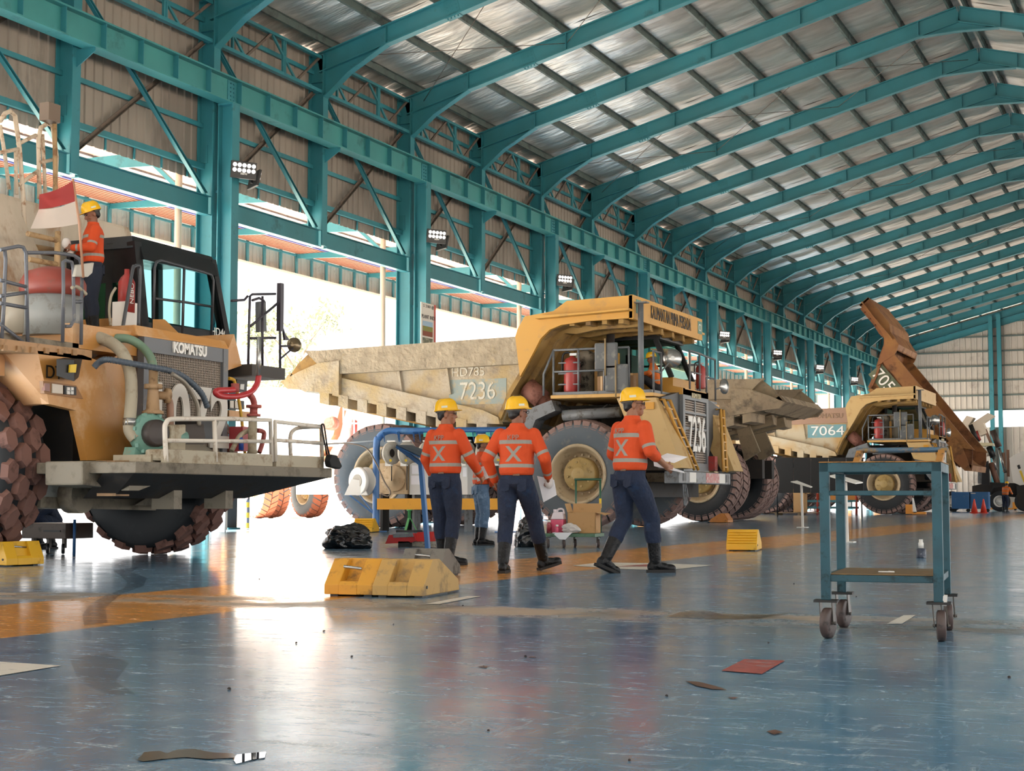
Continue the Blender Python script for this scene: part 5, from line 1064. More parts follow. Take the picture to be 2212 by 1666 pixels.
g_ = G(893, 1252); chock('grey dirty wheel chock behind the yellow pair', g_ + V((-0.1, 0.32, 0)), ang, 0.40, 0.95, chk_dk, ky=0.9)
g_ = G(17, 1222) + V((0.205, -0.25, 0)); chock('bright yellow wheel chock before the right tire of the water truck', g_ + V((math.cos(1.42), math.sin(1.42), 0)) * 0.25, 1.42, 0.50, 0.97, chk_y, handle=True, ky=0.55)
g_ = G(1602, 1191); chock('bright yellow ribbed wheel chock alone on the tan floor band', g_, 0.16, 0.42, 1.08, chk_y, ribs=True, ky=0.9)
g_ = G(1560, 1130); chock('orange wheel chock against the rear tires of the grey-brown dump truck', g_ + V((0.25, 0, 0)), 1.45, 0.4, 1.05, chk_o, ribs=True, ky=0.8)
g_ = G(783, 1151); chock('yellow ribbed wheel chock beside the blue hose stand', g_, 0.25, 0.42, 1.1, chk_y, ribs=True, ky=0.8)

# tool cart ------------------------------------------------------------
FLp = P(1785, 1296, 2, 0.195); FLp.z = 0
cang = 0.093
cart = thing('tool_cart', 'worn teal steel cart on four casters with an open lower shelf', 'cart', FLp, cang)
ct = mat('cart_teal', '0f3e49', 0.5, dirt='0c1f22', amt=0.42, scale=11, base2='124a56', s2=5); ctr = mat('cart_rust', '9a6a2c', 0.6, dirt='3a3228', amt=0.45, scale=14)
cw, cdp, ch_ = 0.565, 0.70, 0.905; t_ = 0.05
def CB(a, b_, nm, m=ct, par=cart, bev=0.004): return MB().b2(a, b_).build(nm, m, par, bev, OG)
for x in (0, cw):
    for y in (0, cdp):
        CB((x - t_ / 2, y - t_ / 2, 0.195), (x + t_ / 2, y + t_ / 2, ch_), 'leg')
        ca = link('caster', MB().box((0, 0, 0.19), (0.12, 0.10, 0.012)).mesh('caster', mat('caster_grime', '1f1d1b', 0.6)), cart, (x, y, 0))
        wdir = -0.25 if x == 0 else 0.1
        wh = MB().lathe([(0.03, -0.022), (0.068, -0.022), (0.078, -0.016), (0.078, 0.016), (0.068, 0.022), (0.03, 0.022)], (0.01, -0.02, 0.078), (math.cos(wdir), math.sin(wdir), 0), 28, caps=True).build('caster_wheel', mat('caster_tire', '4a3c38', 0.5, dirt='2c2624', amt=0.4, scale=20), ca, org=OG)
        for e in (-1, 1):
            ox, oy = math.cos(wdir) * 0.034 * e, math.sin(wdir) * 0.034 * e
            MB().bar((ox, oy + 0.01, 0.185), (0.01 + ox, -0.02 + oy, 0.07), 0.035, 0.005, (math.cos(wdir), math.sin(wdir), 0)).build('fork_arm', mat('fork_steel', '4f4a45', 0.4, metal=0.5), ca, org=OG)
        MB().tube([(0.01 - math.cos(wdir) * 0.042, -0.02 - math.sin(wdir) * 0.042, 0.078), (0.01 + math.cos(wdir) * 0.045, -0.02 + math.sin(wdir) * 0.045, 0.078)], 0.008, 6).build('axle_bolt', mat('fork_steel', '4f4a45'), ca, org=OG)
for y in (0, cdp): CB((-t_ / 2, y - t_ / 2, ch_ - 0.05), (cw + t_ / 2, y + t_ / 2, ch_), 'top_beam')
for x in (0, cw): CB((x - t_ / 2, 0, ch_ - 0.05), (x + t_ / 2, cdp, ch_), 'top_beam')
CB((-t_ / 2 - 0.002, -t_ / 2 - 0.002, ch_), (cw + t_ / 2 + 0.002, cdp + t_ / 2, ch_ + 0.006), 'top_plate', ctr)
CB((0.02, -0.012, 0.735), (cw - 0.02, 0.012, 0.76), 'front_bar'); CB((0.02, -0.015, 0.29), (cw - 0.02, 0.015, 0.325), 'shelf_bar'); CB((0.02, cdp - 0.015, 0.29), (cw - 0.02, cdp + 0.015, 0.325), 'shelf_bar')
for x in (0, cw): CB((x - 0.015, 0, 0.29), (x + 0.015, cdp, 0.325), 'shelf_bar')
CB((0.02, 0, 0.325), (cw - 0.02, cdp, 0.332), 'shelf_plate', mat('shelf_brown', '6e5636', 0.5, dirt='8a6a3a', amt=0.4, scale=7))
for x in (0.10, cw - 0.02): MB().bar((x, cdp - 0.12, ch_ + 0.0), (x + 0.01, cdp + 0.02, ch_ + 0.075), 0.035, 0.03).build('handle_post', ctr, cart, org=OG)
MB().tube([(0.09, cdp + 0.02, ch_ + 0.085), (cw + 0.02, cdp + 0.02, ch_ + 0.085)], 0.015, 8).build('handle_bar', mat('bar_blue_rust', '35546a', 0.5, dirt='8a6a2c', amt=0.45, scale=12), cart, org=OG)
MB().box((cw + 0.03, -0.01, 0.205), (0.02, 0.03, 0.05), rot=(0.2, 0.1, 0)).build('tape_scrap', white, cart, org=OG)
MB().tube(smooth_path([(0.25, 0.2, 0.335), (0.28, 0.17, 0.336), (0.33, 0.18, 0.336), (0.3, 0.2, 0.337)]), 0.004, 5).build('string', white, cart, org=OG)
g_ = G(1990, 1206); bt = thing('spray_bottle', 'small white-capped bottle with a dark blue label on the floor', 'bottle', g_)
MB().lathe([(0.055, 0), (0.058, 0.01), (0.058, 0.11), (0.035, 0.12)], g_, (0, 0, 1), 18).build('bottle_body', mat('label_dark', '2c3444', 0.4, dirt='b8bcc0', amt=0.3, scale=30), bt); MB().lathe([(0.032, 0.12), (0.032, 0.185), (0.024, 0.19), (0.024, 0.225)], g_, (0, 0, 1), 14).build('cap', white, bt)

# black rubbish bags ----------------------------------------------------
from mathutils import noise as mnoise
def bag(lab, c, d, seed):
    bm = bmesh.new(); bmesh.ops.create_icosphere(bm, subdivisions=5, radius=1.0)
    for v in bm.verts:
        p = v.co.copy(); n1 = mnoise.noise(p * 1.4 + V((seed, 0, 0))); n2 = mnoise.ridged_multi_fractal(p * 2.3 + V((0, seed, 0)), 1.0, 2.1, 4, 1.0, 2.0) * 0.16
        f = 1 + 0.42 * n1 + n2 - 0.2; z = p.z * f
        v.co = V((p.x * f * d[0] / 2, p.y * f * d[1] / 2, max(0.0, (z * 0.62 + 0.42)) * d[2]))
    me = bpy.data.meshes.new('rubbish_bag'); bm.to_mesh(me); bm.free()
    for p in me.polygons: p.use_smooth = True
    me.materials.append(mat('bin_bag', '0c0c0d', 0.22, spec=0.6)); o = link('rubbish_bag', me, None, c); tag(o, lab, 'rubbish bag'); return o
bag('crumpled black rubbish bag lying before the yellow ribbed chock', G(742, 1186) + V((0, 0.15, 0)), (0.78, 0.5, 0.33), 3.1)
bag('knotted black rubbish bag standing beside the platform trolley', G(1136, 1183) + V((-0.03, 0.2, 0)), (0.44, 0.36, 0.42), 8.7)

# red tray on a block ---------------------------------------------------
rd = mat('tray_red', 'a32a2a', 0.4, dirt='5e2424', amt=0.4, scale=8); g_ = G(872, 1182); tr = thing('red_drip_tray', 'pair of red plastic trays resting on a dark block behind the lectern', 'tray', g_); Yt = g_.y
def TP(pts, th, nm, m, dy=0.0): return MB().prism([PY(a, b, Yt + dy) for a, b in pts], (0, th, 0)).build(nm, m, tr)
TP([(832, 1175), (840, 1156), (893, 1152), (898, 1168), (890, 1172)], 0.3, 'tray', rd); TP([(848, 1154), (891, 1152), (893, 1160), (850, 1162)], 0.28, 'tray_lid', grey, -0.01)
TP([(895, 1160), (902, 1150), (938, 1149), (935, 1160), (930, 1170), (896, 1170)], 0.3, 'tray', mat('tray_bright', 'c4332e', 0.4), 0.05)
TP([(860, 1170), (886, 1170), (886, 1183), (860, 1183)], 0.3, 'block', dark); TP([(888, 1170), (935, 1170), (935, 1181), (888, 1181)], 0.2, 'rag_pile', mat('rags', '8a8478', 0.9, dirt='4a463e', amt=0.5, scale=20), 0.06)

# lectern ---------------------------------------------------------------
blue_p = mat('stand_blue', '2f5f93', 0.4, dirt='47749c', amt=0.25, scale=5); g_ = G(925, 1196); lc = thing('lectern_stand', 'blue metal document stand with a sloping top', 'stand', g_); Yl = g_.y
MB().bar(g_, PY(909, 1000, Yl), 0.055, 0.055).build('post', blue_p, lc); MB().bar(PY(910, 1003, Yl), PY(858, 964, Yl), 0.05, 0.05).build('arm', blue_p, lc)
a, b_, c_, d_ = PY(856, 961, Yl - 0.2), PY(918, 990, Yl - 0.25), PY(948, 984, Yl + 0.2), PY(890, 962, Yl + 0.3)
MB().prism([a, b_, c_, d_], (0, 0, -0.015)).build('top_plate', mat('plate_dark', '333c46', 0.5), lc); MB().prism([a, b_, b_ + V((0, 0, -0.03)), a + V((0, 0, -0.03))], (0, 0.02, 0)).build('front_lip', blue_p, lc)
pa = thing('paper_sheet', 'loose white paper sheet sliding off the document stand', 'paper', PY(928, 990, Yl)); MB().add([PY(898, 978, Yl - 0.05), PY(945, 992, Yl - 0.1), PY(948, 1005, Yl - 0.1), PY(915, 990, Yl - 0.08)], [(0, 1, 2, 3)]).build('sheet', mat('paper_white', 'e2e2e6', 0.7), pa)
MB().b2(g_ + V((-0.1, -0.1, 0)), g_ + V((0.1, 0.1, 0.012))).build('foot_plate', blue_p, lc)

# blue hose reel stand --------------------------------------------------
pl_, pr_ = G(812, 1149), G(1092, 1150); Hs = 2.18; dx = (pr_ - pl_).normalized(); ny = V((dx.y, -dx.x, 0))
hs = thing('hose_reel_stand', 'blue pipe frame carrying hose reels above a yellow tray', 'stand', pl_)
blue_r = mat('frame_blue', '3b6ca6', 0.35, dirt='5a86b0', amt=0.3, scale=4)
MB().tube(smooth_path([pl_, pl_ + V((0, 0, Hs - 0.4)), pl_ + V((0, 0, Hs - 0.14)) + dx * 0.06, pl_ + V((0, 0, Hs)) + dx * 0.25, pl_ + V((0, 0, Hs)) + dx * 0.6], 6) + [pr_ + V((0, 0, Hs))], 0.075, 14).build('frame_pipe', blue_r, hs)
MB().tube([pr_ + V((0, 0, Hs)), pr_], 0.075, 14).build('frame_pipe', blue_r, hs)
for q in (pl_, pr_): MB().box(q + V((0, 0, 0.01)), (0.35, 0.35, 0.02)).build('base_plate', blue_r, hs)
ytr = mat('tray_yellow', 'd6982a', 0.45, dirt='c08a30', amt=0.3, scale=5)
for k in range(1):
    a = pl_ + dx * 0.05 + V((0, 0, 0.60)); b_ = pr_ - dx * 0.05 + V((0, 0, 0.60)); MB().bar(a + ny * 0.1, b_ + ny * 0.1, 0.02, 0.24, (0, 0, 1)).build('tray_side', ytr, hs); MB().bar(a - ny * 0.3, b_ - ny * 0.3, 0.02, 0.24).build('tray_side', ytr, hs); MB().bar(a - ny * 0.1 + V((0, 0, -0.11)), b_ - ny * 0.1 + V((0, 0, -0.11)), 0.4, 0.02).build('tray_floor', ytr, hs)
reel_m = mat('reel_beige', 'b8b2a4', 0.45, dirt='8f8878', amt=0.35, scale=6)
for k, f in enumerate((0.12, 0.24, 0.40, 0.55, 0.70, 0.84, 0.95)):
    c = pl_ + (pr_ - pl_) * f + V((0, 0, Hs - 0.48)); ax = (dx * 0.8 + ny * 0.6).normalized()
    for e in (-0.16, 0.16): MB().prism([c + dx * (e - 0.005) + V((0, 0, 0.48)), c + dx * (e - 0.005) + ny * 0.18 + V((0, 0, 0.44)), c + dx * (e - 0.005) + V((0, 0, 0.24))], dx * 0.01).build('hanger_bracket', blue_r, hs)
    r_ = MB().lathe([(0.25, -0.03), (0.25, 0.03), (0.1, 0.05), (0.1, -0.05)], c, ax, 24).build('hose_reel', reel_m, hs)
    MB().lathe([(0.2, -0.05), (0.22, 0), (0.2, 0.05)], c - ax * 0.07, ax, 20).build('hose_coil', mat('hose_dark', '3a3632', 0.6), r_)
    MB().box(c + V((0, 0, -0.22)) - dx * 0.06, (0.14, 0.1, 0.12)).build('guide_box', white, r_); MB().box(c + V((0, 0, 0.26)), (0.2, 0.08, 0.03)).build('mount_plate', white, r_)
    MB().lathe([(0.03, 0), (0.03, 0.02)], c + ny * 0.09 + V((0, 0, -0.16)), ny, 10).build('reel_sticker', mat('yellow_sticker', 'd8b52c'), r_)
    if k < 2: MB().tube([c + V((0, 0, -0.25)), c + V((0, 0, -0.6 - 0.2 * k))], 0.012, 6).build('hose_end', dark, r_)
for k in range(4):
    c = pl_ + (pr_ - pl_) * (0.42 + 0.16 * k) + V((0, 0, Hs - 0.09)) + ny * 0.09; MB().box(c, (0.26, 0.02, 0.09), rot=(0, 0, math.atan2(dx.y, dx.x))).build('name_tag', mat('tag_green', '4fae9a', 0.5), hs)
big = PY(773, 1040, pl_.y - 0.2)
o = MB().lathe([(0.29, -0.02), (0.31, 0), (0.31, 0.05), (0.15, 0.06), (0.15, 0.2), (0.31, 0.21), (0.31, 0.25), (0.29, 0.27)], big, (0.35, 0.94, 0), 32).build('large_reel', white, hs)
MB().lathe([(0.15, -0.03), (0.15, 0.0), (0.13, -0.0)], big, (0.35, 0.94, 0), 24).build('reel_hub', mat('hub_grey', '9a9488', 0.5), o)
MB().prism([big + V((-0.3, -0.06, -0.3)), big + V((0.28, -0.06, -0.3)), big + V((0.1, -0.06, 0.02)), big + V((-0.12, -0.06, 0.05))], (0.0, 0.03, 0)).build('reel_cover', white, o)
MB().bar(big + V((-0.2, 0, -0.3)), pl_ + V((0, 0, 0.35)), 0.03, 0.03).build('reel_strut', blue_r, hs); MB().bar(big + V((0.05, 0, -0.3)), pl_ + V((0, 0, 0.35)), 0.03, 0.03).build('reel_strut', blue_r, hs)
hp = [PY(700, 960, pl_.y), PY(745, 958, pl_.y - 0.1), PY(790, 968, pl_.y - 0.15), PY(812, 1000, pl_.y - 0.2), PY(830, 1040, pl_.y - 0.2), PY(843, 1062, pl_.y - 0.2), PY(838, 1072, pl_.y - 0.2), PY(822, 1066, pl_.y - 0.2)]
MB().tube(smooth_path(hp, 8), 0.017, 7).build('loose_hose', mat('hose_brown', '6d5f50', 0.5), hs)
MB().tube([PY(820, 952, pl_.y), PY(640, 965, pl_.y + 0.5)], 0.02, 6).build('supply_pipe', mat('pale_pipe', 'b8bfc4', 0.4), hs)
# housing and notice boards behind the reels
Yh = pl_.y + 0.75; gh = V((PY(850, 1080, Yh).x, Yh, 0)); hb = thing('gear_housing', 'tan gear housing with a round bolted cover behind the hose reels', 'machine part', gh)
MB().prism([PY(817, 1001, Yh), PY(880, 998, Yh), PY(880, 1068, Yh), PY(817, 1068, Yh)], (0, 0.4, 0)).build('housing', mat('housing_tan', 'b79f7c', 0.7, dirt='9c8462', amt=0.4, scale=5), hb, 0.02)
cc = PY(851, 1034, Yh); MB().lathe([(0.30, 0), (0.30, 0.04), (0.28, 0.05), (0.06, 0.05), (0.06, 0.07), (0.001, 0.07)], cc, (0, -1, 0), 32).build('cover', mat('housing_tan', 'b79f7c'), hb)
for k in range(20): MB().lathe([(0.012, 0), (0.012, 0.06)], cc + V((math.cos(k * PI / 10) * 0.285, 0, math.sin(k * PI / 10) * 0.285)), (0, -1, 0), 6).build('bolt', mat('housing_tan', 'b79f7c'), hb)
for x in (822, 875): MB().b2((PY(x, 1070, Yh).x - 0.03, Yh + 0.05, 0), (PY(x, 1070, Yh).x + 0.03, Yh + 0.35, PY(x, 1067, Yh).z)).build('support_leg', chas, hb)
nb = thing('notice_cabinet', 'pale grey cabinet with taped paper notices behind the hose reels', 'cabinet', V((PY(940, 1080, Yh).x, Yh, 0)))
MB().prism([PY(884, 1000, Yh + 0.05), PY(1010, 998, Yh + 0.05), PY(1010, 1069, Yh + 0.05), PY(884, 1069, Yh + 0.05)], (0, 0.35, 0)).build('body', mat('cabinet_pale', 'c6c6c2', 0.5), nb, 0.01)
for x0, y0, x1, y1 in ((890, 1006, 907, 1024), (888, 1028, 910, 1047), (1000, 1010, 1008, 1030)): MB().prism([PY(x0, y0, Yh + 0.045), PY(x1, y0, Yh + 0.045), PY(x1, y1, Yh + 0.045), PY(x0, y1, Yh + 0.045)], (0, 0.004, 0)).build('notice', mat('paper_white', 'e2e2e6'), nb)
for x in (890, 1003): MB().b2((PY(x, 1070, Yh).x - 0.03, Yh + 0.06, 0), (PY(x, 1070, Yh).x + 0.03, Yh + 0.36, PY(x, 1068, Yh).z)).build('leg', grey, nb)
g_ = G(884, 1149.5); jk = thing('jack_stand', 'small green screw jack stand under the yellow tray', 'jack stand', g_); jg = mat('jack_green', '4f9a5a', 0.45)
for a in range(3):
    q = 2 * PI * a / 3 + 0.5; MB().bar(g_ + V((math.cos(q) * 0.16, math.sin(q) * 0.16, 0.03)), g_ + V((0, 0, 0.34)), 0.05, 0.02).build('leg', jg, jk)
MB().lathe([(0.035, 0.28), (0.035, 0.45), (0.06, 0.46), (0.06, 0.482)], g_, (0, 0, 1), 12).build('screw', jg, jk); MB().box(g_ + V((0, 0, 0.02)), (0.42, 0.42, 0.04)).build('base', dark, jk)

# platform trolley and its load ------------------------------------------
g_ = G(1240, 1184); tq = thing('platform_trolley', 'green platform trolley with a tall push handle', 'trolley', g_, 0.12); gp = mat('trolley_green', '4a6a52', 0.5, dirt='2a3430', amt=0.4, scale=8)
MB().b2((-0.40, -0.26, 0.165), (0.38, 0.30, 0.215)).build('platform', gp, tq, 0.005, OG)
for x, y in ((-0.34, -0.2), (-0.1, -0.2), (-0.05, 0.24), (0.3, 0.24)):
    c = MB().box((x, y, 0.155), (0.09, 0.08, 0.01)).build('caster', dark, tq, org=OG); MB().lathe([(0.055, -0.02), (0.065, -0.014), (0.065, 0.014), (0.055, 0.02)], (x, y, 0.067), (0.9, 0.4, 0), 16).build('caster_wheel', mat('caster_tire', '4a3c38'), c, org=OG)
    MB().bar((x, y - 0.0, 0.15), (x, y, 0.07), 0.07, 0.03, (1, 0, 0)).build('fork', mat('fork_steel', '4f4a45'), c, org=OG)
for x in (-0.04, 0.33): MB().tube([(x, 0.27, 0.2), (x, 0.27, 1.0)], 0.016, 8).build('handle_post', mat('handle_green', '21503a', 0.4), tq, org=OG)
MB().tube([(-0.06, 0.27, 1.0), (0.35, 0.27, 1.0)], 0.017, 8).build('handle_bar', mat('handle_green', '21503a'), tq, org=OG); MB().tube([(0.33, 0.268, 0.58), (0.33, 0.268, 0.72)], 0.019, 8).build('tape', mat('yellow_sticker', 'd8b52c'), tq, org=OG)
Rz = Matrix.Rotation(0.12, 4, 'Z')
def onT(x, y): return g_ + Rz @ V((x, y, 0.2155))
cardboard('cardboard_box', 'open cardboard box with raised flaps on the platform trolley', onT(0.14, 0.05), (0.42, 0.30, 0.30), 0.12)
jq = onT(-0.22, -0.05); jug = thing('pink_jug', 'translucent jug of pink coolant on the platform trolley', 'jug', jq)
pinkl = mat('pink_liquid', 'c9506c', 0.3); clr = mat('jug_plastic', 'd8ccd0', 0.3)
MB().b2(jq + V((-0.10, -0.07, 0)), jq + V((0.10, 0.07, 0.20))).build('liquid_body', pinkl, jug, 0.02)
MB().hexa([jq + V(p) for p in ((-0.10, -0.07, 0.2), (0.10, -0.07, 0.2), (0.10, 0.07, 0.2), (-0.10, 0.07, 0.2), (-0.07, -0.05, 0.30), (0.08, -0.05, 0.31), (0.08, 0.05, 0.31), (-0.07, 0.05, 0.30))]).build('shoulder', clr, jug, 0.015)
MB().tube(smooth_path([jq + V((-0.02, 0, 0.30)), jq + V((0.0, 0, 0.345)), jq + V((0.07, 0, 0.345)), jq + V((0.09, 0, 0.28))]), 0.015, 8).build('handle', clr, jug); MB().lathe([(0.028, 0.29), (0.028, 0.345)], jq + V((-0.05, 0, 0)), (0, 0, 1), 12).build('cap', clr, jug)
bq = onT(-0.335, -0.15); bo = thing('additive_bottle', 'small white bottle with a dark red label beside the pink jug', 'bottle', bq); MB().lathe([(0.036, 0), (0.036, 0.13), (0.02, 0.16)], bq, (0, 0, 1), 14).build('bottle_body', mat('label_red', '8a2430', 0.4, dirt='d8d0cc', amt=0.35, scale=25), bo); MB().lathe([(0.022, 0.155), (0.022, 0.19)], bq, (0, 0, 1), 12).build('cap', white, bo)
b2_ = onT(-0.2, -0.2); bo = thing('small_bottle', 'tiny pink bottle with a white cap before the pink jug', 'bottle', b2_); MB().lathe([(0.026, 0), (0.026, 0.08), (0.014, 0.1)], b2_, (0, 0, 1), 12).build('bottle_body', pinkl, bo); MB().lathe([(0.02, 0.098), (0.02, 0.125)], b2_, (0, 0, 1), 12).build('cap', white, bo)
def crumple(nm, lab, cat, c, d, m, seed):
    bm = bmesh.new(); bmesh.ops.create_icosphere(bm, subdivisions=3, radius=1.0)
    for v in bm.verts:
        p = v.co.copy(); f = 1 + 0.6 * mnoise.noise(p * 1.9 + V((seed, 1, 2))); v.co = V((p.x * f * d[0] / 2, p.y * f * d[1] / 2, max(0, p.z * f * 0.5 + 0.42) * d[2]))
    me = bpy.data.meshes.new(nm); bm.to_mesh(me); bm.free(); me.materials.append(m); o = link(nm, me, None, c); tag(o, lab, cat); return o
crumple('plastic_wrap', 'crumpled clear plastic wrap with orange bits on the platform trolley', 'wrap', onT(0.0, -0.185), (0.28, 0.12, 0.16), mat('plastic_wrap', 'b9b4b0', 0.2, dirt='c0623a', amt=0.25, scale=14), 2.2)
rg = thing('rag', 'white rag hanging over the edge of the platform trolley', 'rag', onT(-0.12, -0.24)); q = onT(-0.12, -0.24)
MB().add([q + V((-0.14, -0.03, 0.012)), q + V((0.17, -0.02, 0.012)), q + V((0.17, 0.08, 0.012)), q + V((-0.14, 0.08, 0.012)), q + V((-0.02, -0.04, -0.085)), q + V((0.07, -0.04, -0.09))], [(0, 1, 2, 3), (0, 4, 5, 1)]).build('cloth', mat('rag_white', 'd0d2d6', 0.8), rg)

# white sign posts -------------------------------------------------------
def signpost(xb, yb, xt, yt, panel, lab):
    g_ = G(xb, yb); t = thing('sign_post', lab, 'sign', g_); Ys = g_.y; MB().bar(g_, PY(xt, yt, Ys), 0.05, 0.05).build('post', white, t)
    MB().prism([PY(panel[0][0], panel[0][1], Ys - 0.12), PY(panel[1][0], panel[1][1], Ys - 0.12), PY(panel[2][0], panel[2][1], Ys + 0.2), PY(panel[3][0], panel[3][1], Ys + 0.2)], (0, 0, 0.02)).build('panel', white, t); MB().box(g_ + V((0, 0, 0.008)), (0.25, 0.25, 0.016)).build('foot_plate', white, t)
signpost(1734, 1140, 1731, 1045, [(1708, 1042), (1751, 1054), (1755, 1053), (1722, 1040)], 'white post with a tilted panel before the black curtain')
signpost(1830, 1172, 1826, 1042, [(1790, 1030), (1848, 1046), (1864, 1044), (1806, 1027)], 'white post with a tilted panel seen through the teal cart frame')

# things by the left doorway ----------------------------------------------
q = G(534, 1141); bl = thing('bollard', 'yellow and black banded bollard by the doorway', 'bollard', q)
for k in range(6): MB().lathe([(0.055, 0.125 * k), (0.055, 0.125 * (k + 1))], q, (0, 0, 1), 14, caps=(k == 5)).build('band', mat('bollard_black', '6a6468', 0.5) if k % 2 else mat('bollard_yellow', 'e0b02c', 0.45), bl)
q = G(478, 1150); br = thing('red_barrier', 'red and white plastic barrier beside the painted column', 'barrier', q)
MB().b2((q.x - 0.3, q.y, 0.05), (q.x + 0.12, q.y + 0.05, 0.55)).build('white_panel', white, br); MB().b2((q.x - 0.3, q.y, 0.55), (q.x - 0.02, q.y + 0.05, 1.0)).build('red_panel', mat('barrier_red', 'c8303c', 0.45), br); MB().tube([(q.x + 0.1, q.y, 0), (q.x + 0.1, q.y, 0.95)], 0.015, 6).build('frame', white, br); MB().tube([(q.x - 0.28, q.y, 0), (q.x - 0.28, q.y, 0.95)], 0.015, 6).build('frame', white, br)
q = G(112, 1197); tb2 = thing('parts_trolley', 'brown steel parts trolley standing under the water truck', 'trolley', q); bm_ = mat('trolley_brown', '54463c', 0.5, dirt='3a3029', amt=0.4, scale=6)
MB().b2((q.x - 0.42, q.y - 0.1, 0.20), (q.x + 0.30, q.y + 0.45, 0.40)).build('tray_body', bm_, tb2, 0.01); MB().b2((q.x - 0.05, q.y - 0.115, 0.29), (q.x + 0.22, q.y - 0.1, 0.31)).build('drawer_pull', dark, tb2)
for x in (-0.3, -0.05, 0.2):
    MB().lathe([(0.06, -0.02), (0.07, 0), (0.06, 0.02)], (q.x + x, q.y - 0.02, 0.07), (0.8, 0.6, 0), 16).build('caster', dark, tb2); MB().bar((q.x + x, q.y, 0.2), (q.x + x, q.y, 0.08), 0.05, 0.04, (1, 0, 0)).build('caster_fork', mat('fork_steel', '4f4a45'), tb2)
MB().tube([(q.x + 0.36, q.y, 0), (q.x + 0.36, q.y, 0.45)], 0.02, 6).build('leg', mat('stand_blue', '2f5f93'), tb2)

# sling bag on the platform rail ---------------------------------------------
sb_ = thing('sling_bag', 'small black sling bag hanging from the white platform rail', 'bag', PX(711, 1010, -10.0))
MB().tube(smooth_path([PX(694, 918, -10.0), PX(700, 920, -9.98), PX(706, 960, -9.97), PX(712, 985, -9.97)]), 0.012, 6).build('strap', dark, sb_); MB().tube(smooth_path([PX(694, 918, -10.0), PX(696, 930, -9.98), PX(702, 960, -9.96), PX(706, 982, -9.97)]), 0.012, 6).build('strap', dark, sb_)
MB().prism([PX(704, 982, -9.99), PX(716, 984, -9.99), PX(727, 1008, -9.99), PX(722, 1014, -9.99), PX(702, 1009, -9.99), PX(699, 996, -9.99)], (0.09, 0, 0)).build('pouch', mat('bag_black', '0f0f10', 0.7), sb_, 0.02)

# floodlights on the crane columns -------------------------------------------
lens = bpy.data.materials.new('led_lens'); lens.use_nodes = True; e = lens.node_tree.nodes['Principled BSDF']; e.inputs['Emission Color'].default_value = (1, 0.98, 0.94, 1); e.inputs['Emission Strength'].default_value = 0.6
def flood_proto():
    t = thing('floodlight', '', 'floodlight'); MB().b2((-0.06, -0.32, -0.2), (0.0, 0.32, 0.2)).build('housing', dark, t, 0.01, OG)
    for r_ in range(2):
        for k in range(5): MB().lathe([(0.05, 0), (0.05, 0.012), (0.001, 0.016)], (0.0, -0.24 + k * 0.12, 0.11 - r_ * 0.12), (1, 0, 0), 14, caps=False).build('led_lens', lens, t, org=OG)
    MB().b2((-0.12, -0.03, -0.1), (-0.06, 0.03, 0.1)).build('bracket', dark, t, 0, OG); text('rating', '500W', 0.07, white_t, t, (0.003, 0, -0.09), FACE_RIGHT, 0.002, org=OG); MB().tube([(-0.1, 0, 0), (-0.3, 0, 0.0), (-0.43, 0.0, 0.02)], 0.02, 6).build('arm', grey, t, org=OG)
    return t
fl0 = flood_proto(); first = True
doors = ['first', 'second', 'third', 'fourth', 'fifth', 'sixth', 'seventh', 'eighth']
for k, i in enumerate(range(0, 16, 2)):
    p = V((XG + 0.60, FY(i) - 0.18, 8.4)); o = fl0 if first else dup(fl0, p); first = False; o.location = p; o.rotation_euler = (0, 0.12, -0.55)
    o['label'] = 'square LED floodlight facing the floor on the %s crane column past the water truck' % doors[k]; o['group'] = 'floodlights on the crane columns'
    p2 = V((XG + 0.47, FY(i) + 0.50, 8.3)); o2 = dup(fl0, p2); o2.rotation_euler = (0, 0.2, 0.95); o2['label'] = 'LED floodlight turned down the hall on the %s crane column past the water truck' % doors[k]; o2['group'] = 'floodlights on the crane columns'
# banner on a column ------------------------------------------------------------
Xn = XG + 0.28; a, b_ = PX(908, 742, Xn), PX(940, 660, Xn)
bn = thing('banner', 'white and red PLANT INDE banner on a column behind truck 7236', 'banner', a)
MB().b2((Xn, a.y, a.z - 0.4), (Xn + 0.02, b_.y, b_.z)).build('board', mat('banner_white', 'd6cfc4', 0.6), bn); MB().b2((Xn + 0.002, b_.y - 0.12, a.z - 0.4), (Xn + 0.024, b_.y, b_.z)).build('red_edge', mat('banner_red', 'b5483c', 0.6), bn)
hh = b_.z - a.z; text('headline', 'PLANT INDE', 0.16, black_t, bn, (Xn + 0.026, (a.y + b_.y) / 2, b_.z - hh * 0.34), FACE_RIGHT, 0.002, width=(b_.y - a.y) * 0.92); text('header', 'S  21001 @', 0.12, black_t, bn, (Xn + 0.026, (a.y + b_.y) / 2, b_.z - hh * 0.08), FACE_RIGHT, 0.002, width=(b_.y - a.y) * 0.7)
for z0, z1, m in ((0.36, 0.30, None),): pass
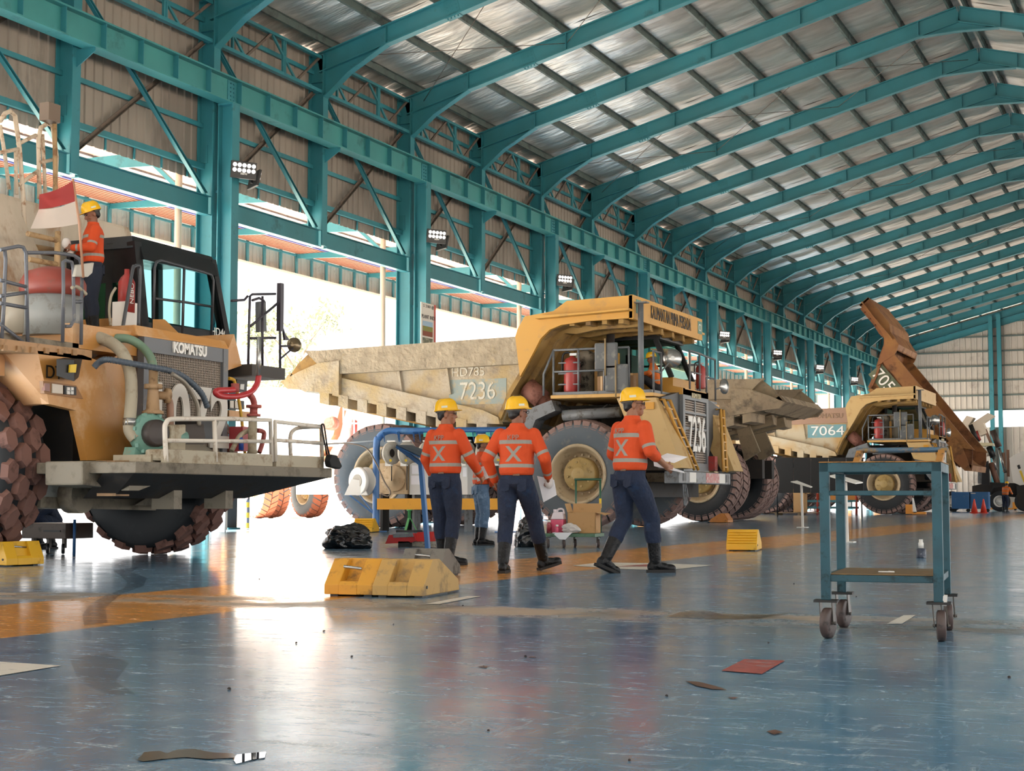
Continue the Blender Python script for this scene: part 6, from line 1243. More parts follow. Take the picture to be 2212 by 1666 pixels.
MB().b2((Xn + 0.02, a.y + 0.1, b_.z - hh * 0.56), (Xn + 0.025, b_.y - 0.2, b_.z - hh * 0.44)).build('picture_sky', mat('pic_blue', '9ab4c8', 0.6), bn); MB().b2((Xn + 0.02, a.y + 0.1, b_.z - hh * 0.68), (Xn + 0.025, b_.y - 0.2, b_.z - hh * 0.56)).build('picture_field', mat('pic_green', '7d8a4a', 0.7, dirt='a8783c', amt=0.5, scale=9), bn); MB().b2((Xn + 0.02, a.y + 0.1, b_.z - hh * 0.80), (Xn + 0.025, b_.y - 0.2, b_.z - hh * 0.68)).build('picture_soil', mat('pic_brown', '8a4a34', 0.7), bn); MB().b2((Xn + 0.02, a.y + 0.1, a.z - 0.3), (Xn + 0.025, b_.y - 0.2, b_.z - hh * 0.84)).build('picture_trees', mat('pic_dark', '6a6a58', 0.7, dirt='b0a890', amt=0.5, scale=9), bn)

# things on the deck of truck 7236 --------------------------------------------
def deckbox(lab, x, y, d, rz, m, z=3.175, nm='carton'):
    t = thing(nm, lab, 'box', (-13.1 + x, 35.6 + y, z), rz); MB().b2((-d[0] / 2, -d[1] / 2, 0), (d[0] / 2, d[1] / 2, d[2])).build('carton_body', m, t, 0.006, OG); MB().b2((-d[0] * 0.08, -d[1] / 2 - 0.002, 0.01), (d[0] * 0.08, d[1] / 2 + 0.002, d[2] + 0.003)).build('tape_strip', mat('tape_tan', 'c9a878', 0.4), t, 0, OG); return t
cbm = mat('cardboard', 'b08a5c'); deckbox('tan carton leaning behind the handrail of truck 7236', 1.22, -1.95, (0.36, 0.26, 0.42), 0.15, cbm); deckbox('small red-striped carton on the deck of truck 7236', 0.98, -2.38, (0.2, 0.12, 0.4), 0.0, mat('striped_red', 'b84a44', 0.5, dirt='e0d8d0', amt=0.5, scale=6, stretch=(3, 1, 3))); deckbox('brown carton beside the air cleaners on truck 7236', 0.66, -2.38, (0.22, 0.16, 0.34), -0.2, mat('cardboard_dark', '8c6a48', 0.75)); deckbox('low brown carton beside the seated man on truck 7236', 1.3, -2.38, (0.26, 0.18, 0.34), 0.0, mat('cardboard_dark', '8c6a48'))
crumple('plastic_sack', 'shiny grey plastic sack on the cartons of truck 7236', 'sack', V((-13.1 + 0.86, 35.6 - 2.12, 3.172)), (0.26, 0.24, 0.34), mat('sack_grey', '77797c', 0.25), 5.5)

mb = MB(); rn = random.Random(4)
for x, y in ((850, 1350), (1045, 1441), (560, 1252), (1055, 1580), (1360, 1644), (1135, 1420), (700, 1365), (1440, 1505), (1000, 1310), (1715, 1262), (1850, 1290), (2180, 1465), (495, 1490), (905, 1250), (760, 1420), (1660, 1390), (330, 1360), (640, 1390)):
    c = G(x, y); r_ = rn.uniform(0.004, 0.008); mb.lathe([(0.001, r_ * 1.1), (r_ * 0.8, r_ * 0.8), (r_, 0.2 * r_), (r_ * 0.8, 0)], c + V((0, 0, 0.001)), (rn.uniform(-.2, .2), rn.uniform(-.2, .2), 1), 6, smooth=False)
o = tag(mb.build('dirt_crumbs', mat('dirt_dark', '2c241e', 0.9)), 'scattered dark crumbs of dirt on the blue floor', 'dirt'); o['kind'] = 'stuff'
# ------------------------------------------------------------------ people
def capsule(mb, p0, p1, r0, r1, n=14):
    p0, p1 = V(p0), V(p1); d = (p1 - p0); L = d.length; d = d / L if L > 1e-6 else V((0, 0, 1)); path = []; rs = []
    for a in (-1.0, -0.92, -0.7, -0.38): path.append(p0 + d * a * r0); rs.append(max(1e-4, r0 * math.sqrt(1 - a * a)))
    for f in (0, 0.5, 1): path.append(p0.lerp(p1, f)); rs.append(r0 + (r1 - r0) * f)
    for a in (0.38, 0.7, 0.92, 1.0): path.append(p1 + d * a * r1); rs.append(max(1e-4, r1 * math.sqrt(1 - a * a)))
    return mb.tube(path, rs, n)
def ell(mb, c, r, R=None, n=16, m=10):
    vs = []; fs = []; c = V(c)
    for i in range(m + 1):
        a = PI * i / m
        for k in range(n):
            b = 2 * PI * k / n; p = V((r[0] * math.sin(a) * math.cos(b), r[1] * math.sin(a) * math.sin(b), r[2] * math.cos(a)))
            vs.append(c + (R @ p if R else p))
    for i in range(m):
        for k in range(n):
            l = (k + 1) % n; fs.append((i * n + k, (i + 1) * n + k, (i + 1) * n + l, i * n + l))
    return mb.add(vs, fs, 0, True)
def loft(mb, rings, n=20):
    """rings: (centre, rx, ry, side vector); closed with caps"""
    vs = []; fs = []
    for c, rx, ry, sx_ in rings:
        sx_ = V(sx_).normalized(); fy = V((0, 0, 1)).cross(sx_).normalized()
        for k in range(n):
            a = 2 * PI * k / n; ca, sa = math.cos(a), math.sin(a)
            e = 0.85; vs.append(V(c) + sx_ * rx * math.copysign(abs(ca) ** e, ca) + fy * ry * math.copysign(abs(sa) ** e, sa))
    for i in range(len(rings) - 1):
        for k in range(n):
            l = (k + 1) % n; fs.append((i * n + k, i * n + l, (i + 1) * n + l, (i + 1) * n + k))
    fs.append(tuple(range(n))[::-1]); fs.append(tuple((len(rings) - 1) * n + k for k in range(n)))
    return mb.add(vs, fs, 0, True)
def remesh(mb, name, vox, m, smooth=3):
    me = mb.mesh(name + '_src', []); o = bpy.data.objects.new(name + '_src', me); COL.objects.link(o)
    r = o.modifiers.new('r', 'REMESH'); r.mode = 'VOXEL'; r.voxel_size = vox; r.use_smooth_shade = True
    if smooth: s = o.modifiers.new('s', 'SMOOTH'); s.factor = 0.5; s.iterations = smooth
    dg = bpy.context.evaluated_depsgraph_get(); dg.update(); out = bpy.data.meshes.new_from_object(o.evaluated_get(dg)); out.name = name
    bpy.data.objects.remove(o); bpy.data.meshes.remove(me); out.materials.clear(); out.materials.append(m)
    for p in out.polygons: p.use_smooth = True
    return out
def shirt_mat(name, col, stripes=True, xback=True):
    if name in MATS: return MATS[name]
    m = bpy.data.materials.new(name); m.use_nodes = True; nt = m.node_tree; b = nt.nodes['Principled BSDF']; L = nt.links.new
    b.inputs['Roughness'].default_value = 0.8; base = C(col)
    tc = nd(nt, 'ShaderNodeTexCoord'); n = nd(nt, 'ShaderNodeTexNoise', i_Scale=9.0, i_Detail=4.0); L(tc.outputs['Object'], n.inputs['Vector'])
    bp = nd(nt, 'ShaderNodeBump', i_Strength=0.5, i_Distance=0.03); L(n.outputs[0], bp.inputs['Height']); L(bp.outputs[0], b.inputs['Normal'])
    def at(nm): a = nd(nt, 'ShaderNodeAttribute'); a.attribute_name = nm; return a.outputs['Fac']
    def op(o_, a, c=None):
        k = nd(nt, 'ShaderNodeMath', operation=o_)
        for s, v in ((0, a), (1, c)):
            if v is None: continue
            if isinstance(v, (int, float)): k.inputs[s].default_value = v
            else: L(v, k.inputs[s])
        return k.outputs[0]
    def rng(x, lo, hi): return op('MULTIPLY', op('GREATER_THAN', x, lo), op('LESS_THAN', x, hi))
    arm, tx, tz, tb = at('arm'), at('tx'), at('tz'), at('tb')
    notarm = op('LESS_THAN', arm, -0.5)
    s = op('MAXIMUM', rng(arm, 0.36, 0.42), rng(arm, 0.84, 0.90))
    t = op('MAXIMUM', rng(tz, 0.69, 0.775), rng(tz, 0.17, 0.25))
    if xback:
        u = op('MULTIPLY', tx, 1.0); d1 = op('ABSOLUTE', op('SUBTRACT', u, op('MULTIPLY', op('SUBTRACT', tz, 0.47), 0.40))); d2 = op('ABSOLUTE', op('ADD', u, op('MULTIPLY', op('SUBTRACT', tz, 0.47), 0.40)))
        xx = op('MULTIPLY', op('MULTIPLY', op('LESS_THAN', op('MINIMUM', d1, d2), 0.020), rng(tz, 0.30, 0.64)), op('LESS_THAN', tb, 0.0)); t = op('MAXIMUM', t, xx)
    s = op('MAXIMUM', s, op('MULTIPLY', t, notarm))
    cur = mix(nt, s, base, C('8a8880')) if stripes else base
    if stripes: L(cur, b.inputs['Base Color'])
    else: b.inputs['Base Color'].default_value = base
    MATS[name] = m; return m
skin = mat('skin', '8a5c42', 0.55); skin_d = mat('skin_tan', '7a4e38', 0.55); hairm = mat('hair_black', '100e0d', 0.5); hatm = mat('hat_yellow', 'e0ac14', 0.25)
boot_m = mat('boot_leather', '0e0e0f', 0.4, dirt='2a2724', amt=0.2, scale=20, bump=0.3, bscale=30, spec=0.25); sole_m = mat('boot_sole', '1c1a19', 0.8)
denim = mat('denim', '13213a', 0.85, dirt='1f3552', amt=0.3, scale=7, base2='101c32', s2=4, bump=0.5, bscale=16); denim_l = mat('denim_light', '48607a', 0.85, dirt='7288a0', amt=0.4, scale=7, bump=0.5, bscale=16); black_p = mat('black_trousers', '15161a', 0.8)
orange_s = shirt_mat('orange_shirt', 'c0420e'); orange_v = shirt_mat('orange_vest', 'c8641e', True, False); belt_m = mat('belt_dark', '2a241f', 0.5); leather = mat('leather_patch', '6a4a32', 0.6)
def human(label, loc, az, scale=1.0, hipz=0.92, kneeL=(-0.105, 0.02, 0.50), kneeR=(0.105, 0.02, 0.50), ankL=(-0.115, -0.03, 0.10), ankR=(0.115, -0.03, 0.10), toeL=0, toeR=0, pitL=0, pitR=0, elL=(-0.27, -0.03, 1.16), elR=(0.27, -0.03, 1.16), wrL=(-0.29, 0.05, 0.92), wrR=(0.29, 0.05, 0.92), lean=0.0, yaw=0.0, head=0.0, nod=0.0, shirt=None, trousers=None, sleeve=1.0, vox=0.009, glasses=False, hipx=(0, 0), gloves=False, boots=True, handL=None, handR=None, lettering=False, grip=0.55, sit=False):
    """local frame: X right, Y forward, Z up; angles in degrees; az clockwise from +Y"""
    t = thing('person', label, 'person', loc, -math.radians(az)); t.scale = (scale,) * 3
    shirt = shirt or orange_s; trousers = trousers or denim
    hz = hipz - 0.92; hc = V((hipx[0], hipx[1], hipz)); ya = math.radians(yaw); sx_ = V((math.cos(ya), math.sin(ya), 0)); la = math.radians(lean); upv = V((math.sin(ya) * -math.sin(la), math.cos(ya) * math.sin(la), math.cos(la)))
    def T(z, f=1.0):   # point on the spine at standing height z
        return hc + upv * (z - 0.92)
    def ring(z, rx, ry, dy=0.0): fy = V((-sx_.y, sx_.x, 0)); return (T(z) + fy * dy, rx, ry, sx_)
    shL, shR = T(1.405) - sx_ * 0.178, T(1.405) + sx_ * 0.178
    elL, elR, wrL, wrR = V(elL), V(elR), V(wrL), V(wrR); hipL, hipR = hc - V((0.09, 0, 0)), hc + V((0.09, 0, 0)); kneeL, kneeR, ankL, ankR = V(kneeL), V(kneeR), V(ankL), V(ankR)
    # ---- body (skin), one continuous surface
    b = MB(); loft(b, [ring(0.88, 0.12, 0.085), ring(1.0, 0.14, 0.095), ring(1.2, 0.145, 0.1), ring(1.35, 0.155, 0.1), ring(1.44, 0.12, 0.08), ring(1.49, 0.06, 0.06)])
    nb_, hcn = T(1.46), T(1.635) + V((0, 0.02, 0)); ha = math.radians(head); RH = Matrix.Rotation(-ha, 3, 'Z') @ Matrix.Rotation(math.radians(nod), 3, 'X')
    capsule(b, nb_, hcn - V((0, 0.015, 0.05)), 0.062, 0.056)
    hp = lambda x, y, z: hcn + RH @ V((x, y, z))
    ell(b, hp(0, -0.008, 0.03), (0.076, 0.097, 0.09), RH); ell(b, hp(0, 0.03, -0.035), (0.060, 0.066, 0.078), RH); ell(b, hp(0, 0.055, -0.085), (0.036, 0.034, 0.026), RH)
    ell(b, hp(0, 0.098, -0.028), (0.014, 0.022, 0.016), RH); capsule(b, hp(0, 0.088, 0.015), hp(0, 0.106, -0.026), 0.008, 0.012); ell(b, hp(0, 0.084, -0.066), (0.024, 0.014, 0.008), RH); ell(b, hp(0, 0.082, -0.078), (0.021, 0.013, 0.007), RH)
    for s in (-1, 1):
        ell(b, hp(s * 0.078, -0.005, -0.012), (0.012, 0.022, 0.033), RH); ell(b, hp(s * 0.03, 0.078, 0.022), (0.026, 0.012, 0.010), RH); ell(b, hp(s * 0.042, 0.062, -0.03), (0.024, 0.022, 0.02), RH)
    hands = {}
    for s, sh, el, wr, hd in ((-1, shL, elL, wrL, handL), (1, shR, elR, wrR, handR)):
        capsule(b, sh, el, 0.052, 0.043); capsule(b, el, wr, 0.042, 0.028)
        fwd = V(hd).normalized() if hd else (wr - el).normalized()
        side = fwd.cross(V((0, 1, 0)) if abs(fwd.y) < 0.8 else V((1, 0, 0))).normalized(); palm_n = V((-s, 0, 0)); palm_n = (palm_n - fwd * palm_n.dot(fwd)); palm_n = palm_n.normalized() if palm_n.length > 0.2 else side
        wide = fwd.cross(palm_n).normalized() * (1 if s > 0 else -1); k = wr + fwd * 0.085
        if wide.dot(V((0, 1, 0))) < 0: wide = -wide
        for f in (-1, 0, 1): capsule(b, wr + wide * f * 0.016, k + wide * f * 0.026, 0.019, 0.0155)
        for q, (o_, ln) in enumerate(((0.036, 0.072), (0.013, 0.082), (-0.011, 0.076), (-0.034, 0.058))):
            a0 = k + wide * o_ - fwd * 0.004; g1 = (fwd * math.cos(grip) + palm_n * math.sin(grip)); a1 = a0 + g1 * ln * 0.55; g2 = (fwd * math.cos(grip * 2.1) + palm_n * math.sin(grip * 2.1)); a2 = a1 + g2 * ln * 0.5
            capsule(b, a0, a1, 0.0092, 0.0085, 8); capsule(b, a1, a2, 0.0085, 0.0072, 8)
        th = wr + fwd * 0.028 + wide * 0.028; t1 = th + (fwd * 0.55 + wide * 0.7 + palm_n * 0.35).normalized() * 0.042; capsule(b, th, t1, 0.0125, 0.0105, 8); capsule(b, t1, t1 + (fwd * 0.85 + wide * 0.2 + palm_n * 0.45).normalized() * 0.032, 0.0102, 0.008, 8)
        hands[s] = k
    for hip, kn, an in ((hipL, kneeL, ankL), (hipR, kneeR, ankR)): capsule(b, hip, kn, 0.075, 0.052); capsule(b, kn, an, 0.05, 0.036)
    body = link('body', remesh(b, 'body', min(vox, 0.0065) if vox < 0.01 else vox, skin if scale > 0.97 else skin_d, 2), t)
    # ---- shirt
    b = MB(); loft(b, [ring(0.985, 0.160, 0.116), ring(1.01, 0.178, 0.134, -0.004), ring(1.06, 0.184, 0.140, -0.006), ring(1.16, 0.176, 0.130, -0.004), ring(1.28, 0.188, 0.134), ring(1.37, 0.196, 0.130, -0.004), ring(1.43, 0.172, 0.108, -0.004), ring(1.475, 0.105, 0.086), ring(1.50, 0.078, 0.076), ring(1.528, 0.074, 0.074, 0.004)])
    for s, sh, el, wr in ((-1, shL, elL, wrL), (1, shR, elR, wrR)):
        capsule(b, sh, el, 0.074, 0.065); e2 = el.lerp(wr, 0.97 * sleeve if sleeve < 1 else 0.96); capsule(b, el, e2, 0.063, 0.046 if sleeve >= 1 else 0.055)
    sm = remesh(b, 'shirt', vox, shirt, 2)
    A = {k: sm.attributes.new(k, 'FLOAT', 'POINT') for k in ('arm', 'tx', 'tz', 'tb')}; fyv = V((-sx_.y, sx_.x, 0))
    def seg(p, a, c):
        d = c - a; f = max(0, min(1, (p - a).dot(d) / d.length_squared)); return (p - (a + d * f)).length, f
    lo, hi = T(0.985), T(1.45); axis = hi - lo
    for v in sm.vertices:
        p = v.co; best = (9, -1)
        for sh, el, wr in ((shL, elL, wrL), (shR, elR, wrR)):
            d, f = seg(p, sh, el)
            if d < best[0]: best = (d, f * 0.5)
            d, f = seg(p, el, wr)
            if d < best[0]: best = (d, 0.5 + f * 0.5)
        rel = p - lo; f = rel.dot(axis) / axis.length_squared; q = lo + axis * max(0, min(1, f)); off = p - q; dt = math.sqrt((off.dot(sx_) / 0.18) ** 2 + (off.dot(fyv) / 0.125) ** 2)
        isarm = best[0] / 0.068 < dt and best[1] > 0.02
        A['arm'].data[v.index].value = best[1] if isarm else -1.0; A['tx'].data[v.index].value = off.dot(sx_); A['tz'].data[v.index].value = f; A['tb'].data[v.index].value = off.dot(fyv)
    so = link('shirt', sm, t)
    if lettering: pass
    # ---- trousers
    b = MB(); zt2 = 1.02; loft(b, [ring(0.86, 0.13, 0.10), ring(0.90, 0.168, 0.128, -0.012), ring(0.96, 0.170, 0.126, -0.008), ring(zt2 - 0.02, 0.160, 0.116), ring(zt2, 0.158, 0.114)])
    for hip, kn, an, hx in ((hipL, kneeL, ankL, -1), (hipR, kneeR, ankR, 1)):
        e2 = kn.lerp(an, 0.46); mid = hip.lerp(kn, 0.45) + V((0, -0.005, 0)); h2 = hip + V((0, -0.02, -0.03))
        capsule(b, h2, mid, 0.108, 0.103); capsule(b, mid, kn, 0.103, 0.082); capsule(b, kn, kn.lerp(an, 0.3) + V((0, -0.012, 0)), 0.082, 0.080); capsule(b, kn.lerp(an, 0.3) + V((0, -0.012, 0)), e2, 0.079, 0.078)
    link('trousers', remesh(b, 'trousers', vox, trousers, 2), t)
    b = MB(); loft(b, [ring(0.988, 0.166, 0.122), ring(1.018, 0.165, 0.121)]); b.build('belt', belt_m, t, org=OG); c = T(1.0) - fyv * 0.123; MB().box(c - fyv * 0.002 + sx_ * 0.03, (0.07, 0.006, 0.03), rot=(0, 0, ya)).build('belt_patch', leather, t, org=OG)
    # back pockets
    for e in (-1, 1): MB().prism([T(0.955) + sx_ * (e * 0.09 - 0.05) - fyv * 0.131, T(0.955) + sx_ * (e * 0.09 + 0.05) - fyv * 0.126, T(0.84) + sx_ * (e * 0.09 + 0.045) - fyv * 0.132, T(0.82) + sx_ * e * 0.09 - fyv * 0.137, T(0.84) + sx_ * (e * 0.09 - 0.045) - fyv * 0.135], fyv * 0.02).build('back_pocket', trousers, t, org=OG) if not sit else None
    # ---- boots
    for kn, an, toe, pit in ((kneeL, ankL, toeL, pitL), (kneeR, ankR, toeR, pitR)):
        R = Matrix.Rotation(-math.radians(toe), 3, 'Z') @ Matrix.Rotation(math.radians(pit), 3, 'X'); f = lambda x, y, z: an + R @ V((x, y, z - 0.10))
        top = an.lerp(kn, 0.55); b = MB(); capsule(b, an + (top - an) * 0.1, top, 0.060, 0.073)
        ell(b, f(0, -0.03, 0.055), (0.042, 0.055, 0.055), R); capsule(b, f(0, 0.0, 0.07), f(0, 0.10, 0.05), 0.05, 0.042); ell(b, f(0, 0.145, 0.042), (0.048, 0.07, 0.04), R)
        bo_ = link('boot', remesh(b, 'boot', vox, boot_m, 2), t)
        sole = [(-0.04, -0.08), (0.04, -0.08), (0.045, 0.0), (0.05, 0.12), (0.042, 0.19), (0, 0.215), (-0.042, 0.19), (-0.05, 0.12), (-0.045, 0.0)]
        MB().prism([f(x, y, 0.0) for x, y in sole], R @ V((0, 0, 0.028))).build('boot_sole', sole_m, bo_, org=OG)
    # ---- hair, hat, glasses
    b = MB(); ell(b, hp(0, -0.022, 0.02), (0.080, 0.090, 0.082), RH); ell(b, hp(0, -0.055, -0.025), (0.062, 0.05, 0.05), RH); link('hair', remesh(b, 'hair', 0.009, hairm, 2), t)
    RT_ = RH @ Matrix.Rotation(math.radians(4), 3, 'X'); hh = lambda x, y, z: hcn + RT_ @ V((x, y, z)); b = MB(); vs = []; fs = []; n = 32; rows = [(0.0, 1.04), (0.012, 1.03), (0.03, 1.0), (0.06, 0.95), (0.09, 0.84), (0.112, 0.66), (0.126, 0.42), (0.132, 0.18), (0.133, 0.001)]
    for z, f in rows:
        for k in range(n):
            a = 2 * PI * k / n; ridge = 0.006 * (1 if (abs(math.sin(a * 1)) < 0.16 or 0) else 0) * (1 if 0.05 < z else 0); vs.append(hh(0.104 * f * math.cos(a), -0.005 + 0.126 * f * math.sin(a), 0.042 + z + (0.007 if abs(math.cos(a)) < 0.2 and 0.05 < z < 0.13 else 0)))
    for i in range(len(rows) - 1):
        for k in range(n): l = (k + 1) % n; fs.append((i * n + k, i * n + l, (i + 1) * n + l, (i + 1) * n + k))
    b.add(vs, fs, 0, True); hat = b.build('hard_hat', hatm, t, org=OG)
    vis = [hh(0.104 * 1.03 * math.cos(a), -0.005 + 0.126 * 1.03 * math.sin(a), 0.048) for a in [PI * (0.08 + 0.84 * k / 12) for k in range(13)]]; out = [hh(0.112 * math.cos(a), -0.005 + (0.126 + 0.05 * math.sin(a) ** 2) * math.sin(a), 0.038) for a in [PI * (0.08 + 0.84 * k / 12) for k in range(13)]]
    b = MB(); q = vis + out + [p_ - V((0, 0, 0.006)) for p_ in out]; b.add(q, [(k, k + 1, 14 + k, 13 + k) for k in range(12)] + [(13 + k, 14 + k, 27 + k, 26 + k) for k in range(12)] + [(k + 1, k, 26 + k, 27 + k) for k in range(12)], 0, True); b.build('visor', hatm, hat, org=OG)
    b = MB(); b.tube([hh(0.108 * math.cos(a), -0.005 + 0.131 * math.sin(a), 0.043) for a in [2 * PI * k / 28 for k in range(28)]], 0.006, 6, closed=True); b.build('rim', hatm, hat, org=OG)
    for s in (-1, 1): b = MB(); b.prism([hh(s * 0.1005, -0.045, 0.068), hh(s * 0.104, 0.02, 0.068), hh(s * 0.101, 0.02, 0.09), hh(s * 0.098, -0.045, 0.09)], RT_ @ V((s * 0.004, 0, 0))); b.build('hat_badge', mat('badge_silver', 'c9c8b4', 0.3), hat, org=OG)
    MB().tube([hh(0.084 * math.cos(a), -0.02 + 0.095 * math.sin(a), 0.03) for a in [PI * (1.0 + k / 10) for k in range(11)]], 0.010, 6).build('headband', mat('band_grey', '55524c', 0.7), hat, org=OG)
    for s in (-1, 1): MB().lathe([(0.001, 0.006), (0.011, 0.003), (0.012, 0)], hp(s * 0.031, 0.083, 0.010), RH @ V((s * 0.25, 1, 0)), 10, caps=False).build('eye', mat('eye_dark', '1a1412', 0.2), t, org=OG)
    if glasses:
        b = MB()
        for s in (-1, 1): b.tube([hp(s * 0.034 + 0.024 * math.cos(a), 0.102, 0.010 + 0.017 * math.sin(a)) for a in [2 * PI * k / 12 for k in range(12)]], 0.0028, 5, closed=True); b.tube([hp(s * 0.058, 0.1, 0.014), hp(s * 0.076, 0.02, 0.012)], 0.0028, 5)
        b.tube([hp(-0.01, 0.104, 0.012), hp(0.01, 0.104, 0.012)], 0.0028, 5); b.build('glasses', dark, t, org=OG)
    if gloves:
        for s in (1,): b = MB(); ell(b, hands[s] - V((0, 0, 0.0)), (0.045, 0.05, 0.07)); b.build('glove', mat('glove_white', 'cfc9c4', 0.8), t, org=OG)
    M = Matrix.Translation(V(loc)) @ Matrix.Rotation(-math.radians(az), 4, 'Z') @ Matrix.Scale(scale, 4)
    return t, M, hands
def back_text(t, s, z=1.372):
    text('back_lettering', s, 0.075, mat('lettering_grey', '8a7468', 0.7), t, (0, -0.142, z), FACE_NEAR, 0.002, org=OG)
# three men walking in the middle of the floor
f1 = G(962, 1221)
p1, M1, h1 = human('person in orange shirt and blue jeans standing beside the blue document stand', f1, 6, 1.0, kneeL=(-0.1, 0.06, 0.5), ankL=(-0.1, 0.10, 0.10), toeL=-5, kneeR=(0.09, 0.03, 0.5), ankR=(0.08, -0.06, 0.10), toeR=42, head=62, glasses=True, elL=(-0.27, 0.02, 1.15), wrL=(-0.24, 0.16, 0.92), elR=(0.27, 0.08, 1.15), wrR=(0.27, 0.28, 0.98), yaw=-4)
f2 = G(1116, 1237)
p2, M2, h2 = human('person in orange shirt and blue jeans mid-stride holding white paper in a gloved hand', f2, -8, 0.955, kneeL=(-0.11, 0.0, 0.5), ankL=(-0.10, -0.16, 0.10), toeL=-4, kneeR=(0.13, 0.24, 0.52), ankR=(0.17, 0.42, 0.12), toeR=42, pitR=14, head=42, glasses=True, elL=(-0.30, -0.06, 1.16), wrL=(-0.25, 0.06, 0.94), elR=(0.30, 0.0, 1.16), wrR=(0.28, 0.20, 0.98), gloves=True, lean=2)
f3 = G(1362, 1238)
p3, M3, h3 = human('person in orange shirt striding with rolled sleeves and papers in the right hand', f3, 26, 1.0, kneeL=(-0.10, 0.02, 0.51), ankL=(-0.10, -0.24, 0.14), toeL=8, pitL=-22, kneeR=(0.10, 0.20, 0.51), ankR=(0.10, 0.24, 0.10), toeR=25, head=40, glasses=True, elL=(-0.28, 0.04, 1.16), wrL=(-0.22, 0.24, 1.02), elR=(0.26, 0.02, 1.17), wrR=(0.24, 0.26, 1.03), handR=(-0.1, 0.95, -0.3), sleeve=0.35, lean=3)
f4 = G(1040, 1178)
p4, M4, h4 = human('person in orange shirt and pale jeans standing behind the two men by the trolley', f4, 48, 0.945, kneeL=(-0.1, 0.02, 0.5), kneeR=(0.1, 0.03, 0.5), toeR=12, toeL=-6, head=25, trousers=denim_l, elL=(-0.26, 0.05, 1.16), wrL=(-0.16, 0.24, 0.98), elR=(0.25, 0.05, 1.15), wrR=(0.16, 0.22, 0.92))
for t_ in (p1, p2, p3): back_text(t_, 'KPP')
# man standing on the water truck deck
f5 = PX(197, 722, -12.3); f5.z = 2.66
p5, M5, h5 = human('person in orange shirt looking down at gloves on the deck of the water truck', f5, 222, 0.94, head=-8, nod=-24, elL=(-0.25, 0.06, 1.16), wrL=(-0.12, 0.27, 1.16), elR=(0.25, 0.06, 1.16), wrR=(0.10, 0.28, 1.18), handL=(0.5, 0.8, 0.3), handR=(-0.5, 0.8, 0.4), trousers=mat('denim_dark', '141d2e', 0.85))
# man seated on the deck of truck 7236
f6 = V((-13.1 + 1.62, 35.6 - 1.42, 3.17))
p6, M6, h6 = human('person in orange vest and black trousers seated on the deck of truck 7236', f6, 250, 0.95, hipz=0.13, kneeL=(-0.16, 0.36, 0.40), ankL=(-0.17, 0.52, 0.10), kneeR=(0.16, 0.36, 0.40), ankR=(0.17, 0.52, 0.10), elL=(-0.26, 0.18, 0.47), wrL=(-0.12, 0.36, 0.46), elR=(0.26, 0.18, 0.47), wrR=(0.12, 0.36, 0.46), nod=-12, lean=8, shirt=orange_v, trousers=black_p, vox=0.012, sit=True)
# man far off beside the white truck
f7 = PY(2172, 1100, 86.0); f7.z = 0
p7, M7, h7 = human('person in orange shirt bending beside the wheel of the white service truck', f7, 20, 0.92, lean=18, vox=0.014, nod=-15, elR=(0.26, 0.26, 1.1), wrR=(0.2, 0.5, 1.05), elL=(-0.26, 0.26, 1.1), wrL=(-0.18, 0.5, 1.05), shirt=orange_v)
# man crouching behind the parts trolley under the water truck
f8 = G(104, 1186)
p8, M8, h8 = human('person in dark trousers crouching behind the brown parts trolley', f8 + V((-0.1, 0.25, 0)), 200, 0.95, hipz=0.34, kneeL=(-0.22, 0.36, 0.46), ankL=(-0.18, 0.14, 0.10), kneeR=(0.22, 0.36, 0.46), ankR=(0.18, 0.14, 0.10), elL=(-0.3, 0.25, 0.6), wrL=(-0.15, 0.5, 0.45), elR=(0.3, 0.25, 0.6), wrR=(0.15, 0.5, 0.45), lean=28, nod=-15, vox=0.012, sit=True, shirt=shirt_mat('navy_shirt', '18243a', False, False))
# papers and gloves in hands
pw = mat('paper_white', 'e2e2e6', 0.7)
def sheet_thing(lab, pts, cat='paper'):
    c = sum((V(p) for p in pts), V((0, 0, 0))) / len(pts); t = thing('paper_sheet', lab, cat, c); MB().prism(pts, (0.002, 0.003, 0.002)).build('sheet', pw, t); return t
k = M3 @ h3[1]; sheet_thing('white paper sheets held by the person with rolled sleeves', [k + V(q) for q in ((-0.16, -0.06, 0.03), (0.14, -0.03, -0.04), (0.06, 0.2, -0.02), (-0.24, 0.16, 0.08))])
sheet_thing('folded white paper above the sheets of the person with rolled sleeves', [k + V(q) for q in ((-0.18, 0.0, 0.10), (0.02, 0.02, 0.06), (0.12, 0.14, 0.12), (-0.1, 0.16, 0.16))])
k = M2 @ h2[1]; sheet_thing('white paper hanging from the gloved hand of the striding person', [k + V(q) for q in ((-0.14, 0.03, 0.06), (0.04, 0.03, 0.02), (0.06, 0.05, -0.13), (-0.08, 0.05, -0.2))])
k = M1 @ h1[1]; sheet_thing('white paper held beside the hip of the person by the document stand', [k + V(q) for q in ((-0.12, 0.05, 0.12), (0.02, 0.05, 0.16), (0.04, 0.06, 0.02), (-0.1, 0.06, -0.02))])
k = M5 @ ((h5[1] + h5[-1]) / 2); gl = thing('work_glove', 'pair of white work gloves in the hands of the person on the water truck', 'gloves', k)
b = MB(); ell(b, k + V((0.03, -0.03, 0.02)), (0.05, 0.06, 0.07)); b.build('glove', mat('glove_white', 'cfc9c4'), gl); b = MB(); ell(b, k + V((0.05, 0.03, -0.05)), (0.045, 0.05, 0.06)); b.build('glove', mat('glove_white', 'cfc9c4'), gl)
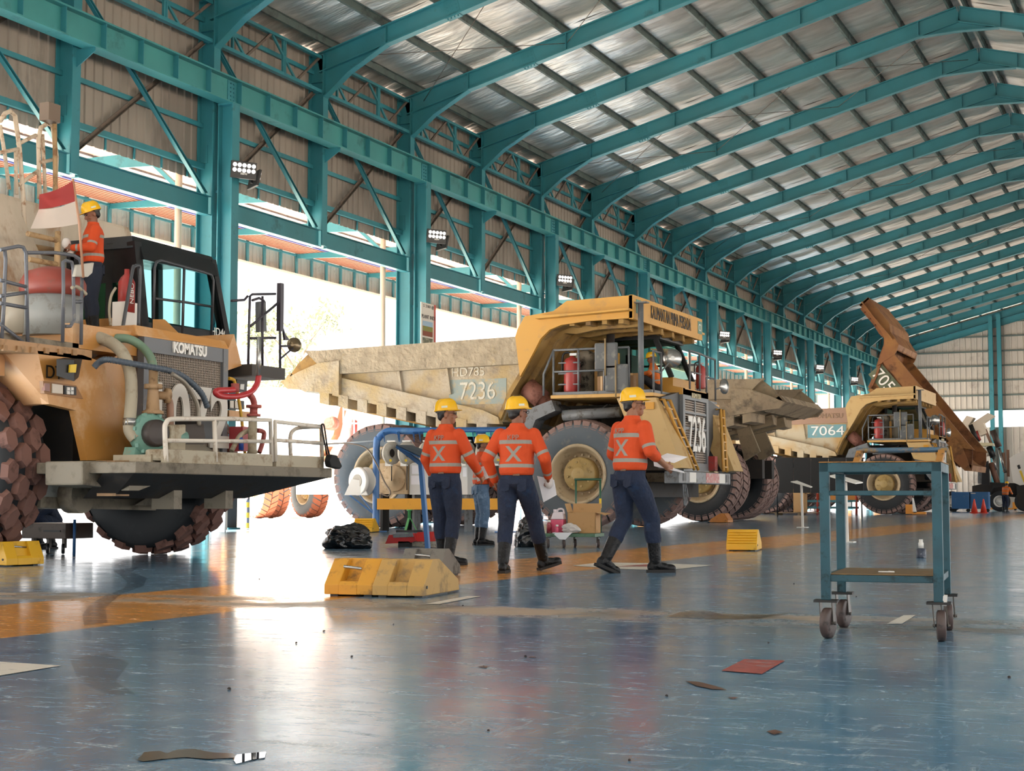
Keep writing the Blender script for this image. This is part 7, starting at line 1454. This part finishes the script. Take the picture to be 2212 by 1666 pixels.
# ------------------------------------------------------------------ outside the doors
def tree(lab, base, h, spread, n, seed, leafc):
    rnd = random.Random(seed); t = thing('tree', lab, 'tree', base); bk = mat('tree_bark', '8a7a68', 0.9)
    base = V(base); trunk = [base + V((rnd.uniform(-.2, .2) * k, rnd.uniform(-.2, .2) * k, h * 0.75 * k / 5)) for k in range(6)]
    MB().tube(trunk, [0.22, 0.19, 0.16, 0.13, 0.10, 0.06], 7).build('trunk', bk, t)
    tips = []
    for k in range(9):
        a = trunk[2 + k % 4]; an = k * 2.4; L = spread * rnd.uniform(0.55, 1.0); e = a + V((math.cos(an) * L, math.sin(an) * L, h * rnd.uniform(0.12, 0.34)))
        MB().tube([a, a.lerp(e, 0.5) + V((0, 0, 0.3)), e], [0.07, 0.05, 0.025], 5).build('branch', bk, t); tips.append(e)
    tips.append(trunk[-1] + V((0, 0, h * 0.18))); mb = MB()
    for k in range(n):
        c = rnd.choice(tips) + V((rnd.gauss(0, spread * 0.22), rnd.gauss(0, spread * 0.22), rnd.gauss(0, h * 0.05))); s = rnd.uniform(0.12, 0.26)
        u = V((rnd.uniform(-1, 1), rnd.uniform(-1, 1), rnd.uniform(-1, 1))).normalized(); w_ = u.orthogonal().normalized(); mb.add([c - u * s, c + w_ * s * 0.45, c + u * s, c - w_ * s * 0.45], [(0, 1, 2, 3)])
    o = mb.build('foliage', mat(leafc[0], leafc[1], 0.8), t); o['kind'] = 'stuff'; return t
q = PY(610, 1080, 92); q.z = -0.05; tree('slender pale green tree in the doorway behind the cab mirrors', q, 13.0, 3.0, 3200, 3, ('leaf_pale', '8a9078'))
q = PY(545, 1080, 104); q.z = -0.05; tree('low pale bushy tree behind the exit frame of the water truck', q, 10.0, 2.6, 2200, 5, ('leaf_olive', '92947c'))
q = PY(690, 1080, 112); q.z = -0.05; tree('faint low tree over the tail of truck 7236', q, 9.0, 2.6, 1800, 9, ('leaf_pale', '8a9078'))
# white tanker parked outside, behind truck 7236
Yo = 52.0; ow = thing('tanker_truck', 'white tanker truck with an orange stripe parked outside the doorway', 'truck', (PY(640, 1100, Yo).x, Yo, -0.03))
def OP(pts, y, th, nm, m): return MB().prism([PY(a, b, y) for a, b in pts], (0, th, 0)).build(nm, m, ow)
wtk = mat('tanker_white', 'd8d4cc', 0.5, dirt='c8b8a4', amt=0.3, scale=0.6)
OP([(470, 835), (640, 838), (722, 880), (676, 985), (470, 985)], Yo, 3.4, 'tank', wtk); OP([(470, 878), (720, 870), (718, 876), (470, 884)], Yo - 0.02, 0.04, 'stripe', mat('stripe_orange', 'c8864a', 0.5)); OP([(622, 872), (676, 872), (676, 878), (622, 879)], Yo - 0.03, 0.04, 'stripe_patch', mat('stripe_grey', '9a9c98', 0.5))
OP([(665, 985), (700, 885), (735, 880), (720, 940), (690, 990)], Yo - 0.4, 0.5, 'tank_support', mat('tanker_brown', '9a6a4c', 0.7))
ex_ = PY(718, 915, Yo - 0.5); MB().lathe([(0.28, 0), (0.28, 0.6), (0.2, 0.62)], ex_, (0.3, -0.9, 0), 18).build('exhaust_can', mat('rust_pink', '8a5a4c'), ow)
OP([(640, 995), (705, 995), (705, 1068), (640, 1068)], Yo - 1.0, 1.2, 'battery_box', wtk); OP([(470, 985), (790, 985), (790, 1010), (470, 1010)], Yo - 0.3, 1.0, 'chassis', mat('tanker_brown', '9a6a4c')); OP([(700, 950), (790, 952), (790, 966), (700, 964)], Yo - 1.4, 2.0, 'deck', wtk)
for x in (742, 765, 785): MB().tube([PY(x, 952, Yo - 1.4), PY(x, 880, Yo - 1.4)], 0.03, 6).build('deck_rail', white, ow)
for y in (885, 915): MB().tube([PY(742, y, Yo - 1.4), PY(790, y, Yo - 1.4)], 0.03, 6).build('deck_rail', white, ow)
MB().lathe([(0.17, 0), (0.17, 0.7), (0.06, 0.78)], PY(762, 950, Yo - 1.0), (0, 0, 1), 14).build('fire_extinguisher', extred, ow)
WMO = wheel_meshes(1.05, 0.62, 0.5, 26, 0.06, 'block', tire_grey, mat('tread_brick', '9c5c44', 0.9), rim_tan, hub_tan)
for x, dy, z in ((560, -0.9, 1.02), (585, 0.3, 1.02), (668, 1.6, 1.02)): add_wheel(WMO, ow, (PY(x, 1080, Yo + dy).x - ow.location.x, dy, z), False, -0.5)
